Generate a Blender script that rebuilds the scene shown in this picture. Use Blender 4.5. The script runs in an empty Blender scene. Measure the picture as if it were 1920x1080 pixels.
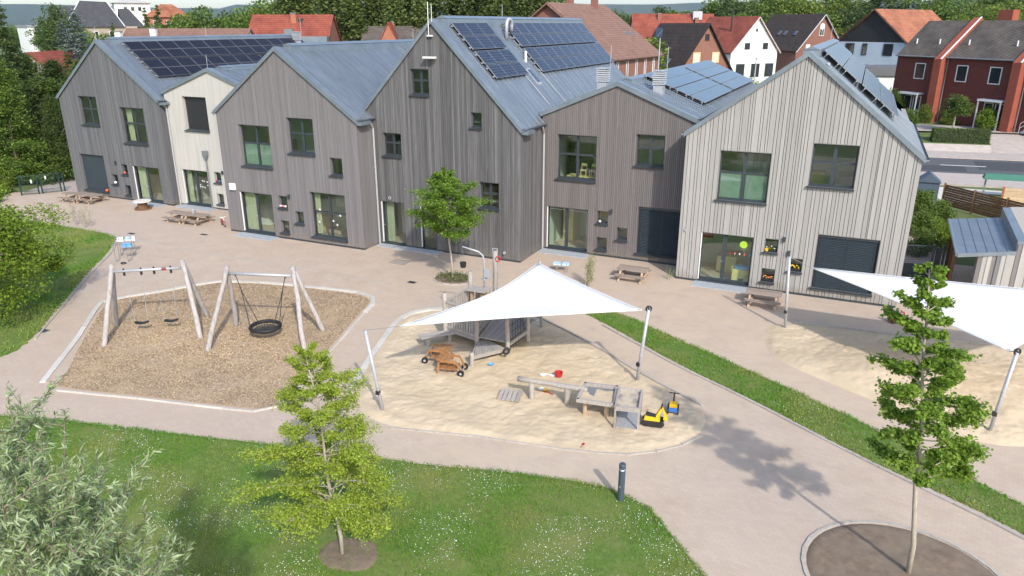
import bpy, bmesh, math, random
import numpy as np
from mathutils import Vector, Matrix
random.seed(7); RNG = np.random.default_rng(7)
S = bpy.context.scene; C = S.collection
R = math.radians

# ------------------------------------------------------------------ camera, sky, sun, exposure
cam = bpy.data.objects.new('camera', bpy.data.cameras.new('camera')); C.objects.link(cam)
cam.data.sensor_width = 36; cam.data.lens = 36*1390/1920; cam.data.clip_end = 20000; cam.data.clip_start = 0.1
cam.location = (0, 0, 11.5)
cam.rotation_euler = (R(90)-math.atan(495/1390), 0, R(24.78))
S.camera = cam
SUN_EL = R(37); SUN_DIR = Vector((.69*math.cos(SUN_EL)/math.hypot(.69, .72), -.72*math.cos(SUN_EL)/math.hypot(.69, .72), math.sin(SUN_EL)))
w = bpy.data.worlds.new('World'); S.world = w; w.use_nodes = True
sky = w.node_tree.nodes.new('ShaderNodeTexSky'); sky.sky_type = 'NISHITA'; sky.sun_disc = False
sky.sun_elevation = SUN_EL; sky.sun_rotation = math.atan2(SUN_DIR.x, SUN_DIR.y)
sky.air_density = 1.0; sky.dust_density = 1.6; sky.ozone_density = 1.0
bg = w.node_tree.nodes['Background']; bg.inputs[1].default_value = 0.15
w.node_tree.links.new(sky.outputs[0], bg.inputs[0])
sun = bpy.data.objects.new('sun', bpy.data.lights.new('sun', 'SUN')); C.objects.link(sun)
sun.data.energy = 2.05; sun.data.angle = R(1.2); sun.data.color = (1, .955, .89)
sun.rotation_euler = SUN_DIR.to_track_quat('Z', 'Y').to_euler()
sun.location = (30, -30, 40)
S.view_settings.view_transform = 'Standard'; S.view_settings.look = 'None'; S.view_settings.gamma = 1
S.view_settings.exposure = 1.02
S.render.film_transparent = False
try:
    S.cycles.max_bounces = 8; S.cycles.transparent_max_bounces = 16; S.cycles.use_denoising = True
    S.cycles.caustics_reflective = False; S.cycles.caustics_refractive = False
except Exception: pass

# ------------------------------------------------------------------ materials
MATS = {}
def mat(name, c1, c2=None, scale=3., rough=.8, metal=0., spec=.3, bump=0., bscale=40., stretch=(1, 1, 1), rnd=0., coords='pos', c3=None, s3=.3, detail=5., bdist=.02, trans=0., attr=None):
    """noise between two real surface colours, optional third colour in larger patches, per-object value change, fine bump"""
    m = bpy.data.materials.new(name); m.use_nodes = True; nt = m.node_tree; N = nt.nodes; L = nt.links
    b = N['Principled BSDF']; b.inputs['Roughness'].default_value = rough; b.inputs['Metallic'].default_value = metal
    b.inputs['Specular IOR Level'].default_value = spec
    if coords == 'pos':
        src = N.new('ShaderNodeNewGeometry').outputs['Position']
    else:
        src = N.new('ShaderNodeTexCoord').outputs['Object']
    mp = N.new('ShaderNodeMapping'); mp.inputs['Scale'].default_value = stretch; L.new(src, mp.inputs['Vector'])
    def noise(sc, det=detail):
        n = N.new('ShaderNodeTexNoise'); n.inputs['Scale'].default_value = sc; n.inputs['Detail'].default_value = det; n.inputs['Roughness'].default_value = .62
        L.new(mp.outputs[0], n.inputs['Vector']); return n.outputs['Fac']
    def mix(fac, a, bb):
        x = N.new('ShaderNodeMix'); x.data_type = 'RGBA'
        L.new(fac, x.inputs['Factor'])
        for s, val in ((6, a), (7, bb)):
            if isinstance(val, tuple): x.inputs[s].default_value = (*val, 1)
            else: L.new(val, x.inputs[s])
        return x.outputs[2]
    def ramp(fac, lo, hi):
        r = N.new('ShaderNodeMapRange'); r.inputs[1].default_value = lo; r.inputs[2].default_value = hi; L.new(fac, r.inputs[0]); return r.outputs[0]
    if c2 is None: c2 = tuple(min(1, v*1.25) for v in c1)
    if attr:
        a = N.new('ShaderNodeAttribute'); a.attribute_name = attr; col = mix(a.outputs['Fac'], c1, c2)
    else:
        col = mix(ramp(noise(scale), .32, .68), c1, c2)
    if c3: col = mix(ramp(noise(s3, 3.), .45, .65), col, c3)
    if rnd:
        oi = N.new('ShaderNodeObjectInfo'); hs = N.new('ShaderNodeHueSaturation')
        mr = N.new('ShaderNodeMapRange'); mr.inputs[3].default_value = 1-rnd; mr.inputs[4].default_value = 1+rnd
        L.new(oi.outputs['Random'], mr.inputs[0]); L.new(mr.outputs[0], hs.inputs['Value']); L.new(col, hs.inputs['Color']); col = hs.outputs[0]
    L.new(col, b.inputs['Base Color'])
    if bump:
        bp = N.new('ShaderNodeBump'); bp.inputs['Strength'].default_value = bump; bp.inputs['Distance'].default_value = bdist
        L.new(noise(bscale, 4.), bp.inputs['Height']); L.new(bp.outputs[0], b.inputs['Normal'])
    if trans:
        t = N.new('ShaderNodeBsdfTranslucent'); L.new(col, t.inputs[0]); ms = N.new('ShaderNodeMixShader'); ms.inputs[0].default_value = trans
        L.new(b.outputs[0], ms.inputs[1]); L.new(t.outputs[0], ms.inputs[2]); L.new(ms.outputs[0], N['Material Output'].inputs[0])
    m['col'] = 1; MATS[name] = m
    m.diffuse_color = (*c1, 1)
    return m
def leafmat(name, c1, c2, rnd=.12, trans=.35, rough=.55):
    return mat(name, c1, c2, rough=rough, spec=.25, rnd=rnd, trans=trans, attr='rnd')

PAVE = mat('paving_stone', (.43, .340, .262), (.50, .402, .316), scale=.9, rough=.85, c3=(.455, .366, .296), s3=.11, bump=.15, bscale=60)
# faint clinker joints on the paving
def add_bricks(m, sx, sy, amount, rot):
    nt = m.node_tree; N = nt.nodes; L = nt.links; b = N['Principled BSDF']; old = b.inputs['Base Color'].links[0].from_socket
    g = N.new('ShaderNodeNewGeometry'); mp = N.new('ShaderNodeMapping'); mp.inputs['Rotation'].default_value = (0, 0, rot); L.new(g.outputs['Position'], mp.inputs[0])
    br = N.new('ShaderNodeTexBrick'); br.inputs['Scale'].default_value = 1; br.inputs['Brick Width'].default_value = sx; br.inputs['Row Height'].default_value = sy
    br.inputs['Mortar Size'].default_value = .006; br.inputs['Mortar Smooth'].default_value = .4
    br.inputs['Color1'].default_value = (1, 1, 1, 1); br.inputs['Color2'].default_value = (.93, .93, .94, 1); br.inputs['Mortar'].default_value = (1-amount,)*3+(1,)
    L.new(mp.outputs[0], br.inputs['Vector'])
    mx = N.new('ShaderNodeMix'); mx.data_type = 'RGBA'; mx.blend_type = 'MULTIPLY'; mx.inputs['Factor'].default_value = 1
    L.new(old, mx.inputs[6]); L.new(br.outputs['Color'], mx.inputs[7]); L.new(mx.outputs[2], b.inputs['Base Color'])
add_bricks(PAVE, .21, .105, .14, R(8))
def trodden(m, centres):
    """sand carried out onto the paving round the pits, and old stains"""
    nt = m.node_tree; N = nt.nodes; L = nt.links; b = N['Principled BSDF']; g = N.new('ShaderNodeNewGeometry')
    ns = N.new('ShaderNodeTexNoise'); ns.inputs['Scale'].default_value = 1.1; ns.inputs['Detail'].default_value = 6; L.new(g.outputs['Position'], ns.inputs['Vector'])
    for c, r0, r1, col, amt in centres:
        old = b.inputs['Base Color'].links[0].from_socket; d = N.new('ShaderNodeVectorMath'); d.operation = 'DISTANCE'; d.inputs[1].default_value = (*c, 0); L.new(g.outputs['Position'], d.inputs[0])
        mr = N.new('ShaderNodeMapRange'); mr.inputs[1].default_value = r1; mr.inputs[2].default_value = r0; L.new(d.outputs['Value'], mr.inputs[0])
        m2 = N.new('ShaderNodeMapRange'); m2.inputs[1].default_value = .38; m2.inputs[2].default_value = .62; m2.inputs[4].default_value = amt; L.new(ns.outputs['Fac'], m2.inputs[0])
        mu = N.new('ShaderNodeMath'); mu.operation = 'MULTIPLY'; L.new(mr.outputs[0], mu.inputs[0]); L.new(m2.outputs[0], mu.inputs[1])
        mx = N.new('ShaderNodeMix'); mx.data_type = 'RGBA'; L.new(mu.outputs[0], mx.inputs['Factor']); L.new(old, mx.inputs[6]); mx.inputs[7].default_value = (*col, 1); L.new(mx.outputs[2], b.inputs['Base Color'])
    n2 = N.new('ShaderNodeTexNoise'); n2.inputs['Scale'].default_value = .55; n2.inputs['Detail'].default_value = 7; n2.inputs['Roughness'].default_value = .7; L.new(g.outputs['Position'], n2.inputs['Vector'])
    m3 = N.new('ShaderNodeMapRange'); m3.inputs[1].default_value = .60; m3.inputs[2].default_value = .74; m3.inputs[4].default_value = .55; L.new(n2.outputs['Fac'], m3.inputs[0])
    old = b.inputs['Base Color'].links[0].from_socket; mx = N.new('ShaderNodeMix'); mx.data_type = 'RGBA'; L.new(m3.outputs[0], mx.inputs['Factor']); L.new(old, mx.inputs[6]); mx.inputs[7].default_value = (.33, .265, .215, 1); L.new(mx.outputs[2], b.inputs['Base Color'])
trodden(PAVE, [((-9.5, 21.3), 5.5, 8.2, (.48, .39, .29), .8), ((2.5, 27), 4, 7.0, (.48, .39, .29), .8), ((-22, 19.5), 5, 8.5, (.42, .32, .23), .5), ((-12.0, 30), 6, 12, (.49, .385, .28), .5)])
SAND = mat('sand', (.50, .400, .270), (.575, .468, .330), scale=1.6, rough=.95, c3=(.47, .378, .258), s3=.35, bump=.5, bscale=26, bdist=.03)
MULCH = mat('bark_bed', (.29, .215, .155), (.40, .305, .22), scale=22, rough=.95, c3=(.42, .31, .19), s3=.28, bump=.6, bscale=60)
CHIP = mat('wood_chip', (.31, .235, .17), (.58, .43, .245), rough=.9, attr='rnd')
GRASSBED = mat('turf', (.075, .13, .022), (.13, .19, .04), scale=6, rough=.95, c3=(.17, .18, .06), s3=.45, bump=.4)
FIELD = mat('meadow', (.07, .11, .03), (.12, .16, .05), scale=.2, rough=.95, c3=(.14, .15, .06), s3=.03)
BLADE = mat('grass_blade', (.075, .19, .016), (.165, .32, .035), rough=.7, spec=.2, trans=.25, attr='rnd')
DRY = mat('dry_grass_blade', (.16, .24, .04), (.30, .34, .085), rough=.7, spec=.2, trans=.25, attr='rnd')
CLOVER = mat('clover_flower', (.70, .70, .62), (.85, .85, .80), rough=.8, attr='rnd')
SOIL = mat('bare_soil', (.14, .10, .072), (.22, .165, .12), scale=5, rough=.95, c3=(.19, .15, .11), s3=1.2, bump=.6, bscale=30)
KERB = mat('kerb_concrete', (.46, .43, .38), (.55, .52, .46), scale=9, rough=.85, rnd=.10)
KERBG = mat('edging_stone', (.34, .31, .28), (.43, .39, .34), scale=9, rough=.85, rnd=.08)
STEP = mat('grey_step_slab', (.30, .33, .36), (.38, .41, .44), scale=7, rough=.7)
ASPH = mat('asphalt', (.075, .08, .085), (.11, .115, .12), scale=4, rough=.9)
PATCH = mat('asphalt_patch', (.05, .053, .057), (.07, .073, .078), scale=4, rough=.9)
WPAINT = mat('road_paint', (.55, .55, .53), (.68, .68, .66), scale=5, rough=.7)
SIDEWALK = mat('sidewalk_slabs', (.36, .31, .28), (.44, .39, .35), scale=2, rough=.9)
ANTH = mat('anthracite_metal', (.030, .038, .046), (.040, .050, .058), scale=5, rough=.42, spec=.5)
ZINC = mat('zinc_roof', (.185, .215, .248), (.24, .272, .308), scale=.7, rough=.42, metal=.55, spec=.5, stretch=(1, 3, 1), rnd=.06, bump=.08, bscale=2.)
ZINCL = mat('zinc_trim', (.19, .225, .255), (.25, .288, .322), scale=1.2, rough=.40, metal=.5, spec=.5)
STEEL = mat('galvanised_steel', (.36, .37, .39), (.46, .47, .49), scale=12, rough=.45, metal=.25, spec=.5)
WHITEM = mat('white_lacquer', (.70, .70, .68), (.78, .78, .76), scale=4, rough=.45)
PVC1 = mat('solar_frame', (.26, .27, .29), (.34, .35, .37), scale=5, rough=.4, metal=.3)
def pvmat(name, col, line, amt, gloss):
    m = mat(name, col, tuple(v*1.2 for v in col), scale=.5, rough=gloss, spec=.3 if name != 'solar_cell_glossy' else .6, rnd=.1)
    nt = m.node_tree; N = nt.nodes; L = nt.links; b = N['Principled BSDF']; old = b.inputs['Base Color'].links[0].from_socket
    tc = N.new('ShaderNodeTexCoord'); br = N.new('ShaderNodeTexBrick'); br.offset = 0; br.inputs['Scale'].default_value = 1
    br.inputs['Brick Width'].default_value = .162; br.inputs['Row Height'].default_value = .162; br.inputs['Mortar Size'].default_value = .010
    L.new(tc.outputs['Object'], br.inputs['Vector'])
    mx = N.new('ShaderNodeMix'); mx.data_type = 'RGBA'; mt = N.new('ShaderNodeMath'); mt.operation = 'MULTIPLY'; mt.inputs[1].default_value = amt
    L.new(br.outputs['Fac'], mt.inputs[0]); L.new(mt.outputs[0], mx.inputs['Factor']); L.new(old, mx.inputs[6]); mx.inputs[7].default_value = (*line, 1); L.new(mx.outputs[2], b.inputs['Base Color'])
    return m
PVBLUE = pvmat('solar_cell_blue', (.006, .010, .026), (.12, .13, .16), .6, .22)
PVBLACK = pvmat('solar_cell_black', (.005, .005, .010), (.06, .06, .075), .5, .3)
PVSKY = pvmat('solar_cell_glossy', (.022, .04, .075), (.16, .20, .26), .5, .28)
def glass():
    m = bpy.data.materials.new('window_glass'); m.use_nodes = True; nt = m.node_tree; N = nt.nodes; L = nt.links
    for n in list(N):
        if n.type == 'BSDF_PRINCIPLED': N.remove(n)
    tr = N.new('ShaderNodeBsdfTransparent'); tr.inputs[0].default_value = (.91, .97, .93, 1)
    gl = N.new('ShaderNodeBsdfGlossy'); gl.inputs['Roughness'].default_value = .015; gl.inputs[0].default_value = (.95, 1, .97, 1)
    lw = N.new('ShaderNodeLayerWeight'); lw.inputs[0].default_value = .5; pw = N.new('ShaderNodeMath'); pw.operation = 'POWER'; pw.inputs[1].default_value = 4.5; L.new(lw.outputs['Facing'], pw.inputs[0])
    fr = N.new('ShaderNodeMath'); fr.operation = 'MULTIPLY_ADD'; fr.inputs[1].default_value = .9; fr.inputs[2].default_value = .07; L.new(pw.outputs[0], fr.inputs[0])
    ms = N.new('ShaderNodeMixShader'); L.new(fr.outputs[0], ms.inputs[0]); L.new(tr.outputs[0], ms.inputs[1]); L.new(gl.outputs[0], ms.inputs[2])
    L.new(ms.outputs[0], N['Material Output'].inputs[0]); return m
GLASS = glass()
DGLASS = mat('dark_window_glass', (.02, .024, .028), (.03, .036, .04), rough=.06, spec=.8)
def boards(name, a, b, c, rnd):
    m = mat(name, a, b, scale=2.2, rough=.85, stretch=(9, 9, .35), c3=c, s3=.9, rnd=rnd, bump=.25, bscale=9, bdist=.006)
    # splashed dirt on the lowest boards
    nt = m.node_tree; N = nt.nodes; L = nt.links; bs = N['Principled BSDF']; old = bs.inputs['Base Color'].links[0].from_socket; g = N.new('ShaderNodeNewGeometry'); sx = N.new('ShaderNodeSeparateXYZ'); L.new(g.outputs['Position'], sx.inputs[0])
    ns = N.new('ShaderNodeTexNoise'); ns.inputs['Scale'].default_value = 2.5; ns.inputs['Detail'].default_value = 6; L.new(g.outputs['Position'], ns.inputs['Vector'])
    ad = N.new('ShaderNodeMath'); ad.operation = 'MULTIPLY_ADD'; ad.inputs[1].default_value = -1.3; L.new(ns.outputs['Fac'], ad.inputs[0]); L.new(sx.outputs[2], ad.inputs[2])
    mr = N.new('ShaderNodeMapRange'); mr.inputs[1].default_value = -.10; mr.inputs[2].default_value = -.62; mr.inputs[4].default_value = .5; L.new(ad.outputs[0], mr.inputs[0])
    mx = N.new('ShaderNodeMix'); mx.data_type = 'RGBA'; L.new(mr.outputs[0], mx.inputs['Factor']); L.new(old, mx.inputs[6]); mx.inputs[7].default_value = (.20, .17, .14, 1); L.new(mx.outputs[2], bs.inputs['Base Color'])
    return m
B1 = boards('grey_cladding', (.098, .100, .106), (.146, .147, .152), (.114, .115, .119), .16)
B3 = boards('taupe_cladding', (.148, .139, .141), (.190, .180, .182), (.166, .156, .158), .10)
B4 = boards('weathered_cladding', (.082, .081, .083), (.150, .147, .148), (.11, .107, .108), .26)
B5 = boards('fine_cladding', (.136, .123, .120), (.180, .164, .161), (.155, .140, .137), .10)
B6 = boards('pale_cladding', (.285, .275, .260), (.355, .344, .327), (.315, .303, .285), .09)
PLASTER = mat('cream_plaster', (.42, .405, .37), (.48, .465, .43), scale=1.5, rough=.9, stretch=(6, 6, .4), c3=(.40, .385, .352), s3=.6)
BACK = mat('wall_membrane', (.03, .03, .032), (.04, .04, .042), rough=.9)
ROOMW = mat('room_paint', (.40, .42, .36), (.48, .50, .44), scale=.6, rough=.9)
ROOMF = mat('room_floor', (.36, .38, .28), (.44, .46, .35), scale=.8, rough=.6)
WOODG = mat('weathered_timber', (.27, .24, .215), (.40, .365, .33), scale=4, rough=.9, stretch=(6, 6, 1.2), rnd=.12, bump=.4, bscale=18, bdist=.008, coords='obj')
WOODL = mat('pale_robinia', (.33, .30, .285), (.44, .41, .39), scale=4, rough=.85, stretch=(6, 6, 1), rnd=.08, bump=.4, bscale=14, bdist=.01, c3=(.30, .26, .23), s3=2.)
WOODO = mat('oiled_wood', (.27, .125, .045), (.38, .19, .075), scale=6, rough=.5, spec=.4, rnd=.1, coords='obj')
WOODP = mat('picnic_timber', (.215, .17, .135), (.33, .27, .225), scale=5, rough=.9, stretch=(1.2, 6, 6), rnd=.14, coords='obj', bump=.3, bscale=20, bdist=.006)
WOODT = mat('picnic_frame_timber', (.36, .25, .17), (.46, .34, .24), scale=5, rough=.9, rnd=.1, coords='obj')
WOODB = mat('brown_board', (.14, .075, .04), (.20, .115, .065), scale=5, rough=.85, rnd=.15, coords='obj')
WOODN = mat('new_pine_board', (.46, .32, .20), (.56, .41, .27), scale=5, rough=.8, rnd=.1, coords='obj')
SAILM = mat('sail_fabric', (.78, .77, .74), (.82, .81, .78), scale=.5, rough=.8, trans=.22)
BLACKR = mat('black_rubber', (.015, .015, .017), (.025, .025, .028), rough=.6)
ROPE = mat('dark_rope', (.03, .028, .027), (.05, .048, .045), rough=.8)
def plain(n, c, rough=.45, spec=.5): return mat(n, c, tuple(v*.85 for v in c), scale=4, rough=rough, spec=spec)
RED = plain('red_plastic', (.45, .022, .025)); YEL = plain('yellow_plastic', (.78, .47, .015)); BLU = plain('blue_plastic', (.04, .16, .50)); LBLU = plain('light_blue_plastic', (.12, .38, .72))
PBLUE = plain('pale_blue_cloth', (.42, .58, .72), .8); WHT = plain('white_plastic', (.75, .75, .74)); GRN = plain('green_plastic', (.05, .30, .10)); ORG = plain('orange_plastic', (.75, .13, .03)); LIME = plain('lime_card', (.36, .55, .04), .8)
BOLL = plain('bollard_paint', (.055, .080, .105), .5); BLK = plain('black_plastic', (.02, .02, .022)); PINK = plain('pink_card', (.65, .25, .25), .8); CREAM = plain('cream_lacquer', (.62, .50, .24), .6); GREY = plain('grey_metal', (.18, .19, .20))
BARK = mat('bark', (.16, .125, .095), (.27, .225, .18), scale=8, rough=.95, stretch=(3, 3, .6), bump=.6, bscale=20, coords='obj')
BARKL = mat('pale_bark', (.30, .26, .20), (.42, .37, .30), scale=8, rough=.95, stretch=(3, 3, .6), bump=.5, bscale=20, coords='obj')
LF_A = leafmat('lime_leaf', (.22, .31, .03), (.41, .49, .075), .05, .45)
LF_B = leafmat('sweetgum_leaf', (.135, .245, .028), (.30, .43, .065), .05, .48)
LF_C = leafmat('maple_leaf', (.09, .18, .018), (.22, .34, .045), .05, .40)
LF_W = leafmat('silver_willow_leaf', (.17, .26, .07), (.46, .53, .33), .05, .35)
LF_L = leafmat('bright_leaf', (.11, .19, .016), (.25, .34, .04), .05, .40)
LF_D = leafmat('broadleaf_foliage', (.072, .13, .022), (.175, .25, .048), .28, .38)
LF_Y = leafmat('yellow_green_foliage', (.11, .16, .022), (.22, .275, .05), .2, .35)
LF_X = leafmat('dark_foliage', (.045, .08, .022), (.115, .16, .045), .25, .32)
LF_H = leafmat('larch_foliage', (.085, .122, .03), (.175, .215, .06), .22, .35)
LF_S = leafmat('blue_spruce_needles', (.085, .115, .100), (.19, .235, .21), .1, .15)
LF_G = leafmat('hedge_leaf', (.062, .112, .02), (.15, .21, .042), .12, .35)
def tilemat(name, a, b, c, row=.34, bumps=.8):
    m = mat(name, a, b, scale=1.1, rough=.85, c3=c, s3=.35, rnd=.05, coords='obj')
    nt = m.node_tree; N = nt.nodes; L = nt.links; bs = N['Principled BSDF']; old = bs.inputs['Base Color'].links[0].from_socket
    tc = N.new('ShaderNodeTexCoord'); br = N.new('ShaderNodeTexBrick'); br.inputs['Scale'].default_value = 1; br.inputs['Brick Width'].default_value = .30; br.inputs['Row Height'].default_value = row
    br.inputs['Mortar Size'].default_value = .035; br.inputs['Color1'].default_value = (1, 1, 1, 1); br.inputs['Color2'].default_value = (.82, .80, .78, 1); br.inputs['Mortar'].default_value = (.45, .43, .42, 1)
    mp = N.new('ShaderNodeMapping'); mp.inputs['Rotation'].default_value = (0, 0, R(90)); L.new(tc.outputs['Object'], mp.inputs[0]); L.new(mp.outputs[0], br.inputs['Vector'])
    mx = N.new('ShaderNodeMix'); mx.data_type = 'RGBA'; mx.blend_type = 'MULTIPLY'; mx.inputs['Factor'].default_value = .8
    L.new(old, mx.inputs[6]); L.new(br.outputs['Color'], mx.inputs[7]); L.new(mx.outputs[2], bs.inputs['Base Color'])
    return m
T_RED = tilemat('red_tiles', (.25, .062, .042), (.35, .10, .062), (.19, .050, .036))
T_ORG = tilemat('orange_tiles', (.33, .12, .065), (.44, .185, .105), (.25, .095, .055))
T_BRN = tilemat('brown_tiles', (.20, .115, .085), (.28, .165, .125), (.23, .14, .11))
T_DRK = tilemat('dark_brown_tiles', (.040, .030, .027), (.070, .055, .048), (.05, .040, .036), row=.5)
T_GRY = tilemat('grey_brown_tiles', (.095, .080, .068), (.16, .14, .12), (.075, .065, .058))
T_SLT = tilemat('slate', (.055, .057, .065), (.09, .092, .10), (.07, .07, .078))
def brickmat(name, a, b, mortar):
    m = mat(name, a, b, scale=2.5, rough=.9)
    nt = m.node_tree; N = nt.nodes; L = nt.links; bs = N['Principled BSDF']; old = bs.inputs['Base Color'].links[0].from_socket
    tc = N.new('ShaderNodeTexCoord'); sx = N.new('ShaderNodeSeparateXYZ'); cx = N.new('ShaderNodeCombineXYZ'); ad = N.new('ShaderNodeMath')
    L.new(tc.outputs['Object'], sx.inputs[0]); L.new(sx.outputs[0], ad.inputs[0]); L.new(sx.outputs[1], ad.inputs[1]); L.new(ad.outputs[0], cx.inputs[0]); L.new(sx.outputs[2], cx.inputs[1])
    br = N.new('ShaderNodeTexBrick'); br.inputs['Scale'].default_value = 1; br.inputs['Brick Width'].default_value = .25; br.inputs['Row Height'].default_value = .08; br.inputs['Mortar Size'].default_value = .012
    L.new(cx.outputs[0], br.inputs['Vector']); mx = N.new('ShaderNodeMix'); mx.data_type = 'RGBA'; L.new(br.outputs['Fac'], mx.inputs['Factor']); L.new(old, mx.inputs[6]); mx.inputs[7].default_value = (*mortar, 1); L.new(mx.outputs[2], bs.inputs['Base Color'])
    return m
BR_RED = brickmat('red_brick', (.19, .070, .048), (.27, .105, .07), (.22, .15, .12))
BR_DRK = brickmat('dark_red_brick', (.115, .026, .020), (.155, .036, .027), (.12, .05, .04))
BR_ORG = brickmat('orange_brick', (.32, .10, .055), (.42, .145, .08), (.30, .17, .12))
REDPIER = mat('red_render', (.26, .068, .042), (.32, .09, .055), scale=1.5, rough=.85)
W_WHITE = mat('white_render', (.66, .66, .64), (.74, .74, .72), scale=.8, rough=.9)
W_BLUE = mat('pale_blue_render', (.40, .46, .55), (.46, .52, .60), scale=.8, rough=.9)
W_BLACK = mat('black_boarding', (.018, .018, .020), (.028, .028, .030), scale=2, rough=.7)
W_STONE = mat('stone_wall', (.28, .23, .18), (.38, .32, .26), scale=3, rough=.9)
BLIND = mat('blind_slat', (.032, .045, .056), (.042, .056, .068), scale=5, rough=.4, spec=.5)

# ------------------------------------------------------------------ mesh helpers
class MB:
    def __init__(s): s.v = []; s.f = []; s.m = []
    def add(s, vs, fs, mi=0):
        o = len(s.v); s.v += [tuple(p) for p in vs]; s.f += [tuple(i+o for i in f) for f in fs]; s.m += [mi]*len(fs); return s
    def hexa(s, p, mi=0):   # p: bottom 4 (ccw from above), top 4
        return s.add(p, [(3, 2, 1, 0), (4, 5, 6, 7), (0, 1, 5, 4), (1, 2, 6, 5), (2, 3, 7, 6), (3, 0, 4, 7)], mi)
    def box(s, x0, y0, z0, x1, y1, z1, mi=0):
        return s.hexa([(x0, y0, z0), (x1, y0, z0), (x1, y1, z0), (x0, y1, z0), (x0, y0, z1), (x1, y0, z1), (x1, y1, z1), (x0, y1, z1)], mi)
    def bar(s, a, b, wd, th, mi=0, up=(0, 0, 1)):
        a = Vector(a); b = Vector(b); d = (b-a).normalized(); up = Vector(up)
        if abs(d.dot(up)) > .98: up = Vector((0, 1, 0))
        sd = d.cross(up).normalized()*wd/2; u = sd.cross(d).normalized()*th/2
        return s.hexa([a-sd-u, b-sd-u, b+sd-u, a+sd-u, a-sd+u, b-sd+u, b+sd+u, a+sd+u], mi) if False else s.hexa([a+sd-u, b+sd-u, b-sd-u, a-sd-u, a+sd+u, b+sd+u, b-sd+u, a-sd+u], mi)
    def tube(s, pts, rad, n=8, mi=0, cap=True):
        pts = [Vector(p) for p in pts]; 
        if not isinstance(rad, (list, tuple)): rad = [rad]*len(pts)
        o = len(s.v); prev = None
        for i, p in enumerate(pts):
            d = (pts[min(i+1, len(pts)-1)]-pts[max(i-1, 0)]).normalized()
            if prev is None:
                a = d.cross(Vector((0, 0, 1)) if abs(d.z) < .9 else Vector((1, 0, 0))).normalized()
            else:
                a = (prev-d*prev.dot(d)).normalized()
            prev = a; b = d.cross(a)
            for k in range(n):
                t = 2*math.pi*k/n; s.v.append(tuple(p+(a*math.cos(t)+b*math.sin(t))*rad[i]))
        for i in range(len(pts)-1):
            for k in range(n):
                k2 = (k+1) % n; s.f.append((o+i*n+k, o+i*n+k2, o+(i+1)*n+k2, o+(i+1)*n+k)); s.m.append(mi)
        if cap:
            s.f.append(tuple(o+k for k in reversed(range(n)))); s.m.append(mi)
            e = o+(len(pts)-1)*n; s.f.append(tuple(e+k for k in range(n))); s.m.append(mi)
        return s
    def torus(s, c, rx, ry, r, n=28, k=8, mi=0, ax=None):
        ax = ax or (Vector((1, 0, 0)), Vector((0, 1, 0))); c = Vector(c); nn = ax[0].cross(ax[1]); o = len(s.v)
        for i in range(n):
            t = 2*math.pi*i/n; d = (ax[0]*math.cos(t)+ax[1]*math.sin(t)); p = c+ax[0]*math.cos(t)*rx+ax[1]*math.sin(t)*ry
            for j in range(k):
                u = 2*math.pi*j/k; s.v.append(tuple(p+d*math.cos(u)*r+nn*math.sin(u)*r))
        for i in range(n):
            for j in range(k):
                s.f.append((o+i*k+j, o+((i+1) % n)*k+j, o+((i+1) % n)*k+(j+1) % k, o+i*k+(j+1) % k)); s.m.append(mi)
        return s
    def lathe(s, prof, c=(0, 0, 0), n=20, mi=0):
        o = len(s.v)
        for r, z in prof:
            for k in range(n):
                t = 2*math.pi*k/n; s.v.append((c[0]+r*math.cos(t), c[1]+r*math.sin(t), c[2]+z))
        for i in range(len(prof)-1):
            for k in range(n):
                k2 = (k+1) % n; s.f.append((o+i*n+k, o+i*n+k2, o+(i+1)*n+k2, o+(i+1)*n+k)); s.m.append(mi)
        s.f.append(tuple(o+k for k in reversed(range(n)))); s.m.append(mi)
        e = o+(len(prof)-1)*n; s.f.append(tuple(e+k for k in range(n))); s.m.append(mi)
        return s
    def blob(s, c, rx, ry, rz, n=10, m_=6, mi=0, jit=0.):
        prof = []
        o = len(s.v)
        for i in range(m_+1):
            a = math.pi*i/m_
            for k in range(n):
                t = 2*math.pi*k/n; q = 1+random.uniform(-jit, jit)
                s.v.append((c[0]+rx*q*math.sin(a)*math.cos(t), c[1]+ry*q*math.sin(a)*math.sin(t), c[2]-rz*q*math.cos(a)))
        for i in range(m_):
            for k in range(n):
                k2 = (k+1) % n; s.f.append((o+i*n+k, o+i*n+k2, o+(i+1)*n+k2, o+(i+1)*n+k)); s.m.append(mi)
        return s
OFF = {}
def link(o, parent=None):
    C.objects.link(o)
    if parent is not None: o.parent = parent
    return o
def tag(o, label=None, cat=None, group=None, kind=None):
    if label: o['label'] = label
    if cat: o['category'] = cat
    if group: o['group'] = group
    if kind: o['kind'] = kind
    return o
def root(name, loc, label=None, cat=None, group=None, rz=0):
    o = bpy.data.objects.new(name, None); o.location = loc; o.rotation_euler = (0, 0, rz); o.empty_display_size = .2
    C.objects.link(o); OFF[o.name] = Vector(loc); return tag(o, label, cat, group)
def build(mb, name, mats, parent=None, smooth=False, local=False):
    """mesh object from a collector; coordinates are world ones unless local, and are shifted into the parent's frame"""
    me = bpy.data.meshes.new(name); off = Vector((0, 0, 0))
    if parent is not None and not local: off = OFF.get(parent.name, off)
    me.from_pydata([(v[0]-off.x, v[1]-off.y, v[2]-off.z) for v in mb.v], [], mb.f)
    if not isinstance(mats, (list, tuple)): mats = [mats]
    for m in mats: me.materials.append(m)
    if len(mats) > 1: me.polygons.foreach_set('material_index', mb.m)
    if smooth: me.polygons.foreach_set('use_smooth', [True]*len(me.polygons))
    me.update(); o = bpy.data.objects.new(name, me); link(o, parent); OFF[o.name] = off; return o
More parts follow.
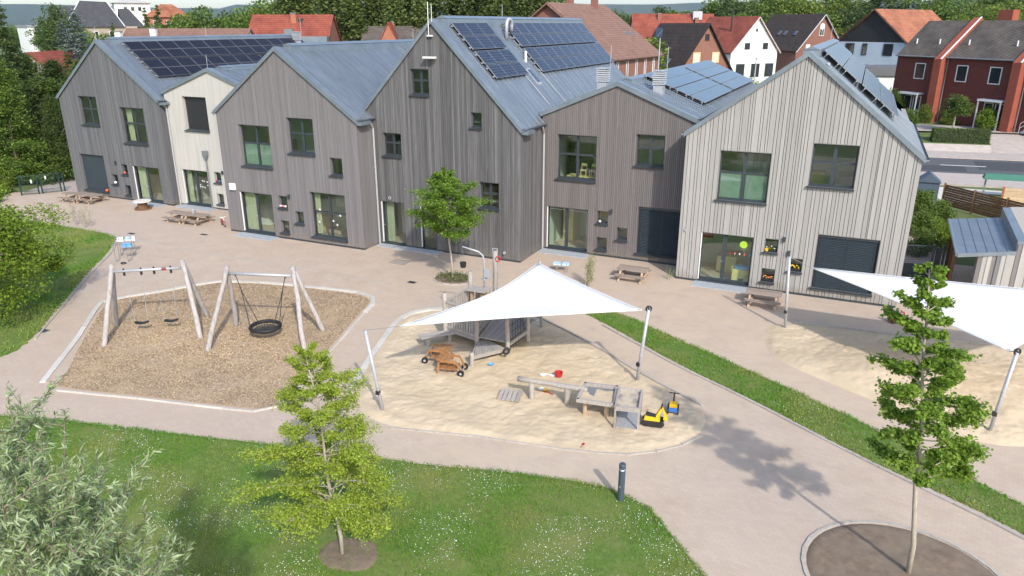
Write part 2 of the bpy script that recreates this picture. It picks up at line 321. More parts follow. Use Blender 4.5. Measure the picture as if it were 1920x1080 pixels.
def copy_tree(o, parent=None):
    c = o.copy(); C.objects.link(c); c.parent = parent
    for ch in list(o.children): copy_tree(ch, c)
    return c
def npmesh(name, V, F4, mats, parent=None, mi=None, rnd=None, kind=None, smooth=False):
    """big quad mesh from numpy arrays"""
    me = bpy.data.meshes.new(name); nf = len(F4)
    me.vertices.add(len(V)); me.vertices.foreach_set('co', np.asarray(V, dtype=np.float32).ravel())
    me.loops.add(nf*4); me.loops.foreach_set('vertex_index', np.asarray(F4, dtype=np.int32).ravel())
    me.polygons.add(nf); me.polygons.foreach_set('loop_start', np.arange(nf, dtype=np.int32)*4)
    if smooth: me.polygons.foreach_set('use_smooth', np.ones(nf, dtype=bool))
    if not isinstance(mats, (list, tuple)): mats = [mats]
    for m in mats: me.materials.append(m)
    if mi is not None: me.polygons.foreach_set('material_index', np.asarray(mi, dtype=np.int32))
    if rnd is not None:
        a = me.attributes.new('rnd', 'FLOAT', 'FACE'); a.data.foreach_set('value', np.asarray(rnd, dtype=np.float32))
    me.update(calc_edges=True); me.validate()
    o = bpy.data.objects.new(name, me); link(o, parent)
    if kind: o['kind'] = kind
    return o
def leaf_arrays(P, size, up=.5, aspect=.6, fold=.25, dirs=None, szvar=.35):
    """one folded diamond leaf per point"""
    n = len(P); nr = RNG.normal(size=(n, 3)); nr[:, 2] = np.abs(nr[:, 2])+up; nr /= np.linalg.norm(nr, axis=1)[:, None]
    t = RNG.normal(size=(n, 3)) if dirs is None else dirs+RNG.normal(size=(n, 3))*.35
    t -= nr*(t*nr).sum(1)[:, None]; t /= np.linalg.norm(t, axis=1)[:, None]+1e-9; b = np.cross(nr, t)
    L = (size*(1+RNG.uniform(-szvar, szvar, n)))[:, None]; W = L*aspect/2
    V = np.empty((n, 4, 3)); V[:, 0] = P-t*L/2; V[:, 2] = P+t*L/2; V[:, 1] = P+b*W+nr*L*fold*.3; V[:, 3] = P-b*W+nr*L*fold*.3
    return V.reshape(-1, 3), np.arange(n*4).reshape(n, 4)
def leaves(name, P, size, m, parent=None, up=.5, aspect=.6, kind=None, dirs=None, rb=None):
    V, F = leaf_arrays(np.asarray(P), size, up, aspect, dirs=dirs)
    rnd = RNG.uniform(0, 1, len(P)) if rb is None else rb
    return npmesh(name, V, F, m, parent, rnd=rnd, kind=kind)
def sdist(P, poly):
    """signed distance (inside positive) of Nx2 points"""
    poly = np.asarray(poly, float); d = np.full(len(P), 1e9); ins = np.zeros(len(P), bool)
    for i in range(len(poly)):
        a = poly[i]; b = poly[(i+1) % len(poly)]; e = b-a; w_ = P-a
        t = np.clip((w_@e)/(e@e), 0, 1); d = np.minimum(d, np.hypot(*(w_-t[:, None]*e).T))
        c = (a[1] > P[:, 1]) != (b[1] > P[:, 1])
        with np.errstate(divide='ignore', invalid='ignore'):
            ins ^= c & (P[:, 0] < (b[0]-a[0])*(P[:, 1]-a[1])/(b[1]-a[1]+1e-12)+a[0])
    return np.where(ins, d, -d)
def smooth_poly(pts, it=2):
    for _ in range(it):
        q = []
        for i in range(len(pts)):
            a = pts[i]; b = pts[(i+1) % len(pts)]; q += [(a[0]*.75+b[0]*.25, a[1]*.75+b[1]*.25), (a[0]*.25+b[0]*.75, a[1]*.25+b[1]*.75)]
        pts = q
    return pts
_G = RNG.uniform(0, 1, (256, 256))
def vnoise(x, y):
    xi = np.floor(x).astype(int); yi = np.floor(y).astype(int); fx = x-xi; fy = y-yi; fx = fx*fx*(3-2*fx); fy = fy*fy*(3-2*fy)
    g = lambda a, b: _G[a % 256, b % 256]
    return (g(xi, yi)*(1-fx)+g(xi+1, yi)*fx)*(1-fy)+(g(xi, yi+1)*(1-fx)+g(xi+1, yi+1)*fx)*fy
def fbm(x, y, o=3):
    r = 0; a = .5
    for i in range(o): r = r+a*vnoise(x*2**i+17*i, y*2**i+31*i); a *= .5
    return r/(1-.5**o)
def patch(name, poly, step, top, m, height, kind='structure', edge=.12):
    """ground sheet whose rim dips under the paving, so its outline is soft; height(x, y) is added inside"""
    poly = np.asarray(poly); x0, y0 = poly.min(0)-.4; x1, y1 = poly.max(0)+.4
    nx = int((x1-x0)/step)+1; ny = int((y1-y0)/step)+1
    X, Y = np.meshgrid(np.linspace(x0, x1, nx), np.linspace(y0, y1, ny)); P = np.c_[X.ravel(), Y.ravel()]
    d = sdist(P, poly); k = np.clip(d/edge, -1, 1); Z = np.where(k > 0, top*k, .06*k)+height(P[:, 0], P[:, 1])*np.clip(d/.25, 0, 1)
    idx = np.arange(nx*ny).reshape(ny, nx); F = np.stack([idx[:-1, :-1], idx[:-1, 1:], idx[1:, 1:], idx[1:, :-1]], -1).reshape(-1, 4)
    keep = (d[F] > -.3).any(1); F = F[keep]
    o = npmesh(name, np.c_[P, Z], F, m, smooth=True); o['kind'] = kind; return o

# ------------------------------------------------------------------ ground
def sheet(name, poly, z, m, kind='structure'):
    bm = bmesh.new(); f = bm.faces.new([bm.verts.new((x, y, z)) for x, y in poly]); bm.normal_update()
    if f.normal.z < 0: f.normal_flip()
    bmesh.ops.triangulate(bm, faces=[f]); me = bpy.data.meshes.new(name); bm.to_mesh(me); bm.free(); me.materials.append(m)
    o = bpy.data.objects.new(name, me); C.objects.link(o); o['kind'] = kind; return o
sheet('ground', [(-5000, -3000), (5000, -3000), (5000, 6000), (-5000, 6000)], -.05, FIELD)
sheet('paving', [(-54, 33.5), (-60, 30), (-60, 12), (-40, 2), (-30, -6), (16, -6), (22, 10), (22, 42), (-51, 42)], .004, PAVE)
SAND1 = smooth_poly([(-15.0, 25.5), (-15.96, 24.7), (-16.0, 23.6), (-14.95, 20.3), (-14.0, 17.9), (-12.9, 16.6), (-11.5, 16.35), (-9.05, 17.0), (-5.95, 17.5), (-4.3, 18.1), (-3.2, 19.2), (-2.9, 20.6), (-3.3, 21.6), (-5.8, 23.1), (-7.3, 24.25), (-9.05, 25.3), (-11, 26.5), (-13, 26.4)], 2)
SAND2 = smooth_poly([(-1.3, 30.4), (-2.3, 29.5), (-2.25, 27.6), (-1.4, 26.1), (.5, 25.0), (1.9, 24.2), (4.1, 22.8), (5.4, 22.9), (7, 24), (10, 26), (10, 31), (6, 31.2), (2.5, 30.6)], 2)
MULCHP = smooth_poly([(-23.75, 13.85), (-23.5, 14.2), (-26.2, 17.0), (-28.9, 20.1), (-28.8, 20.5), (-27.7, 22.0), (-26.6, 24.0), (-26.2, 24.3), (-24.3, 24.95), (-22, 25.35), (-19.6, 25.65), (-18.6, 25.4), (-18.2, 24.6), (-18.0, 23.8), (-16.72, 19.7), (-16.1, 17.8), (-15.6, 16.1), (-15.8, 15.6), (-16.4, 15.4), (-20, 14.6), (-22.9, 13.9)], 1)
LAWN = smooth_poly([(-34, 8.2), (-27, 10.6), (-22.4, 12.1), (-20.4, 12.65), (-16.9, 13.45), (-14.7, 14.0), (-10.7, 14.9), (-9.5, 15.1), (-7.5, 15.7), (-5.0, 16.2), (-4.2, 16.05), (-3.4, 15.75), (-3.0, 15.3), (-2.5, 14.75), (-1.95, 14.15), (-1.6, 13.8), (-1, 12.6), (-.8, 10), (-1.5, 2), (-36, -2), (-44, 4)], 1)
LAWNL = smooth_poly([(-58, 27.5), (-46, 28.1), (-40.1, 28.05), (-37.9, 27.8), (-37.3, 27.4), (-35.3, 25.2), (-32.6, 21.75), (-27.9, 16.2), (-27.2, 14.9), (-27.6, 13.7), (-30, 12.6), (-45, 8), (-60, 14)], 1)
STRIP = smooth_poly([(-9.8, 27.9), (-9.0, 28.4), (-7.8, 28.3), (-5.9, 27.05), (-2.85, 25.3), (.57, 23.2), (2.0, 22.2), (5.1, 19.9), (9, 17.0), (13, 13.2), (12.2, 12.0), (8.5, 15.7), (4.95, 18.45), (3.75, 19.25), (2.1, 20.1), (.53, 21.1), (-1.87, 22.7), (-4.77, 24.4), (-8.1, 26.85)], 1)
def sandh(x, y): return .10*(fbm(x*1.3, y*1.3)-.45)+.04*(fbm(x*3.2, y*3.2)-.5)+.032*(fbm(x*8, y*8, 2)-.5)*(.3+1.4*fbm(x*.6+7, y*.6))+.026*(fbm(x*16, y*16, 1)-.5)
def mound(x, y): return sandh(x, y)+.42*np.exp(-(((x-2.2)/2.6)**2+((y-26.6)/2.0)**2))+.25*np.exp(-(((x-6)/2.2)**2+((y-26)/2)**2))
patch('sand', SAND1, .06, .055, SAND, sandh, edge=.3)
patch('sand', SAND2, .065, .05, SAND, mound, edge=.4)
patch('bark_mulch', MULCHP, .14, .03, MULCH, lambda x, y: .05*(fbm(x*1.5, y*1.5)-.5))
patch('lawn', LAWN, .16, .035, GRASSBED, lambda x, y: .05*(fbm(x*.8, y*.8)-.3))
patch('lawn', LAWNL, .3, .035, GRASSBED, lambda x, y: .08*(fbm(x*.5, y*.5)-.3))
patch('lawn_strip', STRIP, .16, .035, GRASSBED, lambda x, y: .03*(fbm(x, y)-.3))
def scatter(poly, n, pad=0.):
    poly = np.asarray(poly); lo = poly.min(0); hi = poly.max(0); P = RNG.uniform(lo, hi, (n, 2)); return P[sdist(P, poly) > pad]
def blades(name, poly, dens, h, clip=None, label=None):
    a = np.asarray(poly); area = np.prod(a.max(0)-a.min(0)); P = scatter(poly, int(area*dens), -.10); P = P[sdist(P, poly) > .14*(fbm(P[:, 0]*4, P[:, 1]*4, 2)-.55)]
    if clip is not None: P = P[clip(P)]
    P = P[RNG.uniform(.56, .90, len(P)) > fbm(P[:, 0]*.42+60, P[:, 1]*.42+11)*1.0]
    dry = fbm(P[:, 0]*.55+5, P[:, 1]*.55) ; lush = fbm(P[:, 0]*1.3, P[:, 1]*1.3+9)
    n = len(P); ang = RNG.uniform(0, 2*np.pi, n); hh = h*RNG.uniform(.35, 1.25, n)*(.4+1.2*lush); wd = h*.15*RNG.uniform(.7, 1.3, n); bend = RNG.normal(0, .6, (n, 2))*hh[:, None]
    V = np.empty((n, 4, 3)); z0 = .025
    c, s = np.cos(ang)*wd, np.sin(ang)*wd
    V[:, 0] = np.c_[P[:, 0]-c, P[:, 1]-s, np.full(n, z0)]; V[:, 1] = np.c_[P[:, 0]+c, P[:, 1]+s, np.full(n, z0)]
    V[:, 2] = np.c_[P[:, 0]+bend[:, 0]+c*.3, P[:, 1]+bend[:, 1]+s*.3, z0+hh]; V[:, 3] = np.c_[P[:, 0]+bend[:, 0]-c*.3, P[:, 1]+bend[:, 1]-s*.3, z0+hh]
    mi = (RNG.uniform(.42, .62, n) < dry).astype(int)
    o = npmesh(name, V.reshape(-1, 3), np.arange(n*4).reshape(n, 4), [BLADE, DRY], rnd=RNG.uniform(0, 1, n), mi=mi); return tag(o, label, 'grass', kind='stuff')
fwd = np.array([-math.sin(R(24.78)), math.cos(R(24.78))]); rgt = np.array([math.cos(R(24.78)), math.sin(R(24.78))])
inview = lambda P: (np.abs(P@rgt) < (P@fwd)*.74+1.5) & (P@fwd > 11)
blades('grass', LAWN, 1500, .055, inview, 'short green grass with dry patches on the front lawn below the path')
blades('grass', LAWNL, 300, .09, inview, 'shaded green grass on the lawn at the left of the yard')
blades('grass', STRIP, 700, .07, inview, 'green grass on the narrow diagonal strip beside the sandpit')
def flowers(name, poly, n, size, lab, clip=None, lim=.585):
    P = scatter(poly, n, .1); P = P[inview(P)]
    k = fbm(P[:, 0]*.8+40, P[:, 1]*.8+3); P = P[k > lim-.16*RNG.uniform(0, 1, len(P))]
    V, F = leaf_arrays(np.c_[P, RNG.uniform(.06, .10, len(P))], size, up=1.2, aspect=1.0, fold=.5)
    tag(npmesh(name, V, F, CLOVER, rnd=RNG.uniform(0, 1, len(P))), lab, 'flowers', kind='stuff')
flowers('clover_flowers', LAWN, 95000, .019, 'white clover flowers dotted over the front lawn')
flowers('clover_flowers', STRIP, 6000, .021, 'white clover flowers dotted along the diagonal grass strip')
def chips():
    P = scatter(MULCHP, 190000, .06); n = len(P); V = np.empty((n, 4, 3)); a = RNG.uniform(0, 6.3, n); L = RNG.uniform(.012, .034, n); W = RNG.uniform(.005, .011, n)
    d = np.c_[np.cos(a), np.sin(a), RNG.normal(0, .35, n)]; b = np.c_[-np.sin(a), np.cos(a), RNG.normal(0, .4, n)]
    Q = np.c_[P, RNG.uniform(.03, .05, n)]
    V[:, 0] = Q-d*L[:, None]-b*W[:, None]; V[:, 1] = Q+d*L[:, None]-b*W[:, None]; V[:, 2] = Q+d*L[:, None]+b*W[:, None]; V[:, 3] = Q-d*L[:, None]+b*W[:, None]
    fresh = np.exp(-(((P[:, 0]+22)/4.5)**2+((P[:, 1]-19)/2.2)**2))
    r = np.clip(RNG.uniform(0, .7, n)*(.6+.4*fbm(P[:, 0], P[:, 1]))+.38*fresh, 0, 1)
    tag(npmesh('wood_chips', V.reshape(-1, 3), np.arange(n*4).reshape(n, 4), CHIP, rnd=r), 'loose brown and tan wood chips under the swings', 'wood chips', kind='stuff')
chips()
# kerbs: separate stones along a line
def kerb(name, pts, wd, h, length, m, jitter=.012):
    r = bpy.data.objects.new(name, None); C.objects.link(r); r['kind'] = 'structure'
    pts = [Vector((*p, 0)) for p in pts]; seg = []
    for a, b in zip(pts, pts[1:]): seg.append((a, b, (b-a).length))
    tot = sum(s[2] for s in seg); n = max(1, round(tot/length)); step = tot/n
    def at(t):
        for a, b, l in seg:
            if t <= l+1e-6: return a+(b-a)*(t/l)
            t -= l
        return seg[-1][1]
    base = MB().box(-.5, -.5, -.1, .5, .5, 1); me = None
    for i in range(n):
        a = at(i*step); b = at((i+1)*step); d = b-a
        if me is None:
            o = build(base, 'kerb_stone', m, r); me = o.data
        else:
            o = bpy.data.objects.new('kerb_stone', me); link(o, r)
        o.location = (a+b)/2; o.rotation_euler = (0, 0, math.atan2(d.y, d.x)); o.scale = (d.length-.012, wd+random.uniform(-jitter, jitter), h+random.uniform(-jitter, jitter)*.5)
    return r
def offs(poly, i0, i1, d):
    n = len(poly); out = []
    for i in range(i0, i1+1):
        a = Vector(poly[(i-1) % n]); b = Vector(poly[(i+1) % n]); t = (b-a).normalized(); p = Vector(poly[i % n]); out.append((p.x-t.y*d, p.y+t.x*d))
    return out
MO = [(-24.0, 13.9), (-26.4, 16.95), (-29.1, 20.0), (-29.0, 20.55), (-27.9, 22.1), (-26.75, 24.1), (-26.3, 24.45), (-24.35, 25.12), (-22, 25.52), (-19.6, 25.83), (-18.5, 25.55), (-18.05, 24.7), (-17.85, 23.85), (-16.57, 19.72), (-15.95, 17.8), (-15.45, 16.1), (-15.65, 15.5), (-16.3, 15.25), (-20, 14.45), (-23.0, 13.7)]
kerb('kerb', MO[:13], .20, .05, 1.0, KERB); kerb('kerb', MO[12:], .06, .05, 1.0, KERB)
kerb('kerb', [(-13.4, 26.3), (-14.2, 25.95), (-15.1, 25.6), (-15.85, 25.0), (-16.1, 24.3), (-16.05, 23.5), (-15.0, 20.2), (-14.2, 18.0)], .22, .09, .8, KERB)
kerb('kerb', [(-11.2, 26.6), (-9.0, 25.35), (-7.2, 24.2), (-5.7, 23.1), (-3.3, 21.65)], .08, .055, 1.0, KERBG)
kerb('kerb', [(-11.6, 16.3), (-9.05, 16.95), (-5.95, 17.45), (-4.4, 17.95), (-3.5, 18.8), (-2.95, 19.8)], .06, .05, .9, KERBG)
kerb('kerb', [(-1.3, 30.45), (2.5, 30.55), (6, 31.2)], .08, .06, 1.0, KERBG)
kerb('kerb', [(-8.3, 26.75), (-4.8, 24.3), (-1.9, 22.6), (.5, 21.0), (2.05, 20.02), (4.9, 18.35), (8.4, 15.6)], .08, .05, 1.0, KERBG)
kerb('kerb', [(-46, 28.25), (-40.1, 28.2), (-37.5, 27.75), (-35.2, 25.35), (-32.5, 21.85), (-27.8, 16.2)], .07, .045, 1.0, KERBG)
ISL = [(2.35+2.15*math.cos(t)*1.0, 15.55+2.05*math.sin(t)) for t in [2*math.pi*i/40 for i in range(41)]]
kerb('kerb', ISL, .08, .035, .45, KERBG)
patch('planting_bed', [(2.35+(p[0]-2.35)*.97, 15.55+(p[1]-15.55)*.97) for p in ISL[:-1]], .09, .05, SOIL, lambda x, y: .06*(fbm(x*3, y*3)-.5))
patch('planting_bed', smooth_poly([(-10.05, 11.35), (-9.5, 11.8), (-8.75, 11.75), (-8.45, 11.2), (-8.5, 10.7), (-9.4, 10.4), (-10.0, 10.7)], 2), .07, .075, SOIL, lambda x, y: .05*(fbm(x*4, y*4)-.5))
BEDC = [(-16.6+1.0*math.cos(t), 29.3+.85*math.sin(t)) for t in [2*math.pi*i/26 for i in range(27)]]
kerb('kerb', BEDC, .08, .05, .4, KERBG)
patch('planting_bed', [(-16.6+(p[0]+16.6)*.96, 29.3+(p[1]-29.3)*.96) for p in BEDC[:-1]], .08, .05, SOIL, lambda x, y: .06*(fbm(x*3, y*3)-.5))
# pale line of edging in the paving and flat covers
kerb('paving_line', [(-37.2, 27.9), (-30, 27.5), (-22, 27.6), (-18.5, 27.2)], .10, .008, 1.2, KERBG, .0)
# street behind the houses
RY = lambda x, o: (x, o+.165*(x-5))
sheet('road', [RY(-30, 69), RY(60, 69), RY(60, 77.3), RY(-30, 77.3)], .02, ASPH)
sheet('road_patch', [RY(2, 70.2), RY(8.6, 70.2), RY(8.6, 73.0), RY(2, 73.0)], .024, PATCH)
sheet('road_patch', [RY(9.6, 71.6), RY(18, 71.6), RY(18, 76.2), RY(9.6, 76.2)], .024, PATCH)
for a in range(-17, 45, 8): sheet('lane_marking', [RY(a-.2, 73.2), RY(a+3.3, 73.2), RY(a+3.3, 73.45), RY(a-.2, 73.45)], .029, WPAINT)
def slab(name, poly, z0, z1, m):
    n = len(poly); mb = MB(); mb.add([(x, y, z0) for x, y in poly]+[(x, y, z1) for x, y in poly], [tuple(range(n, 2*n))]+[(i, (i+1) % n, n+(i+1) % n, n+i) for i in range(n)])
    o = build(mb, name, m); o['kind'] = 'structure'; return o
slab('sidewalk', [RY(-30, 64), RY(60, 64), RY(60, 68.95), RY(-30, 68.95)], -.05, .10, SIDEWALK)
slab('sidewalk', [RY(-30, 77.35), RY(60, 77.35), RY(60, 81.0), RY(-30, 81.0)], -.05, .12, SIDEWALK)
TER = 1.3
b_ = MB(); b_.add([(*RY(-2, 80.9), .05), (*RY(11.6, 80.9), .05), (*RY(11.6, 82.2), .66), (*RY(-2, 82.2), .66)], [(0, 1, 2, 3)])
o_ = build(b_, 'bank', SIDEWALK); o_['kind'] = 'structure'
b_ = MB(); b_.add([(*RY(-2, 82.2), .66), (*RY(11.6, 82.2), .66), (*RY(11.6, 88), TER), (*RY(-2, 88), TER), (60, 180, TER), (-2, 180, TER), (60, 97, TER), (*RY(-8, 80.9), 0), (-8, 180, 0)], [(0, 1, 2, 3), (3, 2, 6, 4, 5), (0, 3, 5, 8, 7)])
o_ = build(b_, 'terrace', FIELD); o_['kind'] = 'structure'
b_ = MB(); b_.add([(*RY(11.6, 80.95), .125), (*RY(60, 80.95), .125), (60, 97, TER), (*RY(11.6, 88), TER)], [(0, 1, 2, 3)])
o_ = build(b_, 'driveway', SIDEWALK); o_['kind'] = 'structure'
sheet('driveway', [RY(5, 86.2), RY(11.5, 86.8), (30, 92), (60, 97), (60, 100), (24, 94), (13, 92.5), (5, 92)], TER+.01, SIDEWALK)

# ------------------------------------------------------------------ the nursery: six gabled houses in a row
class House: pass
def strips(h, a, b, gap=0.):
    """vertical pieces of the front between x=a and b: gable outline minus the openings"""
    top = lambda x: h.top(x)-.10
    cuts = [(z0, z1) for (k, x0, x1, z0, z1) in h.op if x0 < (a+b)/2 < x1]; cuts.sort()
    z = .10; out = []
    for z0, z1 in cuts:
        if z0 > z+.02: out.append((z, z, z0, z0))
        z = z1
    out.append((z, z, top(a), top(b))); return out
def house(name, label, X0, X1, xa, zL, zR, za, Y0, Y1, bm, bw, ops, sideto=None, vary=.3, gapw=.012, plaster=False):
    h = House(); h.X0, h.X1, h.xa, h.zL, h.zR, h.za, h.Y0, h.Y1, h.op = X0, X1, xa, zL, zR, za, Y0, Y1, ops
    sl = (za-zL)/(xa-X0); sr = (za-zR)/(X1-xa); h.sl, h.sr = sl, sr
    h.top = lambda x: za-(xa-x)*sl if x < xa else za-(x-xa)*sr
    h.r = root(name, (xa, Y0, 0), label, 'house')
    xs = sorted({X0, X1, xa} | {v for o in ops for v in (o[1], o[2])}); xs = [v for v in xs if X0 <= v <= X1]
    wall = MB(); front = .0 if plaster else .035
    for a, b in zip(xs, xs[1:]):
        for (p, q, r_, s_) in strips(h, a, b):
            y0, y1 = Y0+front, Y0+.30
            wall.hexa([(a, y0, p), (b, y0, q), (b, y1, q), (a, y1, p), (a, y0, r_), (b, y0, s_), (b, y1, s_), (a, y1, r_)], 0)
    for x, sgn in ((X0, 1), (X1, -1)):
        wall.box(min(x, x+sgn*.25), Y0+.3, 0, max(x, x+sgn*.25), Y1, h.top(x)-.1, 1)
    wall.add([(X0, Y1, 0), (X1, Y1, 0), (X1, Y1, zR-.1), (xa, Y1, za-.1), (X0, Y1, zL-.1)], [(0, 1, 2, 3, 4), (4, 3, 2, 1, 0)], 1)
    W = build(wall, 'wall', [bm if plaster else BACK, bm], h.r); h.wall = W
    build(MB().box(X0+.01, Y0+.01, 0, X1-.01, Y0+.2, .10), 'plinth', ANTH, h.r)
    if not plaster:
        for a, b in zip(xs, xs[1:]):
            n = max(1, round((b-a)/bw)); e = [a+(b-a)*(i+(random.uniform(-vary, vary) if 0 < i < n else 0))/n for i in range(n+1)]
            for u, v in zip(e, e[1:]):
                pr = random.choice((0, .006, .012)) if vary > .1 else random.uniform(0, .004)
                g = gapw/2
                for (p, q, r_, s_) in strips(h, u, v):
                    build(MB().hexa([(u+g, Y0-pr, p+.01), (v-g, Y0-pr, q+.01), (v-g, Y0+.03, q+.01), (u+g, Y0+.03, p+.01), (u+g, Y0-pr, r_), (v-g, Y0-pr, s_), (v-g, Y0+.03, s_), (u+g, Y0+.03, r_)]), 'board', bm, W)
        if sideto:
            y = Y0-.002; zt = h.top(X1)-.12
            while y < sideto:
                w_ = bw*random.uniform(.75, 1.2); build(MB().box(X1-.02, y+gapw/2, .1, X1+.022, y+w_-gapw/2, zt), 'board', bm, W); y += w_
    # rooms behind the openings
    lev = [(.0, 2.95)]
    if zL > 5: lev.append((3.3, min(6.9, max(zL, 6.9))))
    for z0, z1 in lev:
        rm = MB(); a, b, c, d = X0+.26, X1-.26, Y0+.31, Y0+3.3
        rm.add([(a, c, z0), (b, c, z0), (b, d, z0), (a, d, z0), (a, c, z1), (b, c, z1), (b, d, z1), (a, d, z1)], [(0, 1, 2, 3)], 1)
        za_ = min(z1, h.top(a)-.3); zb_ = min(z1, h.top(b)-.3); aa = a+max(0, z1-za_)/sl; bb = b-max(0, z1-zb_)/sr
        sec = [(a, z0), (b, z0), (b, zb_), (bb+.001, z1), (aa-.001, z1), (a, za_)]
        rm.add([(x, c, z) for x, z in sec]+[(x, d, z) for x, z in sec], [(6, 7, 8, 9, 10, 11), (1, 7, 8, 2) , (2, 8, 9, 3), (3, 9, 10, 4), (4, 10, 11, 5), (5, 11, 6, 0)], 0)
        RM = build(rm, 'room', [ROOMW, ROOMF], h.r); x = a+.2
        while x < b-1.0:   # cupboards, pinboards and a dark doorway along the back wall
            wd_ = random.uniform(.6, 1.5); hh_ = random.choice((.8, 1.2, 1.8, 2.1)); cm = random.choice((CREAM, WHT, CREAM, GREY, WOODN, BLK))
            if random.random() < .75: build(MB().box(x, d-random.uniform(.35, 1.4), z0+.005, min(x+wd_, b-.1), d-.02, z0+hh_), 'cupboard', cm, RM)
            if random.random() < .5: build(MB().box(x+.1, d-.03, z0+1.3, x+wd_*.8, d-.01, z0+2.0), 'pinboard', random.choice((RED, YEL, LBLU, LIME, PINK, WHT)), RM)
            x += wd_+random.uniform(.15, .8)
    for o in ops: opening(h, bm, *o)
    return h
def ring(mb, x0, x1, z0, z1, w_, y0, y1, mi=0):
    mb.box(x0, y0, z0, x0+w_, y1, z1, mi); mb.box(x1-w_, y0, z0, x1, y1, z1, mi); mb.box(x0+w_, y0, z0, x1-w_, y1, z0+w_, mi); mb.box(x0+w_, y0, z1-w_, x1-w_, y1, z1, mi)
def opening(h, bm, kind, x0, x1, z0, z1):
    Y = h.Y0; dp = .26; g = .012
    a, b, c, d = x0+g, x1-g, z0+g, z1-g
    rv = MB(); y0, y1 = Y+.002, Y+dp+.05; t = g*.9
    rv.box(x0+.001, y0, z0, x0+t, y1, z1); rv.box(x1-t, y0, z0, x1-.001, y1, z1); rv.box(x0+t, y0, z1-t, x1-t, y1, z1-.001); rv.box(x0+t, y0, z0+.001, x1-t, y1, z0+t)
    fw = .075 if x1-x0 > 1 else .055; yy0, yy1 = Y+dp-.06, Y+dp
    if kind in ('win', 'small', 'door', 'door1', 'win1'):
        f = MB(); ring(f, a, b, c, d, fw, yy0, yy1); panes = []
        if kind == 'win':
            mx = (a+b)/2+random.uniform(-.0, .0); mz = c+(d-c)*.56
            f.box(mx-.07, yy0-.004, c+fw, mx+.07, yy1-.004, d-fw); f.box(a+fw, yy0+.004, mz-.05, mx-.07, yy1-.008, mz+.05); f.box(mx+.07, yy0+.004, mz-.05, b-fw, yy1-.008, mz+.05)
            panes = [(a+fw, mx-.07, c+fw, mz-.05), (mx+.07, b-fw, c+fw, mz-.05), (a+fw, mx-.07, mz+.05, d-fw), (mx+.07, b-fw, mz+.05, d-fw)]
        elif kind == 'door':
            mx = a+(b-a)*.46; f.box(mx-.09, yy0-.004, c+fw, mx+.09, yy1-.004, d-fw); f.box(a+fw, yy0+.003, c+fw, mx-.09, yy1-.003, c+fw+.10); f.box(mx+.09, yy0+.003, c+fw, b-fw, yy1-.003, c+fw+.10)
            panes = [(a+fw, mx-.09, c+fw+.1, d-fw), (mx+.09, b-fw, c+fw+.1, d-fw)]
        else: panes = [(a+fw, b-fw, c+fw, d-fw)]
        W = build(f, 'door' if 'door' in kind else 'window', ANTH, h.r)
        for p in panes:
            build(MB().box(p[0]+.001, Y+dp-.035, p[2]+.001, p[1]-.001, Y+dp-.029, p[3]-.001), 'pane', GLASS, W)
        if 'door' in kind:
            hx = (mx-.05) if kind == 'door' else a+.12
            build(MB().tube([(hx, yy0-.005, c+1.05), (hx, yy0-.06, c+1.05), (hx-.13, yy0-.06, c+1.05)], .014, 6), 'handle', STEEL, W)
            build(MB().box(a+.01, Y+.03, c+.1, a+.05, Y+.09, d-.02), 'door_rail', WHITEM, W)
    elif kind == 'blind':
        f = MB(); ring(f, a, b, c, d, .05, yy0, yy1); W = build(f, 'window', ANTH, h.r)
        s_ = MB(); n = int((d-c-.14)/.078)
        for i in range(n):
            z = c+.05+i*.078; s_.hexa([(a+.05, Y+.10, z), (b-.05, Y+.10, z), (b-.05, Y+.165, z+.045), (a+.05, Y+.165, z+.045), (a+.05, Y+.10, z+.012), (b-.05, Y+.10, z+.012), (b-.05, Y+.165, z+.057), (a+.05, Y+.165, z+.057)])
        bl = build(s_, 'blind_slats', BLIND, W); bl['kind'] = 'stuff'
        s_ = MB(); s_.box(a+.04, Y+.07, d-.12, b-.04, Y+.19, d-.005)
        for q in (.06, .5, .94): x = a+(b-a)*q; s_.box(x-.008, Y+.088, c+.03, x+.008, Y+.098, d-.12)
        build(s_, 'blind_rail', ANTH, W); build(MB().box(a+.05, Y+.2, c+.05, b-.05, Y+.21, d-.05), 'pane', DGLASS, W)
    elif kind == 'shutter':
        f = MB(); f.box(a, Y+.17, c, b, Y+.2, d); W = build(f, 'window', BLIND, h.r); s_ = MB()
        n = int((d-c)/.06)
        for i in range(n): s_.box(a+.03, Y+.155, c+i*.06+.006, b-.03, Y+.17, c+i*.06+.055)
        sl = build(s_, 'shutter_slats', BLIND, W); sl['kind'] = 'stuff'
    elif kind == 'screen':
        f = MB(); ring(f, a, b, c, d, .06, Y+.24, Y+.28); f.box(a+.06, Y+.25, c+.06, b-.06, Y+.27, d-.06, 1); W = build(f, 'window', [ANTH, BLK], h.r)
    build(rv, 'reveal', bm, W)
    if 'door' not in kind:
        s_ = MB(); e = .07
        s_.hexa([(x0-e, Y-.11, z0-.05), (x1+.02, Y-.11, z0-.05), (x1+.02, Y+dp-.06, z0-.02), (x0-e, Y+dp-.06, z0-.02), (x0-e, Y-.11, z0-.015), (x1+.02, Y-.11, z0-.015), (x1+.02, Y+dp-.06, z0+.035), (x0-e, Y+dp-.06, z0+.035)]) if False else None
        s_.hexa([(x0-e, Y-.12, z0-.07), (x1+.03, Y-.12, z0-.07), (x1+.03, Y-.016, z0-.07), (x0-e, Y-.016, z0-.07), (x0-e, Y-.12, z0-.03), (x1+.03, Y-.12, z0-.03), (x1+.03, Y-.016, z0-.005), (x0-e, Y-.016, z0-.005)])
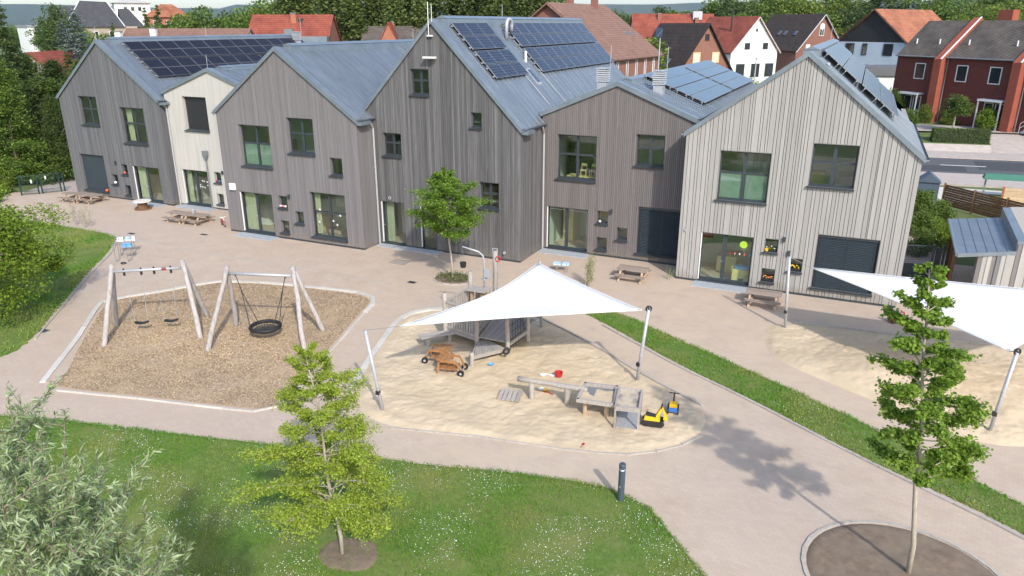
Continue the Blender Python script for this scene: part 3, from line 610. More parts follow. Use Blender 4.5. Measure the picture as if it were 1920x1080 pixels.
        s_.hexa([(x0+.013, Y-.016, z0+.012), (x1-.013, Y-.016, z0+.012), (x1-.013, Y+dp-.061, z0+.012), (x0+.013, Y+dp-.061, z0+.012), (x0+.013, Y-.016, z0+.016), (x1-.013, Y-.016, z0+.016), (x1-.013, Y+dp-.061, z0+.06), (x0+.013, Y+dp-.061, z0+.06)])
        build(s_, 'sill', ANTH, W)
def roof(h, side, y1=None, skew=None, ov=.10, sheetw=.56):
    """standing seam sheets running from ridge to eave; every sheet is a piece of its own"""
    xe = h.X0-ov if side < 0 else h.X1+ov; ze = h.top(h.X0 if side < 0 else h.X1)-ov*(h.sl if side < 0 else h.sr)
    xa, za = h.xa, h.za; y0 = h.Y0-.07; Y1 = y1 or h.Y1; n = round((Y1-y0)/sheetw); wd = (Y1-y0)/n
    base = build(MB().hexa([(xe+(.06 if side < 0 else -.06), y0+.09, ze-.16), (xa, y0+.09, za-.16), (xa, y0+.11, za-.16), (xe+(.06 if side < 0 else -.06), y0+.11, ze-.16), (xe+(.06 if side < 0 else -.06), y0+.09, ze-.05), (xa, y0+.09, za-.05), (xa, y0+.11, za-.05), (xe+(.06 if side < 0 else -.06), y0+.11, ze-.05)]), 'roof', ZINC, h.r)
    me = None
    def sm(xe_, ze_, wdt):
        m = MB(); y = 0.; lo = -.10
        a = [(xe_, y, ze_), (xa, y, za), (xa, y+wdt, za), (xe_, y+wdt, ze_)]
        m.hexa([(p[0], p[1], p[2]+lo) for p in a]+a)
        m.hexa([(xe_, y, ze_+.0005), (xa, y, za+.0005), (xa, y+.03, za+.0005), (xe_, y+.03, ze_+.0005), (xe_, y+.006, ze_+.045), (xa, y+.006, za+.045), (xa, y+.024, za+.045), (xe_, y+.024, ze_+.045)])
        if side < 0: m.f = [tuple(reversed(f)) for f in m.f]
        return m
    for i in range(n):
        y = y0+i*wd
        if skew and y+wd > skew[1]:
            k = max(0.03, 1-(y+wd-skew[1])/(Y1-skew[1])); o = build(sm(xa+(xe-xa)*k, za+(ze-za)*k, wd), 'roof_sheet', ZINC, base, local=True); o.location = (-xa, y-h.Y0, 0)
        elif me is None:
            o = build(sm(xe, ze, wd), 'roof_sheet', ZINC, base, local=True); o.location = (-xa, y-h.Y0, 0); me = o.data
        else:
            o = bpy.data.objects.new('roof_sheet', me); link(o, base); o.location = (-xa, y-h.Y0, 0)
    # verge flashing along the gable
    v = MB(); q = [(xe, y0-.05), (xa, y0-.05), (xa, y0+.42), (xe, y0+.42)]; zz = [ze, za, za, ze]
    v.hexa([(p[0], p[1], z+.004) for p, z in zip(q, zz)]+[(p[0], p[1], z+.055) for p, z in zip(q, zz)])
    q = [(xe, y0-.05), (xa, y0-.05), (xa, y0-.02), (xe, y0-.02)]
    v.hexa([(p[0], p[1], z-.17) for p, z in zip(q, zz)]+[(p[0], p[1], z+.003) for p, z in zip(q, zz)])
    if side < 0: pass
    build(v, 'verge_flashing', ZINCL, h.r)
    g = MB(); gx = xe+(.06 if side > 0 else -.06)
    pts = [(math.cos(t)*.075, math.sin(t)*.075) for t in [math.pi*(1+i/6) for i in range(7)]]
    ye = (skew[1] if skew else Y1)
    vv = [(gx+p[0], yy, ze-.02+p[1]) for yy in (y0-.04, ye) for p in pts]
    g.add(vv, [(i, i+1, i+8, i+7) for i in range(6)]+[(i+7, i+8, i+1, i) for i in range(6)]); g.add(vv[:7], [tuple(range(7))])
    build(g, 'gutter', ZINCL, h.r)
    return base
def ridge(h, y0, y1, wd=.36, hh=.2):
    m = MB(); x, z = h.xa, h.za; s = (h.sl+h.sr)/2
    m.hexa([(x-wd, y0, z-wd*s+.0), (x+wd, y0, z-wd*s+.0), (x+wd, y1, z-wd*s+.0), (x-wd, y1, z-wd*s+.0), (x-wd*.86, y0+.02, z+hh*.62-.06), (x+wd*.86, y0+.02, z+hh*.62-.06), (x+wd*.86, y1, z+hh*.62-.06), (x-wd*.86, y1, z+hh*.62-.06)])
    m.hexa([(x-wd*.95, y0-.02, z+hh*.62-.055), (x+wd*.95, y0-.02, z+hh*.62-.055), (x+wd*.95, y1+.02, z+hh*.62-.055), (x-wd*.95, y1+.02, z+hh*.62-.055), (x-.02, y0-.02, z+hh), (x+.02, y0-.02, z+hh), (x+.02, y1+.02, z+hh), (x-.02, y1+.02, z+hh)])
    build(m, 'ridge_cap', ZINCL, h.r)
PVMESH = {}; PVC2 = mat('dark_solar_frame', (.15, .15, .165), (.20, .20, .215), scale=5, rough=.4)
def pv_mesh(key, lx, ly, cell):
    if key in PVMESH: return PVMESH[key]
    m = MB(); f = .013; z1 = .04
    m.box(-lx/2, -ly/2, 0, lx/2, ly/2, z1-.001, 0)
    m.add([(-lx/2, -ly/2, z1), (lx/2, -ly/2, z1), (lx/2, ly/2, z1), (-lx/2, ly/2, z1), (-lx/2+f, -ly/2+f, z1), (lx/2-f, -ly/2+f, z1), (lx/2-f, ly/2-f, z1), (-lx/2+f, ly/2-f, z1)], [(0, 1, 5, 4), (1, 2, 6, 5), (2, 3, 7, 6), (3, 0, 4, 7)], 0)
    m.add([(-lx/2+f, -ly/2+f, z1), (lx/2-f, -ly/2+f, z1), (lx/2-f, ly/2-f, z1), (-lx/2+f, ly/2-f, z1)], [(0, 1, 2, 3)], 1)
    me = bpy.data.meshes.new('solar_panel'); me.from_pydata(m.v, [], m.f); me.materials.append(PVC2 if key == 'black' else PVC1); me.materials.append(cell); me.polygons.foreach_set('material_index', m.m); me.update()
    PVMESH[key] = me; return me
def pv(h, key, cell, y0, ncol, cw, u0, rows, rh, gaps, raise_, limit=None):
    """panels on the right-hand slope; u runs down the slope from the ridge"""
    ang = math.atan(h.sr); ca, sa = math.cos(ang), math.sin(ang); me = pv_mesh(key, rh-.02, cw-.02, cell); u = u0
    rail = MB()
    for r_ in range(rows):
        for c in range(ncol):
            y = y0+(c+.5)*cw; uc = u+rh/2
            if limit and y+cw/2 > limit(uc): continue
            o = bpy.data.objects.new('solar_panel', me); link(o, h.r)
            o.location = (uc*ca+sa*raise_, y-h.Y0, h.za-uc*sa+ca*raise_); o.rotation_euler = (0, ang, 0)
        ye = y0+ncol*cw
        if limit: ye = min(ye, limit(u+rh/2))
        for q in (.2, .8):
            uu = u+rh*q; p = lambda k, y: (h.xa+uu*ca+sa*k, y, h.za-uu*sa+ca*k)
            rail.bar(p(raise_-.03, y0-.12), p(raise_-.03, ye+.1), .05, .05)
            y = y0+.1
            while y < ye: rail.bar(p(-.02, y), p(raise_-.05, y), .04, .04); y += 2.2
        u += rh+gaps[r_]
    build(rail, 'mounting_rails', STEEL, h.r)

H1 = house('grey_house', 'grey vertical-board gabled house at the left end with four rows of dark solar panels', -50.5, -41.0, -45.75, 6.85, 6.95, 10.5, 34.7, 54.5, B1, .135,
    [('win', -48.56, -46.78, 5.0, 6.9), ('win', -44.68, -42.46, 3.98, 6.32), ('shutter', -49.57, -47.1, .40, 2.93), ('door', -44.4, -41.9, .03, 2.46), ('small', -45.45, -44.88, 1.80, 2.48), ('small', -46.58, -46.0, 1.02, 1.70), ('small', -45.45, -44.88, .34, 1.04)], sideto=35.5)
H2 = house('cream_house', 'small cream plastered gabled house set back between the grey and taupe houses', -41.0, -32.85, -36.93, 7.45, 7.45, 8.9, 35.25, 54.0, PLASTER, .2,
    [('screen', -39.45, -37.4, 5.06, 7.18), ('door', -40.45, -38.12, .03, 2.46), ('small', -37.55, -36.95, 1.78, 2.49), ('small', -37.55, -36.95, .36, 1.07)], plaster=True)
H3 = house('taupe_house', 'taupe vertical-board gabled house, third from left, with a plain zinc roof', -32.8, -23.3, -28.1, 6.95, 6.95, 10.35, 31.5, 54.0, B3, .12,
    [('win', -31.25, -29.08, 3.99, 6.27), ('win', -27.82, -26.06, 4.93, 6.81), ('small', -25.15, -24.35, 3.94, 4.86), ('door', -31.8, -29.4, .03, 2.47), ('win', -26.72, -24.35, .40, 2.9), ('small', -28.92, -28.3, 1.80, 2.48), ('small', -27.83, -27.25, 1.02, 1.70), ('small', -28.95, -28.34, .36, 1.07)], sideto=33.0)
H4 = house('tall_weathered_house', 'tallest dark weathered-board gabled house in the middle with solar panels and a bent vent pipe', -24.2, -14.75, -19.5, 6.80, 6.80, 11.7, 32.95, 53.8, B4, .105,
    [('win', -20.85, -19.77, 8.13, 9.39), ('win', -22.72, -21.57, 4.93, 6.13), ('small', -17.45, -16.85, 6.68, 7.41), ('win', -17.03, -15.93, 2.67, 4.0), ('door1', -23.1, -21.58, .03, 2.45), ('door1', -20.62, -19.66, .03, 2.4)], sideto=35.9, vary=.4)
H5 = house('low_taupe_house', 'lower fine-board gabled house set back beside the pale house with glossy solar panels', -14.8, -7.0, -10.87, 7.25, 7.3, 8.85, 35.8, 57.6, B5, .098,
    [('win', -13.97, -11.83, 3.92, 6.2), ('win', -9.83, -8.39, 4.9, 6.44), ('door', -14.5, -12.16, .03, 2.4), ('blind', -9.52, -7.05, .42, 2.86), ('small', -11.68, -11.08, 1.77, 2.42), ('small', -10.6, -10.02, 1.0, 1.66), ('small', -11.67, -11.08, .37, 1.02)], vary=.05, gapw=.014)
H6 = house('pale_house', 'pale grey-beige board-clad gabled house at the right end with raised solar panels', -7.0, 2.5, -2.27, 6.97, 6.5, 10.42, 33.85, 54.5, B6, .165,
    [('win', -5.45, -3.26, 4.01, 6.23), ('win', -1.65, .15, 4.96, 6.78), ('door', -5.98, -3.6, .03, 2.43), ('blind', -.97, 1.5, .46, 2.9), ('small', -3.13, -2.54, 1.83, 2.46), ('small', -3.13, -2.54, .42, 1.06), ('small', -2.02, -1.43, 1.07, 1.69)], vary=.42, gapw=.02)
for h in (H1, H2, H3, H4, H5):
    roof(h, -1); roof(h, 1)
roof(H6, -1); roof(H6, 1, skew=(2.5, 46.3))
ridge(H1, 35.6, 54.3); ridge(H2, 36.2, 53.5, .3, .14); ridge(H3, 32.5, 53.8); ridge(H4, 33.9, 53.7); ridge(H5, 37.2, 57.4, .3, .14); ridge(H6, 34.9, 54.2)
def sl(h): return math.hypot(1, h.sr)
pv(H1, 'black', PVBLACK, 36.3, 13, 1.36, .42, 4, .86, (.03, .10, .03, 0), .14)
pv(H4, 'blue', PVBLUE, 34.25, 3, 1.3, .35, 4, .86, (.03, .12, .03, 0), .14)
pv(H4, 'blue', PVBLUE, 40.2, 10, 1.33, .35, 4, .86, (.03, .12, .03, 0), .14)
pv(H5, 'sky', PVSKY, 39.7, 6, 1.42, .12, 4, .87, (.02, .06, .02, 0), .20)
pv(H5, 'sky', PVSKY, 48.8, 6, 1.42, .12, 4, .87, (.02, .06, .02, 0), .20)
pv(H6, 'sky6', PVSKY, 36.3, 11, 1.55, .32, 4, 1.06, (.02, .05, .02, 0), .27, limit=lambda u: 54.3-(u*math.cos(math.atan(H6.sr))/4.87)*8.0)
def pipe(h, x, y, z0, z1, bend=None, name='downpipe', m=None, r=.055):
    pts = [(x, y, z0), (x, y, z1)] if bend is None else [(x, y, z0), (x, y, z1-.35), (x+bend[0], y+bend[1], z1)]
    build(MB().tube(pts, r, 10), name, m or STEEL, h.r, smooth=False)
pipe(H1, -40.86, 35.17, .02, 6.75, (-.02, -.3)); pipe(H3, -23.2, 32.82, .02, 6.7, (.05, -.35)); pipe(H4, -14.66, 35.68, .02, 6.55, (.05, -.3))
# rain hopper and pipe in front of the cream house
hp = MB().tube([(-37.95, 35.13, .02), (-37.95, 35.13, 3.35)], .05, 10); hp.hexa([(-38.03, 35.06, 3.3), (-37.87, 35.06, 3.3), (-37.87, 35.2, 3.3), (-38.03, 35.2, 3.3), (-38.13, 35.02, 3.55), (-37.77, 35.02, 3.55), (-37.77, 35.22, 3.55), (-38.13, 35.22, 3.55)]); hp.box(-38.13, 35.02, 3.55, -37.77, 35.22, 3.82)
build(hp, 'rain_hopper', GREY, H2.r)
# steps in front of the doors
def step(h, x0, x1, dpt, mx=.0):
    build(MB().box(x0, h.Y0-dpt, -.02, x1, h.Y0+.24, .035), 'door_step', STEP, h.r)
step(H1, -44.5, -41.6, .75); step(H2, -40.7, -37.7, .75); step(H3, -31.9, -29.2, .75); step(H4, -23.2, -19.3, .55); step(H5, -14.7, -12.0, .75); step(H6, -6.1, -3.4, .75)
# wall lamps, vents, boxes
def walllamp(h, x, z): build(MB().box(x-.05, h.Y0-.12, z-.11, x+.05, h.Y0-.012, z+.11), 'wall_lamp', ANTH, h.r)
walllamp(H6, -2.33, 2.5); walllamp(H5, -10.92, 2.45); walllamp(H3, -28.12, 2.5); walllamp(H2, -36.75, 2.5); walllamp(H1, -45.9, 2.55); walllamp(H6, -2.05, 1.9)
build(MB().box(-32.36, 31.36, 2.53, -31.98, 31.488, 2.9), 'junction_box', WHITEM, H3.r)
build(MB().box(-19.85, 32.55, 9.92, -19.2, 32.8, 10.0).box(-19.6, 32.78, 9.90, -19.45, 32.935, 9.97), 'yard_lamp', WHITEM, H4.r)
build(MB().torus((-22.46, 32.91, 2.66), .07, .07, .025, 14, 6, ax=(Vector((1, 0, 0)), Vector((0, 0, 1)))), 'vent_ring', STEEL, H4.r)
build(MB().tube([(-6.68, 33.835, 2.46), (-6.68, 33.75, 2.46)], .05, 8), 'wall_tap', STEEL, H6.r)
build(MB().tube([(-15.6, 32.94, .45), (-15.6, 32.82, .45)], .07, 10), 'wall_outlet', STEEL, H4.r)
# antenna on the tall gable
an = MB().tube([(-19.62, 32.83, 11.0), (-19.62, 32.83, 12.5)], .018, 8).tube([(-19.42, 32.83, 11.6), (-19.42, 32.83, 12.4)], .014, 8).box(-19.7, 32.79, 10.93, -19.4, 32.87, 11.0)
build(an, 'mast', WHITEM, H4.r)
# things on the tall roof: bent vent pipe, skylight, stub vent, cable ducts
def onroof(h, x, y, k=0.): return (x, y, h.za-(x-h.xa)*h.sr+k)
p = Vector(onroof(H4, -18.5, 39.35)); arc = [p+Vector((-.0, 0, .0)), p+Vector((0, 0, .75))]+[p+Vector((0, .33-.33*math.cos(t), .75+.33*math.sin(t))) for t in [math.pi*i/8 for i in range(1, 9)]]+[p+Vector((0, .66, .45))]
build(MB().tube(arc, .10, 12), 'vent_pipe', STEEL, H4.r, smooth=True)
build(MB().tube([onroof(H4, -17.4, 39.5, -.05), onroof(H4, -17.4, 39.5, .55)], .07, 10), 'stub_vent', WHITEM, H4.r)
def slant(h, x0, x1, y0, y1, k0, k1, name, m, parent=None):
    mb = MB(); q = [(x0, y0), (x1, y0), (x1, y1), (x0, y1)]
    mb.hexa([onroof(h, *p, k0) for p in q]+[onroof(h, *p, k1) for p in q]); return build(mb, name, m, parent or h.r)
sk = slant(H4, -16.98, -16.25, 38.6, 39.15, .0, .10, 'skylight', STEEL); slant(H4, -16.93, -16.30, 38.66, 39.09, .101, .11, 'pane', PVSKY, sk)
slant(H4, -16.95, -15.3, 37.95, 38.02, .02, .07, 'cable_duct', STEEL); slant(H4, -16.95, -14.9, 40.25, 40.32, .02, .07, 'cable_duct', STEEL)
slant(H3, -27.7, -24.3, 43.0, 43.1, .0, .09, 'cable_duct', ZINCL); slant(H3, -27.7, -24.6, 47.0, 47.1, .0, .09, 'cable_duct', WHITEM)
slant(H6, -1.6, -1.5, 34.7, 36.2, .06, .09, 'cable_duct', STEEL)
def cowl(h, x, y, z):
    m = MB().box(x-.24, y-.24, z-.4, x+.24, y+.24, z+.28)
    for i in range(6): m.hexa([(x-.30, y-.30, z+.32+i*.105), (x+.30, y-.30, z+.32+i*.105), (x+.30, y+.30, z+.32+i*.105), (x-.30, y+.30, z+.32+i*.105), (x-.25, y-.25, z+.39+i*.105), (x+.25, y-.25, z+.39+i*.105), (x+.25, y+.25, z+.39+i*.105), (x-.25, y+.25, z+.39+i*.105)])
    m.box(x-.2, y-.2, z+.28, x+.2, y+.2, z+.94); m.box(x-.31, y-.31, z+.95, x+.31, y+.31, z+.99)
    build(m, 'vent_cowl', STEEL, h.r); build(MB().tube([(x+.28, y+.28, z+.8), (x+.28, y+.28, z+2.1)], .014, 6), 'lightning_rod', STEEL, h.r)
cowl(H5, -9.35, 37.75, 8.35); cowl(H5, -12.55, 38.6, 8.35); cowl(H1, -44.9, 53.2, 9.9)
for h, x, y in ((H1, -45.75, 34.75), (H1, -45.75, 44), (H2, -36.93, 35.3), (H4, -19.5, 40.9), (H3, -28.1, 45), (H6, -2.27, 50)):
    build(MB().tube([(x, y, h.za+.0), (x, y, h.za+.85)], .014, 6), 'lightning_rod', STEEL, h.r)
# gutters' corner boxes where two roofs meet
for h, x, y, z in ((H1, -40.72, 34.95, 6.75), (H3, -23.05, 31.7, 6.78), (H4, -14.5, 33.2, 6.62)):
    build(MB().box(x-.16, y-.3, z-.14, x+.16, y+.55, z+.02), 'eave_box', ZINCL, h.r)

# curtains, frosted film and blinds just behind some panes
def film(h, x0, x1, z0, z1, m, name='window_film'): build(MB().box(x0, h.Y0+.245, z0, x1, h.Y0+.25, z1), name, m, h.r)
FILM = mat('frosted_film', (.16, .215, .18), (.26, .315, .275), scale=1.2, rough=.5, c3=(.13, .19, .155), s3=1.2)
CURT = mat('pale_curtain', (.30, .29, .20), (.40, .38, .28), scale=3, rough=.9, stretch=(9, 9, .3))
def curtain(h, x0, x1, z0, z1, d=.36):
    m = MB(); n = 16
    for i in range(n+1):
        x = x0+(x1-x0)*i/n; y = h.Y0+d+.035*math.sin(i*1.9)
        m.v += [(x, y, z0), (x, y, z1)]
    for i in range(n): m.f.append((2*i, 2*i+2, 2*i+3, 2*i+1)); m.m.append(0)
    build(m, 'curtain', CURT, h.r, smooth=True)
film(H6, -5.36, -4.45, 4.10, 5.20, FILM); film(H6, -4.27, -3.35, 4.10, 5.20, FILM)
film(H3, -31.16, -30.25, 4.08, 5.22, FILM); film(H3, -30.07, -29.17, 4.08, 5.22, FILM)
curtain(H1, -44.5, -43.95, 4.1, 6.2); curtain(H1, -44.3, -43.55, .1, 2.4); curtain(H3, -26.65, -26.25, .5, 2.85); curtain(H3, -31.7, -30.85, .1, 2.4); curtain(H4, -22.95, -22.45, .1, 2.4); curtain(H2, -40.3, -39.9, .1, 2.4)

# ------------------------------------------------------------------ playground
def log(a, b, r, wob=.04, n=9, seg=6, taper=.85):
    a = Vector(a); b = Vector(b); pts = [a.lerp(b, i/seg)+Vector((random.uniform(-wob, wob), random.uniform(-wob, wob), 0))*(0 < i < seg) for i in range(seg+1)]
    return MB().tube(pts, [r*(1-(1-taper)*i/seg)*random.uniform(.93, 1.07) for i in range(seg+1)], n)
def swing_frame(name, label, feet, tops, beam):
    c = sum((Vector((*f, 0)) for f in feet), Vector())/4; r = root(name, c, label, 'swing')
    for f, t in zip(feet, (tops[0], tops[0], tops[1], tops[1])):
        o = Vector(t)-Vector((*f, 0)); d = Vector((o.x, o.y, 0)).normalized()*.04
        build(log((*f, -.3), Vector(t)+d+Vector((0, 0, .05)), .105, .025), 'post', WOODL, r, smooth=True)
    build(MB().tube(beam, .057, 12), 'crossbeam', STEEL, r, smooth=True)
    return r
# belt swing
b0, b1 = Vector((-25.3, 18.15, 2.52)), Vector((-23.32, 19.6, 2.52))
s1 = swing_frame('belt_swing', 'timber A-frame swing with two black belt seats on the bark bed', [(-24.73, 16.72), (-26.15, 18.47), (-21.91, 18.88), (-23.57, 20.85)], [(-25.4, 18.2, 2.72), (-23.2, 19.62, 2.80)], [b0, b1])
for q0, q1 in ((.16, .41), (.60, .85)):
    p0 = b0.lerp(b1, q0); p1 = b0.lerp(b1, q1); e = (p1-p0); dn = Vector((.18, -.12, -2.06))
    m = MB()
    for p in (p0, p1): m.tube([p+Vector((0, 0, .1)), p-Vector((0, 0, .02))], .035, 6); m.tube([p-Vector((0, 0, .04)), p-Vector((0, 0, .18))], .045, 8)
    build(m, 'swivel', BLK, s1)
    c0 = p0.lerp(p1, .12)+dn; c1 = p0.lerp(p1, .88)+dn; ch = MB()
    for a, b in ((p0, c0), (p1, c1)):
        k = int((b-a).length/.06)
        for i in range(k):
            u = a.lerp(b, i/k); v = a.lerp(b, (i+.75)/k); ch.bar(u, v, .022 if i % 2 else .008, .008 if i % 2 else .022)
    cs = build(ch, 'chain', STEEL, s1); cs['kind'] = 'stuff'
    side = e.normalized().cross(Vector((0, 0, 1))); st = MB(); N = 8
    pr = [c0.lerp(c1, i/N)-Vector((0, 0, .05*math.sin(math.pi*i/N))) for i in range(N+1)]
    for u, v in zip(pr, pr[1:]): st.bar(u, v+(v-u)*.04, .19, .045)
    st.torus(c0, .03, .03, .012, 8, 5, ax=(e.normalized(), Vector((0, 0, 1)))).torus(c1, .03, .03, .012, 8, 5, ax=(e.normalized(), Vector((0, 0, 1))))
    build(st, 'belt_seat', BLACKR, s1)
build(MB().bar(b0.lerp(b1, .72)+Vector((0, 0, .062)), b0.lerp(b1, .78)+Vector((0, 0, .062)), .05, .012).bar(b0.lerp(b1, .72)+Vector((.036, -.055, 0)), b0.lerp(b1, .79)+Vector((.036, -.055, 0)), .012, .09), 'red_plate', plain('dark_red', (.22, .03, .03)), s1)
# nest swing
b0, b1 = Vector((-21.15, 19.85, 2.52)), Vector((-18.72, 20.65, 2.52))
s2 = swing_frame('nest_swing', 'timber A-frame swing with a round black nest seat', [(-20.88, 18.02), (-21.74, 20.55), (-17.31, 19.36), (-18.13, 21.65)], [(-21.15, 19.85, 2.76), (-18.68, 20.72, 2.80)], [b0, b1])
nc = Vector((-19.78, 20.08, .48)); nr = .55
u_ = (b1-b0).normalized(); u_.z = 0; u_.normalize(); v_ = Vector((-u_.y, u_.x, .0))
ring_ = MB().torus(nc, nr, nr, .075, 32, 10, ax=(u_, v_)); build(ring_, 'nest_ring', BLACKR, s2, smooth=True)
web = MB()
for i in range(12):
    t = math.pi*i/12; d = u_*math.cos(t)+v_*math.sin(t); web.tube([nc+d*nr, nc+d*nr*.4-Vector((0, 0, .10)), nc-d*nr*.4-Vector((0, 0, .10)), nc-d*nr], .014, 5)
for rr in (.22, .38): web.torus(nc-Vector((0, 0, .10 if rr < .3 else .07)), rr, rr, .013, 20, 5, ax=(u_, v_))
build(web, 'nest_net', ROPE, s2)
rp = MB()
for q, sgn in ((.12, -1), (.90, 1)):
    p = b0.lerp(b1, q); k = p.lerp(nc+u_*sgn*nr*.8+Vector((0, 0, .02)), .34); rp.tube([p, k], .016, 6)
    for s_ in (-1, 1): rp.tube([k, nc+u_*sgn*nr*.78+v_*s_*nr*.62], .016, 6)
    rp.tube([p+Vector((0, 0, .04)), p-Vector((0, 0, .1))], .03, 6); rp.tube([k+Vector((0, 0, .05)), k-Vector((0, 0, .05))], .028, 6)
build(rp, 'rope', ROPE, s2)

# shade sails
SAILHEM = mat('sail_webbing', (.62, .61, .58), (.70, .69, .66), scale=3, rough=.8)
def sail(name, label, A, B, D, curve, sag, n=26):
    A, B, D = Vector(A), Vector(B), Vector(D); cen = (A+B+D)/3; mb = MB(); idx = {}
    for i in range(n+1):
        for j in range(n+1-i):
            a, b = i/n, j/n; c = 1-a-b; p = A*a+B*b+D*c
            e = max(a*b, 0)*4*curve[0]+max(b*c, 0)*4*curve[1]+max(a*c, 0)*4*curve[2]
            mn = min(a, b, c); f = e*math.exp(-mn*2.2)
            p = p.lerp(cen, min(.6, f)); p.z -= sag*(27*a*b*c)
            idx[i, j] = len(mb.v); mb.v.append(tuple(p))
    fs = []
    for i in range(n):
        for j in range(n-i):
            fs.append((idx[i, j], idx[i+1, j], idx[i, j+1]))
            if i+j < n-1: fs.append((idx[i+1, j], idx[i+1, j+1], idx[i, j+1]))
    mb.f = fs; mb.m = [0]*len(fs)
    r = root(name, cen, label, 'shade sail'); o = build(mb, 'fabric', SAILM, r, smooth=True)
    sm = o.modifiers.new('thickness', 'SOLIDIFY'); sm.thickness = .006
    edges = ([(i, n-i) for i in range(n+1)], [(0, j) for j in range(n+1)], [(i, 0) for i in range(n+1)])
    for ed in edges:
        h_ = MB(); P = [Vector(mb.v[idx[k]]) for k in ed]; h_.tube(P, .014, 6); build(h_, 'hem', SAILHEM, r, smooth=True)
    for q in (.36, .68):
        k = round(n*q); h_ = MB(); P = [Vector(mb.v[idx[i, k]])+Vector((0, 0, .005)) for i in range(n+1-k)]
        for u, v in zip(P, P[1:]): h_.bar(u, v, .03, .004)
        build(h_, 'seam', SAILHEM, r)
    for p in (A, B, D):
        d = (cen-p).normalized()*.16; build(MB().bar(p+d*.2, p+d, .12, .016), 'corner_plate', STEEL, r)
    return r
SA, SB, SD = (-5.62, 22.35, 2.66), (-12.15, 17.95, 2.62), (-10.52, 25.25, 2.8)
sail('shade_sail', 'white triangular shade sail spread over the play tower in the sandpit', SA, SB, SD, (.05, .30, .04), .10)
TA, TB, TD = (4.83, 23.7, 2.62), (-.95, 29.5, 2.66), (9.6, 29.4, 3.0)
sail('shade_sail', 'white triangular shade sail over the sand mound at the right edge', TA, TB, TD, (.06, .05, .14), .12)
def sailpole(label, base, top, corner, pulley=True):
    base = Vector((*base, 0)); top = Vector(top); r = root('sail_pole', base, label, 'pole', 'leaning steel poles of the shade sails')
    build(MB().tube([base-Vector((0, 0, .2)), top], .055, 12), 'shaft', STEEL, r, smooth=True)
    k = base.lerp(top, .25); build(MB().box(k.x-.09, k.y-.09, k.z-.06, k.x+.03, k.y+.03, k.z+.06), 'winch', BLK, r)
    if pulley: 
        m = MB().torus(top, .085, .085, .03, 16, 6, ax=(Vector((.9, .42, 0)), Vector((0, 0, 1)))); m.tube([top-Vector((-.02, .05, 0)), top+Vector((-.02, .05, 0))], .03, 8); build(m, 'pulley', BLK, r)
    if corner is not None: build(MB().tube([top, Vector(corner)], .009, 5), 'rope', GREY, r)
sailpole('leaning grey pole at the right corner of the central sail', (-5.69, 22.43), (-5.42, 22.42, 2.72), SA)
sailpole('leaning grey pole at the left edge of the sandpit, rope to the central sail', (-12.31, 17.06), (-12.78, 17.02, 2.72), SB, False)
sailpole('grey pole behind the central sail near the play tower', (-10.45, 25.47), (-10.55, 25.4, 2.82), SD, False)
sailpole('grey pole in front of the pale house holding the far tip of the right sail', (-1.55, 29.41), (-1.75, 29.5, 2.98), TB, False)
sailpole('grey pole at the near corner of the right sail on the sand mound', (4.78, 23.56), (4.98, 23.5, 2.72), TA)

# play tower
pt = root('play_tower', (-11.9, 23.2, 0), 'weathered timber play tower with ramp deck, railings and tall mast under the sail', 'play tower')
def post(x, y, h, r=.085, lean=(0, 0), name='post', par=None): return build(log((x, y, -.2), (x+lean[0], y+lean[1], h), r, .015, 10, 5, .92), name, WOODG, par or pt, smooth=True)
PA, PB, PC, PD, PE, PF, PG = (-11.33, 21.14), (-10.5, 22.35), (-10.35, 23.85), (-11.75, 22.35), (-13.31, 22.76), (-13.15, 24.55), (-12.25, 24.95)
post(*PA, .55); post(*PB, 1.75); post(*PC, 1.55); post(*PD, 1.7); post(*PE, 1.95, .10); post(*PF, 2.3, .10); post(*PG, 3.15, .115); post(-11.2, 25.0, 1.7)
def deck(corners, z, n, th=.045, name='deck_plank', axis=0):
    """planks between two edges"""
    a, b, c, d = [Vector((*p, z)) for p in corners]
    for i in range(n):
        t0, t1 = (i+.06)/n, (i+.94)/n
        p = [a.lerp(b, t0), a.lerp(b, t1), d.lerp(c, t1), d.lerp(c, t0)]
        build(MB().hexa([q-Vector((0, 0, th)) for q in p]+p), name, WOODG, pt)
deck([(-11.28, 21.2), (-10.58, 22.25), (-11.5, 22.7), (-11.72, 22.3)], .42, 11)
deck([(-11.7, 22.4), (-10.55, 22.4), (-10.4, 24.85), (-12.1, 24.85)], .60, 13)
deck([(-13.2, 22.85), (-11.8, 22.5), (-12.15, 24.8), (-13.05, 24.5)], .60, 12)
def rim(a, b, z, w_=.06, t=.13): build(MB().bar((*a, z), (*b, z), w_, t), 'beam', WOODG, pt)
rim(PA, PB, .34); rim(PA, PD, .34); rim(PB, PC, .5); rim(PD, PE, .5); rim(PE, PF, .5)
def rail(a, b, z0, z1, n, slat=.075):
    rim(a, b, z1, .09, .055); rim(a, b, z0, .06, .08)
    A, B = Vector((*a, 0)), Vector((*b, 0))
    for i in range(n):
        p = A.lerp(B, (i+.7)/(n+.4)); d = (B-A).normalized()*slat/2
        q = d.cross(Vector((0, 0, 1))).normalized()*.012
        build(MB().hexa([p-d-q+Vector((0, 0, z0)), p+d-q+Vector((0, 0, z0)), p+d+q+Vector((0, 0, z0)), p-d+q+Vector((0, 0, z0)), p-d-q+Vector((0, 0, z1)), p+d-q+Vector((0, 0, z1)), p+d+q+Vector((0, 0, z1)), p-d+q+Vector((0, 0, z1))]), 'slat', WOODG, pt)
rail(PE, PD, .62, 1.62, 12); rail(PE, PF, .62, 1.62, 11); rail(PF, PG, .62, 1.62, 7); rail(PC, (-11.2, 25.0), .62, 1.35, 8)
for i in range(4): rim(PD, PG, .75+.2*i, .03, .12)
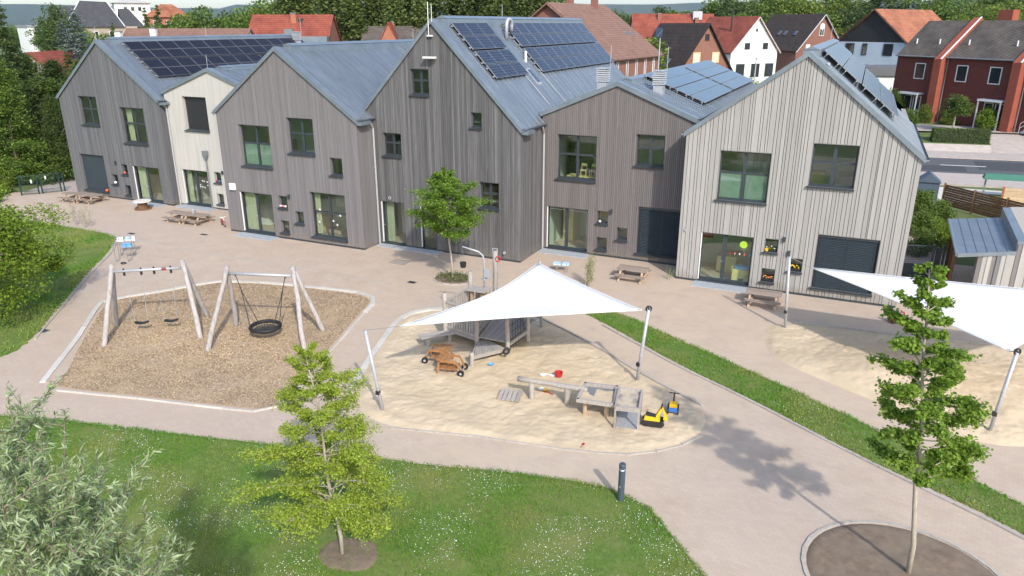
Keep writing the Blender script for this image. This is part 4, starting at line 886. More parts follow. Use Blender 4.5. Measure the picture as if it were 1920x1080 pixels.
build(MB().box(-13.0, 23.9, 1.72, -12.2, 24.4, 1.78), 'counter', WOODG, pt)
for x in (-12.85, -12.4): build(MB().box(x-.05, 24.05, .6, x+.05, 24.2, 1.62), 'counter_leg', WOODT, pt)
build(MB().box(-12.75, 24.36, .62, -12.15, 24.42, 1.58), 'panel', WOODT, pt)
# chain net on the right side
net = MB()
for i in range(6):
    y = 22.5+i*.23; net.tube([(-10.48, y, 1.3), (-10.44, y, .25)], .012, 5)
for i in range(4): net.tube([(-10.49, 22.4, .35+i*.28), (-10.4, 23.8, .35+i*.28)], .012, 5)
build(net, 'net', ROPE, pt)
build(MB().torus((-10.42, 22.1, .38), .11, .11, .04, 14, 6, ax=(Vector((.6, .8, 0)), Vector((0, 0, 1)))), 'hand_wheel', BLK, pt)
cap = MB().tube([(-12.34, 24.93, 3.05), (-12.34, 24.93, 3.24), (-12.16, 24.97, 3.24), (-12.16, 24.97, 3.05)], .02, 6); build(cap, 'mast_bracket', STEEL, pt)
build(MB().torus((-12.1, 24.9, 2.85), .10, .10, .02, 16, 6, ax=(Vector((.9, .4, 0)), Vector((0, 0, 1)))), 'pulley_wheel', RED, pt)
# side bench
bn = root('timber_bench', (-13.5, 22.3, 0), 'weathered plank bench on two posts at the left side of the play tower', 'bench')
for x, y in ((-13.62, 21.95), (-13.05, 22.6)): build(log((x, y, -.1), (x, y, .42), .08, .01, 9, 3, 1), 'leg', WOODG, bn)
for k in (-.11, .11): build(MB().bar((-13.85+k*.75, 21.75-k*.65, .45), (-12.85+k*.75, 22.85-k*.65, .45), .2, .05), 'seat_plank', WOODG, bn)
# small crane with bucket
cr = root('toy_crane', (-12.62, 24.72, 0), 'grey steel crane with a curved jib and hanging bucket beside the tower mast', 'crane')
jb = [(-12.62, 24.72, .6), (-12.62, 24.72, 2.75), (-12.66, 24.69, 2.98), (-12.8, 24.6, 3.14), (-13.35, 24.3, 3.36)]
build(MB().tube(jb, [.035, .035, .035, .032, .028], 10), 'jib', STEEL, cr, smooth=True)
build(MB().tube([(-12.62, 24.72, 1.98), (-12.62, 24.72, 2.02)], .13, 14), 'turn_disc', STEEL, cr); build(MB().box(-12.6, 24.66, 2.1, -12.33, 24.7, 2.45), 'plate', STEEL, cr)
build(MB().tube([(-13.33, 24.31, 3.36), (-13.33, 24.31, 2.72)], .008, 5), 'chain', GREY, cr)
build(MB().lathe([(.07, 0), (.11, .02), (.13, .22), (.115, .22), (.10, .05)], (-13.33, 24.31, 2.5), 14), 'bucket', BLK, cr)
# two wooden push carts
def cart(label, x, y, rz):
    r = root('wooden_cart', (x, y, .06), label, 'cart', 'wooden push carts in the sand', rz)
    for s_ in (-.24, .24):
        build(MB().bar((-.42, s_, .0), (-.34, s_, .52), .06, .05), 'leg', WOODO, r, local=True)
        build(MB().bar((-.38, s_, .50), (.28, s_, .50), .05, .07), 'handle_rail', WOODO, r, local=True)
        build(MB().bar((.28, s_, .50), (.44, s_, .12), .05, .05), 'leg', WOODO, r, local=True)
        w_ = build(MB().tube([(.44, s_*1.25-.03, .11), (.44, s_*1.25+.03, .11)], .12, 16), 'wheel', BLACKR, r, local=True)
        build(MB().tube([(.44, s_*1.25-.036, .11), (.44, s_*1.25+.036, .11)], .045, 10), 'hub', STEEL, w_, local=True)
    for i in range(4): build(MB().bar((-.36, -.27+.18*i, .27) if False else (-.40+.2*i, -.27, .22), (-.40+.2*i, .27, .22), .17, .025), 'shelf_board', WOODO, r, local=True)
    for i in range(3): build(MB().bar((-.36+.16*i, -.29, .555), (-.36+.16*i, .29, .555), .15, .025), 'top_board', WOODO, r, local=True)
    build(MB().tube([(.44, -.32, .11), (.44, .32, .11)], .02, 6), 'axle', STEEL, r, local=True)
    return r
cart('oiled wooden two-wheeled cart, the nearer of the pair in the sand', -11.75, 20.35, R(14)); cart('oiled wooden two-wheeled cart behind the nearer one, beside the bench', -12.55, 20.95, R(190))
# balance log
lg = root('log_rail', (-7.8, 19.75, 0), 'round weathered log on two posts leading to the sand table', 'log')
build(log((-8.9, 19.72, .68), (-6.6, 19.95, .66), .085, .012, 10, 6, 1.0), 'rail', WOODG, lg, smooth=True)
for x, y in ((-8.41, 19.75), (-7.25, 19.9)): build(log((x, y, -.2), (x, y, .62), .10, .012, 10, 4, .95), 'post', WOODG, lg, smooth=True)
def tray(name, label, cs, z, leg, m=WOODG, legm=WOODT, depth=.12):
    cs = [Vector((*c, z)) for c in cs]; c = sum(cs, Vector())/4; r = root(name, (c.x, c.y, 0), label, 'sand table')
    for i in range(4):
        a, b = cs[i], cs[(i+1) % 4]; build(MB().bar(a-(b-a).normalized()*.03, b+(b-a).normalized()*.03, .09, depth), 'rim', m, r)
    q = [p.lerp(c, .03)-Vector((0, 0, .05)) for p in cs]; build(MB().hexa([p-Vector((0, 0, .04)) for p in q]+q), 'tray_floor', GREY, r)
    n = 18; P = MB(); ii = []
    for i in range(n+1):
        for j in range(n+1):
            u, v = i/n, j/n; p = cs[0].lerp(cs[1], u).lerp(cs[3].lerp(cs[2], u), v).lerp(c, .05)
            k = float(fbm(np.array([p.x*2.1+3]), np.array([p.y*2.1]))[0]); P.v.append((p.x, p.y, z-.075+.10*(k-.30)))
    for i in range(n):
        for j in range(n): P.f.append((i*(n+1)+j, (i+1)*(n+1)+j, (i+1)*(n+1)+j+1, i*(n+1)+j+1)); P.m.append(0)
    sd = build(P, 'sand_layer', SAND, r, smooth=True)
    for x, y in leg: build(log((x, y, -.1), (x, y, z-.1), .07, .006, 9, 3, 1), 'leg', legm, r)
    return r
tray('sand_table', 'low timber sand table on round legs between the log and the box table', [(-6.8, 20.3), (-5.8, 20.5), (-5.52, 19.35), (-6.65, 19.2)], .66, [(-6.5, 19.45), (-5.85, 19.6), (-6.55, 20.1), (-5.9, 20.25)])
t2 = root('box_table', (-5.1, 19.9, 0), 'square grey play table with an open shelf frame at the end of the sand tables', 'sand table')
CS = [(-5.68, 20.3), (-4.98, 20.45), (-4.74, 19.25), (-5.42, 19.1)]
for i in range(4):
    a, b = Vector((*CS[i], .72)), Vector((*CS[(i+1) % 4], .72)); build(MB().bar(a, b, .06, .14), 'rim', WOODG, t2)
    build(MB().bar((*CS[i], -.05), (*CS[i], .70), .05, .05), 'leg', WOODG, t2)
    build(MB().bar((CS[i][0], CS[i][1], .07), (CS[(i+1) % 4][0], CS[(i+1) % 4][1], .07), .04, .04), 'lower_rail', WOODG, t2)
cq = [Vector((*p, .70)) for p in CS]; cc = sum(cq, Vector())/4
build(MB().hexa([p.lerp(cc, .05)-Vector((0, 0, .05)) for p in cq]+[p.lerp(cc, .05) for p in cq]), 'table_top', mat('sandy_board', (.42, .35, .26), (.52, .44, .33), scale=6, rough=.95, c3=(.2, .19, .18), s3=2.5), t2)
build(MB().hexa([p.lerp(cc, .08)-Vector((0, 0, .64)) for p in cq]+[p.lerp(cc, .08)-Vector((0, 0, .62)) for p in cq]), 'lower_shelf', STEEL, t2)
# pallet
pl = root('wooden_pallet', (-9.05, 19.55, 0), 'small plank pallet lying in the sand by the log rail', 'pallet')
for i in range(5):
    a = Vector((-9.45+.145*i, 19.8+.03*i, .17)); b = Vector((-9.30+.145*i, 19.13+.03*i, .12)); build(MB().bar(a, b, .125, .03), 'plank', WOODG, pl)
for q in (.2, .8):
    a = Vector((-9.5, 19.8, .13)).lerp(Vector((-9.36, 19.13, .09)), q); build(MB().bar(a, a+Vector((.72, .14, 0)), .08, .06), 'bearer', WOODG, pl)
# ride-on digger and tractor
def wheel(r, x, y, z, rad, wd, hubm=YEL):
    w_ = build(MB().tube([(x, y-wd/2, z), (x, y+wd/2, z)], rad, 14), 'wheel', BLK, r, local=True); build(MB().tube([(x, y-wd/2-.006, z), (x, y+wd/2+.006, z)], rad*.5, 10), 'hub', hubm, w_, local=True)
dg = root('ride_on_digger', (-4.42, 19.78, .07), 'yellow and black ride-on toy digger on tracks in the sand', 'toy digger', rz=R(10))
for s_ in (-.15, .15):
    m = MB(); pr = [(-.30, .04), (-.34, .10), (-.29, .17), (.29, .17), (.34, .10), (.30, .04), (.25, 0), (-.25, 0)]
    n = len(pr); m.add([(x, s_-.05, z) for x, z in pr]+[(x, s_+.05, z) for x, z in pr], [tuple(range(n)), tuple(reversed(range(n, 2*n)))]+[((i+1) % n, i, n+i, n+(i+1) % n) for i in range(n)]); build(m, 'track', BLK, dg, local=True)
m = MB().hexa([(-.28, -.14, .17), (.20, -.14, .17), (.20, .14, .17), (-.28, .14, .17), (-.24, -.12, .30), (.16, -.12, .27), (.16, .12, .27), (-.24, .12, .30)]); build(m, 'body', YEL, dg, local=True)
build(MB().hexa([(-.2, -.1, .30), (.08, -.1, .29), (.08, .1, .29), (-.2, .1, .30), (-.22, -.09, .36), (.02, -.08, .31), (.02, .08, .31), (-.22, .09, .36)]), 'seat', BLK, dg, local=True)
build(MB().bar((.08, .0, .26), (.24, .04, .58), .10, .07).bar((.24, .04, .56), (.33, .06, .36), .07, .05), 'boom', YEL, dg, local=True)
build(MB().hexa([(.30, -.06, .20), (.42, -.06, .18), (.42, .14, .18), (.30, .14, .20), (.30, -.06, .36), (.36, -.06, .36), (.36, .14, .36), (.30, .14, .36)]), 'bucket', YEL, dg, local=True)
build(MB().tube([(.22, -.13, .62), (.24, .2, .62)], .02, 6).tube([(.23, .03, .56), (.22, .03, .68)], .02, 6), 'handlebar', BLK, dg, local=True)
tk = root('ride_on_tractor', (-4.05, 20.8, .07), 'small yellow and blue ride-on tractor with black handlebar behind the digger', 'toy tractor', rz=R(100))
build(MB().hexa([(-.24, -.13, .10), (.22, -.13, .10), (.22, .13, .10), (-.24, .13, .10), (-.24, -.12, .24), (.22, -.12, .22), (.22, .12, .22), (-.24, .12, .24)]), 'chassis', BLU, tk, local=True)
build(MB().hexa([(-.22, -.12, .24), (.10, -.12, .24), (.10, .12, .24), (-.22, .12, .24), (-.24, -.11, .38), (.06, -.10, .32), (.06, .10, .32), (-.24, .11, .38)]), 'seat_hood', YEL, tk, local=True)
build(MB().tube([(.14, 0, .2), (.20, 0, .52)], .025, 8).tube([(.2, -.15, .54), (.2, .15, .54)], .02, 8), 'handlebar', BLK, tk, local=True)
for x, y in ((-.16, -.15), (-.16, .15), (.18, -.14), (.18, .14)): wheel(tk, x, y, .09, .09, .06, BLU)
# small sand toys
def toy(name, label, x, y, fn, m):
    r = fn(MB()); o = build(r, name, m, local=True); o.location = (x, y, .06); o.rotation_euler = (0, 0, random.uniform(0, 6)); tag(o, label, 'toy', 'sand toys'); return o
pail = lambda m: m.lathe([(.09, 0), (.12, .02), (.14, .16), (.15, .17), (.13, .16), (.10, .03)], n=16).torus((0, 0, .17), .14, .14, .008, 14, 5, ax=(Vector((1, 0, .3)), Vector((0, 1, 0))))
shovel = lambda m: m.tube([(-.22, 0, .03), (.05, 0, .02)], .015, 6).hexa([(.05, -.05, 0), (.2, -.06, 0), (.2, .06, 0), (.05, .05, 0), (.05, -.05, .03), (.22, -.04, .015), (.22, .04, .015), (.05, .05, .03)])
dish = lambda m: m.lathe([(.05, 0), (.10, .05), (.11, .05), (.06, .015)], n=14)
toy('sand_pail', 'red sand bucket on the sand near the log rail', -8.2, 21.6, pail, RED); toy('sand_dish', 'blue sand dish near the tower ramp', -10.72, 21.42, dish, LBLU)
toy('sand_mould', 'white sand mould left of the red bucket', -8.7, 21.4, dish, WHT); toy('sand_shovel', 'white shovel lying near the red bucket', -8.55, 21.55, shovel, WHT)
toy('sand_mould', 'yellow sand mould under the log rail', -8.18, 20.4, dish, YEL); toy('sand_shovel', 'small red shovel beside the yellow mould under the log rail', -8.08, 20.3, shovel, RED); toy('sand_mould', 'small white mould beside the yellow one under the log rail', -8.35, 20.42, dish, WHT)
toy('sand_shovel', 'red shovel half buried at the near rim of the sandpit', -5.95, 17.75, shovel, RED).scale = (.6, .6, .5)
toy('sand_shovel', 'white shovel lying on the sand mound behind the near right tree', 3.4, 24.3, shovel, WHT).location.z = .4

# picnic tables
def picnic(label, x, y, rz, L=2.2, wide=True):
    r = root('picnic_table', (x, y, 0), label, 'picnic table', 'timber picnic tables in front of the houses', rz); n = 5 if wide else 4
    for i in range(n): build(MB().box(-L/2, -.36+i*.72/n, .50, L/2, -.36+(i+.93)*.72/n, .545), 'table_plank', WOODP, r, local=True)
    for s_ in (-1, 1):
        for k in (0, 1): build(MB().box(-L/2, s_*.62-.13+k*.135, .29, L/2, s_*.62-.13+k*.135+.125, .33), 'bench_plank', WOODP, r, local=True)
    for q in ((-.36, .36) if L < 2 else (-.38, -.05, .05, .38)):
        xx = L*q; t = MB()
        t.bar((xx, -.66, .0), (xx, -.25, .49), .07, .09, up=(1, 0, 0)).bar((xx, .66, .0), (xx, .25, .49), .07, .09, up=(1, 0, 0)); build(t, 'trestle', WOODT, r, local=True)
        build(MB().bar((xx+.08, -.72, .25), (xx+.08, .72, .25), .06, .09), 'crossbar', WOODT, r, local=True)
    return r
picnic('long weathered picnic table by the gate at the left house', -47.7, 33.05, R(6), 3.0); picnic('long weathered picnic table with a metal bucket in front of the cream house', -36.7, 32.0, R(2), 2.9)
picnic('short timber picnic table in front of the low taupe house', -8.85, 32.95, R(1), 1.45, False); picnic('short timber picnic table in front of the pale house by the sail pole', -2.75, 32.05, R(2), 1.5, False)
bk = build(MB().lathe([(.10, 0), (.15, .22), (.17, .23), (.14, .21), (.09, .03)], n=16), 'metal_bucket', STEEL, local=True); bk.location = (-36.4, 32.15, .546); tag(bk, 'metal bucket standing on the long picnic table', 'bucket')
sp = root('cable_spool', (-42.1, 33.2, 0), 'wooden cable drum table with a white top by the left house door', 'table')
build(MB().tube([(-42.1, 33.2, .0), (-42.1, 33.2, .07)], .52, 26), 'base_disc', WOODB, sp); build(MB().tube([(-42.1, 33.2, .07), (-42.1, 33.2, .52)], .27, 16), 'drum', WOODB, sp); build(MB().tube([(-42.1, 33.2, .52), (-42.1, 33.2, .58)], .56, 28), 'table_top', mat('chalky_top', (.55, .53, .47), (.64, .62, .56), scale=6), sp)
for i in range(10):
    t = 2*math.pi*i/10; build(MB().bar((-42.1+.275*math.cos(t), 33.2+.275*math.sin(t), .07), (-42.1+.275*math.cos(t), 33.2+.275*math.sin(t), .52), .12, .03, up=(math.cos(t), math.sin(t), 0)), 'stave', WOODB, sp)
# children's bicycle
bc = root('child_bicycle', (-34.05, 32.15, 0), 'small red child bicycle by the left corner of the taupe house', 'bicycle', rz=R(-30))
for x in (-.28, .30):
    w_ = build(MB().torus((x, 0, .18), .16, .16, .024, 20, 7, ax=(Vector((1, 0, 0)), Vector((0, 0, 1)))), 'wheel', BLACKR, bc, local=True)
    sk_ = MB()
    for i in range(6): t = math.pi*i/6; sk_.tube([(x+.15*math.cos(t), 0, .18+.15*math.sin(t)), (x-.15*math.cos(t), 0, .18-.15*math.sin(t))], .006, 4)
    build(sk_, 'spokes', STEEL, w_, local=True)
build(MB().tube([(-.28, 0, .18), (-.06, 0, .2), (-.12, 0, .46)], .018, 6).tube([(-.06, 0, .2), (.2, 0, .46)], .022, 6).tube([(-.1, 0, .4), (.2, 0, .46)], .02, 6).tube([(-.28, 0, .18), (-.1, 0, .4)], .014, 6), 'frame', RED, bc, local=True)
build(MB().tube([(.30, 0, .18), (.19, 0, .5), (.18, 0, .56)], .018, 6).tube([(.14, -.2, .6), (.18, 0, .57), (.14, .2, .6)], .016, 6), 'fork_handlebar', WHT, bc, local=True)
build(MB().blob((-.13, 0, .49), .12, .06, .035, 10, 6), 'saddle', WHT, bc, local=True); build(MB().torus((.30, 0, .18), .195, .195, .012, 16, 5, ax=(Vector((1, 0, 0)), Vector((0, 0, 1)))), 'mudguard', RED, bc, local=True)
# red ride-on car
rc = root('ride_on_car', (2.6, 32.15, .0), 'red low ride-on toy vehicle on the paving behind the near right tree', 'toy car', rz=R(20))
build(MB().hexa([(-.42, -.16, .10), (.40, -.16, .10), (.40, .16, .10), (-.42, .16, .10), (-.40, -.13, .24), (.2, -.13, .22), (.2, .13, .22), (-.40, .13, .24)]), 'body', RED, rc, local=True); build(MB().tube([(.2, 0, .2), (.12, 0, .45), (-.0, 0, .47)], .03, 8).tube([(.05, -.15, .47), (.05, .15, .47)], .02, 6), 'handlebar', RED, rc, local=True)
build(MB().hexa([(-.42, -.13, .24), (-.1, -.12, .23), (-.1, .12, .23), (-.42, .13, .24), (-.46, -.12, .40), (-.36, -.1, .3), (-.36, .1, .3), (-.46, .12, .40)]), 'seat', RED, rc, local=True)
for x, y in ((-.3, -.18), (-.3, .18), (.32, -.17), (.32, .17)): wheel(rc, x, y, .10, .10, .06, RED)
# wash stand and drying rack with cloths
def rack(label, x, y, rz, cols, spread=.0):
    r = root('folding_rack', (x, y, 0), label, 'rack', rz=rz); m = MB()
    for sx in (-.3, .3): m.tube([(sx, -.25, 0), (sx, -.22, .9)], .012, 6).tube([(sx, .25, 0), (sx, .22, .9)], .012, 6).tube([(sx, -.25, .03), (sx, .25, .03)], .01, 6).tube([(sx, -.22, .9), (sx, .22, .9)], .012, 6)
    for i in range(5): m.tube([(-.45, -.22+.11*i, .9), (.45, -.22+.11*i, .9)], .008, 5)
    build(m, 'frame', GREY, r, local=True)
    for i, (cx, cy, w_, d_, mm) in enumerate(cols):
        P = MB(); nn = 6
        for a in range(nn+1):
            for b in range(nn+1):
                u, v = a/nn-.5, b/nn-.5; P.v.append((cx+u*w_, cy+v*d_*.55, .93-.9*max(0, abs(v)-.28)*.9+.015*math.sin(a*2+b)))
        for a in range(nn):
            for b in range(nn): P.f.append((a*(nn+1)+b, (a+1)*(nn+1)+b, (a+1)*(nn+1)+b+1, a*(nn+1)+b+1)); P.m.append(0)
        build(P, 'cloth', mm, r, local=True)
    return r
rack('thin grey stand with a bright blue tub at the tip of the left lawn', -33.45, 24.75, R(30), [(.28, 0, .42, .5, LBLU)])
rack('drying rack hung with white and pale lilac cloths beside the left lawn', -34.3, 25.7, R(40), [(-.25, 0, .3, .8, WHT), (.1, .02, .25, .7, PBLUE), (.36, 0, .2, .7, WHT)])
rack('low drying rack with pale blue cloths behind the central sail', -12.35, 32.6, R(12), [(-.25, 0, .42, 1.0, PBLUE), (.26, 0, .4, 1.0, PBLUE)]).scale = (.85, .85, .5)
hw = build(MB().torus((0, 0, .05), .13, .10, .03, 14, 6), 'hoop_toy', BLK, local=True); hw.location = (-33.0, 24.35, .0); tag(hw, 'small black ring lying below the blue tub', 'ring')
# bollard light
bo = root('bollard_light', (-4.2, 15.72, 0), 'dark blue-grey bollard light at the edge of the front lawn', 'bollard')
build(MB().lathe([(.085, -.1), (.085, .92)], (-4.2, 15.72, 0), 24), 'post', BOLL, bo, smooth=False); build(MB().lathe([(.06, .92), (.06, .985)], (-4.2, 15.72, 0), 20), 'lens', mat('frosted_lens', (.45, .5, .53), rough=.3), bo); build(MB().lathe([(.088, .985), (.088, 1.09), (.075, 1.115)], (-4.2, 15.72, 0), 24), 'cap', BOLL, bo)
build(MB().box(-4.24, 15.63, .45, -4.19, 15.636, .5), 'plate', GREY, bo)
# drain covers and manholes
for i, (x, y, w_, d_, lab) in enumerate([(-20.42, 30.5, .9, .7, 'square brown cover flush in the paving before the tall house'), (-18.15, 28.05, .42, .3, 'small dark drain cover left of the young maple'), (-37.6, 28.6, .5, .25, 'dark drain cover by the tip of the left lawn'), (-33.6, 30.2, .5, .25, 'drain cover in the paving before the taupe house'), (-28.35, 16.9, .5, .3, 'drain cover on the path left of the bark bed'), (-11.9, 30.9, .3, .2, 'small drain cover behind the central sail')]):
    r = root('drain_cover', (x, y, 0), lab, 'drain cover', 'drain covers'); build(MB().box(x-w_/2, y-d_/2, .0, x+w_/2, y+d_/2, .012), 'frame', GREY if i else SOIL, r)
    n = 4
    for k in range(n): build(MB().box(x-w_/2+.04, y-d_/2+.03+k*(d_-.06)/n, .012, x+w_/2-.04, y-d_/2+.03+(k+.6)*(d_-.06)/n, .02), 'bar', BLK if i else WOODG, r)
# left gate of mesh panels
gt = root('mesh_gate', (-52.6, 33.6, 0), 'green steel double gate with small white signs left of the grey house', 'gate')
GP = [(-53.4, 32.5), (-52.75, 33.35), (-52.62, 33.52), (-52.05, 34.55), (-51.95, 34.75)]
for i, p in enumerate(GP): build(MB().box(p[0]-.035, p[1]-.035, -.1, p[0]+.035, p[1]+.035, 1.42), 'post', mat('green_steel%d' % i, (.02, .045, .04), rough=.5) if i == 0 else MATS['green_steel0'], gt)
GS = MATS['green_steel0']
for a, b in ((GP[0], GP[1]), (GP[2], GP[3])):
    f = MB()
    for z in (.08, 1.36): f.bar((*a, z), (*b, z), .04, .04)
    build(f, 'gate_rail', GS, gt); f = MB(); A, B = Vector((*a, 0)), Vector((*b, 0))
    for i in range(1, 16): p = A.lerp(B, i/16); f.tube([p+Vector((0, 0, .08)), p+Vector((0, 0, 1.36))], .006, 4)
    for i in range(1, 6): f.tube([A+Vector((0, 0, .08+i*.21)), B+Vector((0, 0, .08+i*.21))], .006, 4)
    x_ = build(f, 'wire_mesh', GS, gt); x_['kind'] = 'stuff'
for p in ((-52.92, 33.05, .95), (-52.42, 33.8, 1.15)): build(MB().box(p[0]-.09, p[1]-.02, p[2]-.12, p[0]+.09, p[1]-.0, p[2]+.12), 'sign', WHT, gt)
sheet('path', [(-54.5, 33.4), (-52, 34.9), (-50.6, 35), (-50.6, 48), (-54, 46), (-57, 40)], .006, SIDEWALK)

# right-hand shed, gate and fences
sd = root('zinc_roof_shed', (6.5, 37.5, 0), 'shed with vertical striped boards and a flat zinc canopy at the right edge', 'shed')
z_ = 2.55; cs = [(4.42, 34.35), (6.75, 35.75), (7.05, 42.3), (4.62, 40.9)]
m = MB().hexa([(*p, z_-.12) for p in cs]+[(*p, z_) for p in cs]); build(m, 'canopy_roof', ZINC, sd)
for k in range(1, 6):
    a = Vector((*cs[0], z_)).lerp(Vector((*cs[1], z_)), k/6); b = Vector((*cs[3], z_)).lerp(Vector((*cs[2], z_)), k/6); build(MB().bar(a, b, .03, .05), 'seam', ZINC, sd)
build(MB().bar((*cs[0], z_-.05), (*cs[3], z_-.05), .12, .12), 'gutter', ZINCL, sd); build(MB().bar((*cs[0], z_-.06), (*cs[1], z_-.06), .05, .16), 'fascia', ZINCL, sd)
up_ = [(6.65, 35.7), (14, 38.5), (14, 45.5), (6.95, 42.5)]
build(MB().hexa([(*p, z_-.1) for p in up_]+[(*p, z_+.45) for p in up_]), 'raised_roof', ZINCL, sd); build(MB().hexa([(p[0]+.35 if i in (0, 3) else p[0], p[1]+.25, z_+.45) for i, p in enumerate(up_)]+[(p[0]+.35 if i in (0, 3) else p[0], p[1]+.25, z_+.455) for i, p in enumerate(up_)]), 'roof_gravel', KERBG, sd)
A, B = Vector((5.25, 34.95, 0)), Vector((13.5, 39.2, 0)); n = 46; dirv = (B-A).normalized(); nv = Vector((dirv.y, -dirv.x, 0))
for i in range(n):
    p = A.lerp(B, i/n); q = A.lerp(B, (i+.92)/n); m_ = random.choice((B6, B6, B5, B1)); t = random.choice((.0, .015, .03)); build(MB().hexa([p, q, q-nv*.03, p-nv*.03][::1] and [p+nv*t, q+nv*t, q-nv*.03, p-nv*.03]+[v+Vector((0, 0, z_-.13+(.0 if p.x < 6.6 else .45))) for v in (p+nv*t, q+nv*t, q-nv*.03, p-nv*.03)]), 'board', m_, sd)
build(MB().hexa([A-nv*.035, B-nv*.035, B-nv*.12, A-nv*.12]+[v+Vector((0, 0, z_-.15)) for v in (A-nv*.035, B-nv*.035, B-nv*.12, A-nv*.12)]), 'wall', B5, sd)
for x, y in ((4.6, 36.5), (4.68, 38.2), (4.75, 39.9)): build(MB().box(x-.06, y-.06, 0, x+.06, y+.06, z_-.13), 'post', WOODB, sd)
gr = root('wire_mesh_gate', (3.6, 38.2, 0), 'dark wire mesh gate between the pale house and the shed', 'gate')
for p in ((2.65, 38.4), (4.0, 38.7), (4.45, 38.8)): build(MB().box(p[0]-.05, p[1]-.05, 0, p[0]+.05, p[1]+.05, 1.75), 'post', ANTH, gr)
f = MB().bar((2.7, 38.4, 1.65), (3.95, 38.7, 1.65), .05, .05).bar((2.7, 38.4, .75), (3.95, 38.7, .75), .05, .05).bar((2.7, 38.4, .08), (3.95, 38.7, .08), .05, .05); build(f, 'gate_rail', ANTH, gr)
build(MB().hexa([(2.72, 38.4, .1), (3.95, 38.69, .1), (3.95, 38.71, .1), (2.72, 38.42, .1), (2.72, 38.4, .73), (3.95, 38.69, .73), (3.95, 38.71, .73), (2.72, 38.42, .73)]), 'panel', ANTH, gr)
f = MB()
for i in range(1, 30): x = 2.7+1.25*i/30; y = 38.4+.3*i/30; f.tube([(x, y, .76), (x, y, 1.64)], .005, 4)
for i in range(1, 9): f.tube([(2.7, 38.4, .76+i*.1), (3.95, 38.7, .76+i*.1)], .005, 4)
x_ = build(f, 'wire_mesh', ANTH, gr); x_['kind'] = 'stuff'
build(MB().box(4.1, 38.72, .2, 4.35, 38.78, 1.6), 'letterbox_panel', ANTH, gr)
sheet('path', [(2.55, 36), (5.2, 36.5), (5.6, 52), (2.7, 52)], .008, SIDEWALK)
def board_fence(name, label, A, B, h, n, rows, m, pm):
    A, B = Vector((*A, 0)), Vector((*B, 0)); r = root(name, A.lerp(B, .5), label, 'fence')
    for i in range(n+1):
        p = A.lerp(B, i/n); build(MB().box(p.x-.06, p.y-.06, -.1, p.x+.06, p.y+.06, h+.08), 'post', pm, r)
    for i in range(n):
        p = A.lerp(B, i/n); q = A.lerp(B, (i+1)/n)
        for k in range(rows):
            z = .08+k*(h-.08)/rows; z1 = z+(h-.08)/rows-.012; jt = .015*(k % 2); w_ = Vector((.0, -.02-jt, 0))
            build(MB().bar(p.lerp(q, .02)+w_+Vector((0, 0, (z+z1)/2)), p.lerp(q, .98)+w_+Vector((0, 0, (z+z1)/2)), .02, z1-z), 'slat', m, r)
    return r
board_fence('brown_fence', 'dark brown horizontal board fence behind the shed', (5.75, 56.5), (13.5, 47.6), 1.45, 5, 9, WOODB, WOODB)
board_fence('pine_fence', 'new pale pine board fence with orange posts by the street', (9.2, 57.2), (20, 58.6), 1.35, 4, 7, WOODN, plain('orange_wood', (.38, .12, .04), .8))
gc = root('green_canopy', (14, 60, 0), 'long green tarpaulin cover behind the pine fence', 'cover'); build(MB().hexa([(8.4, 60.3, 1.3), (22, 61.5, 1.3), (22, 62.6, 1.3), (8.4, 61.4, 1.3), (8.5, 60.7, 1.65), (22, 61.9, 1.65), (22, 62.2, 1.65), (8.5, 61, 1.65)]), 'tarpaulin', plain('green_tarp', (.04, .16, .11), .6), gc)
for x in (8.6, 12, 16, 20): build(MB().box(x-.05, 60.8+(x-8.6)*.09, 0, x+.05, 60.9+(x-8.6)*.09, 1.3), 'post', GREY, gc)
sheet('concrete_yard', [(4.5, 57.5), (9, 57.8), (9, 61.8), (22, 63), (22, 64), (4.5, 63.2)], .009, KERB)
ts = root('bin_shelter', (4.9, 57.8, 0), 'small dark blue gabled bin shelter behind the right shrubs', 'shelter'); build(MB().box(4.2, 57.2, 0, 5.5, 58.4, 1.35), 'body', plain('slate_blue', (.07, .10, .14), .6), ts); build(MB().hexa([(4.1, 57.1, 1.35), (5.6, 57.1, 1.35), (5.6, 58.5, 1.35), (4.1, 58.5, 1.35), (4.83, 57.1, 1.95), (4.87, 57.1, 1.95), (4.87, 58.5, 1.95), (4.83, 58.5, 1.95)]), 'roof', MATS['slate_blue'], ts)
# street lamps
def lamp(label, x, y, h, solar):
    r = root('street_lamp', (x, y, 0), label, 'street lamp', 'street lamps behind the houses'); build(MB().tube([(x, y, 0), (x, y, h)], [.09, .05], 10), 'post', STEEL, r)
    if solar: build(MB().hexa([(x-.35, y-.3, h-.5), (x+.25, y-.4, h-.5), (x+.25, y-.3, h+.3), (x-.35, y-.2, h+.3)]+[(x-.35, y-.25, h-.55), (x+.25, y-.35, h-.55), (x+.25, y-.25, h+.25), (x-.35, y-.15, h+.25)]), 'solar_head', PVSKY, r)
    else: build(MB().box(x-.12, y-.5, h-.05, x+.12, y+.05, h+.04), 'lamp_head', STEEL, r)
lamp('tall lamp post with a blue tilted head behind the low taupe house', -17.3, 69.1, 10.9, True); lamp('plain grey lamp post behind the pale house roof', -9.3, 72.8, 8.6, False)

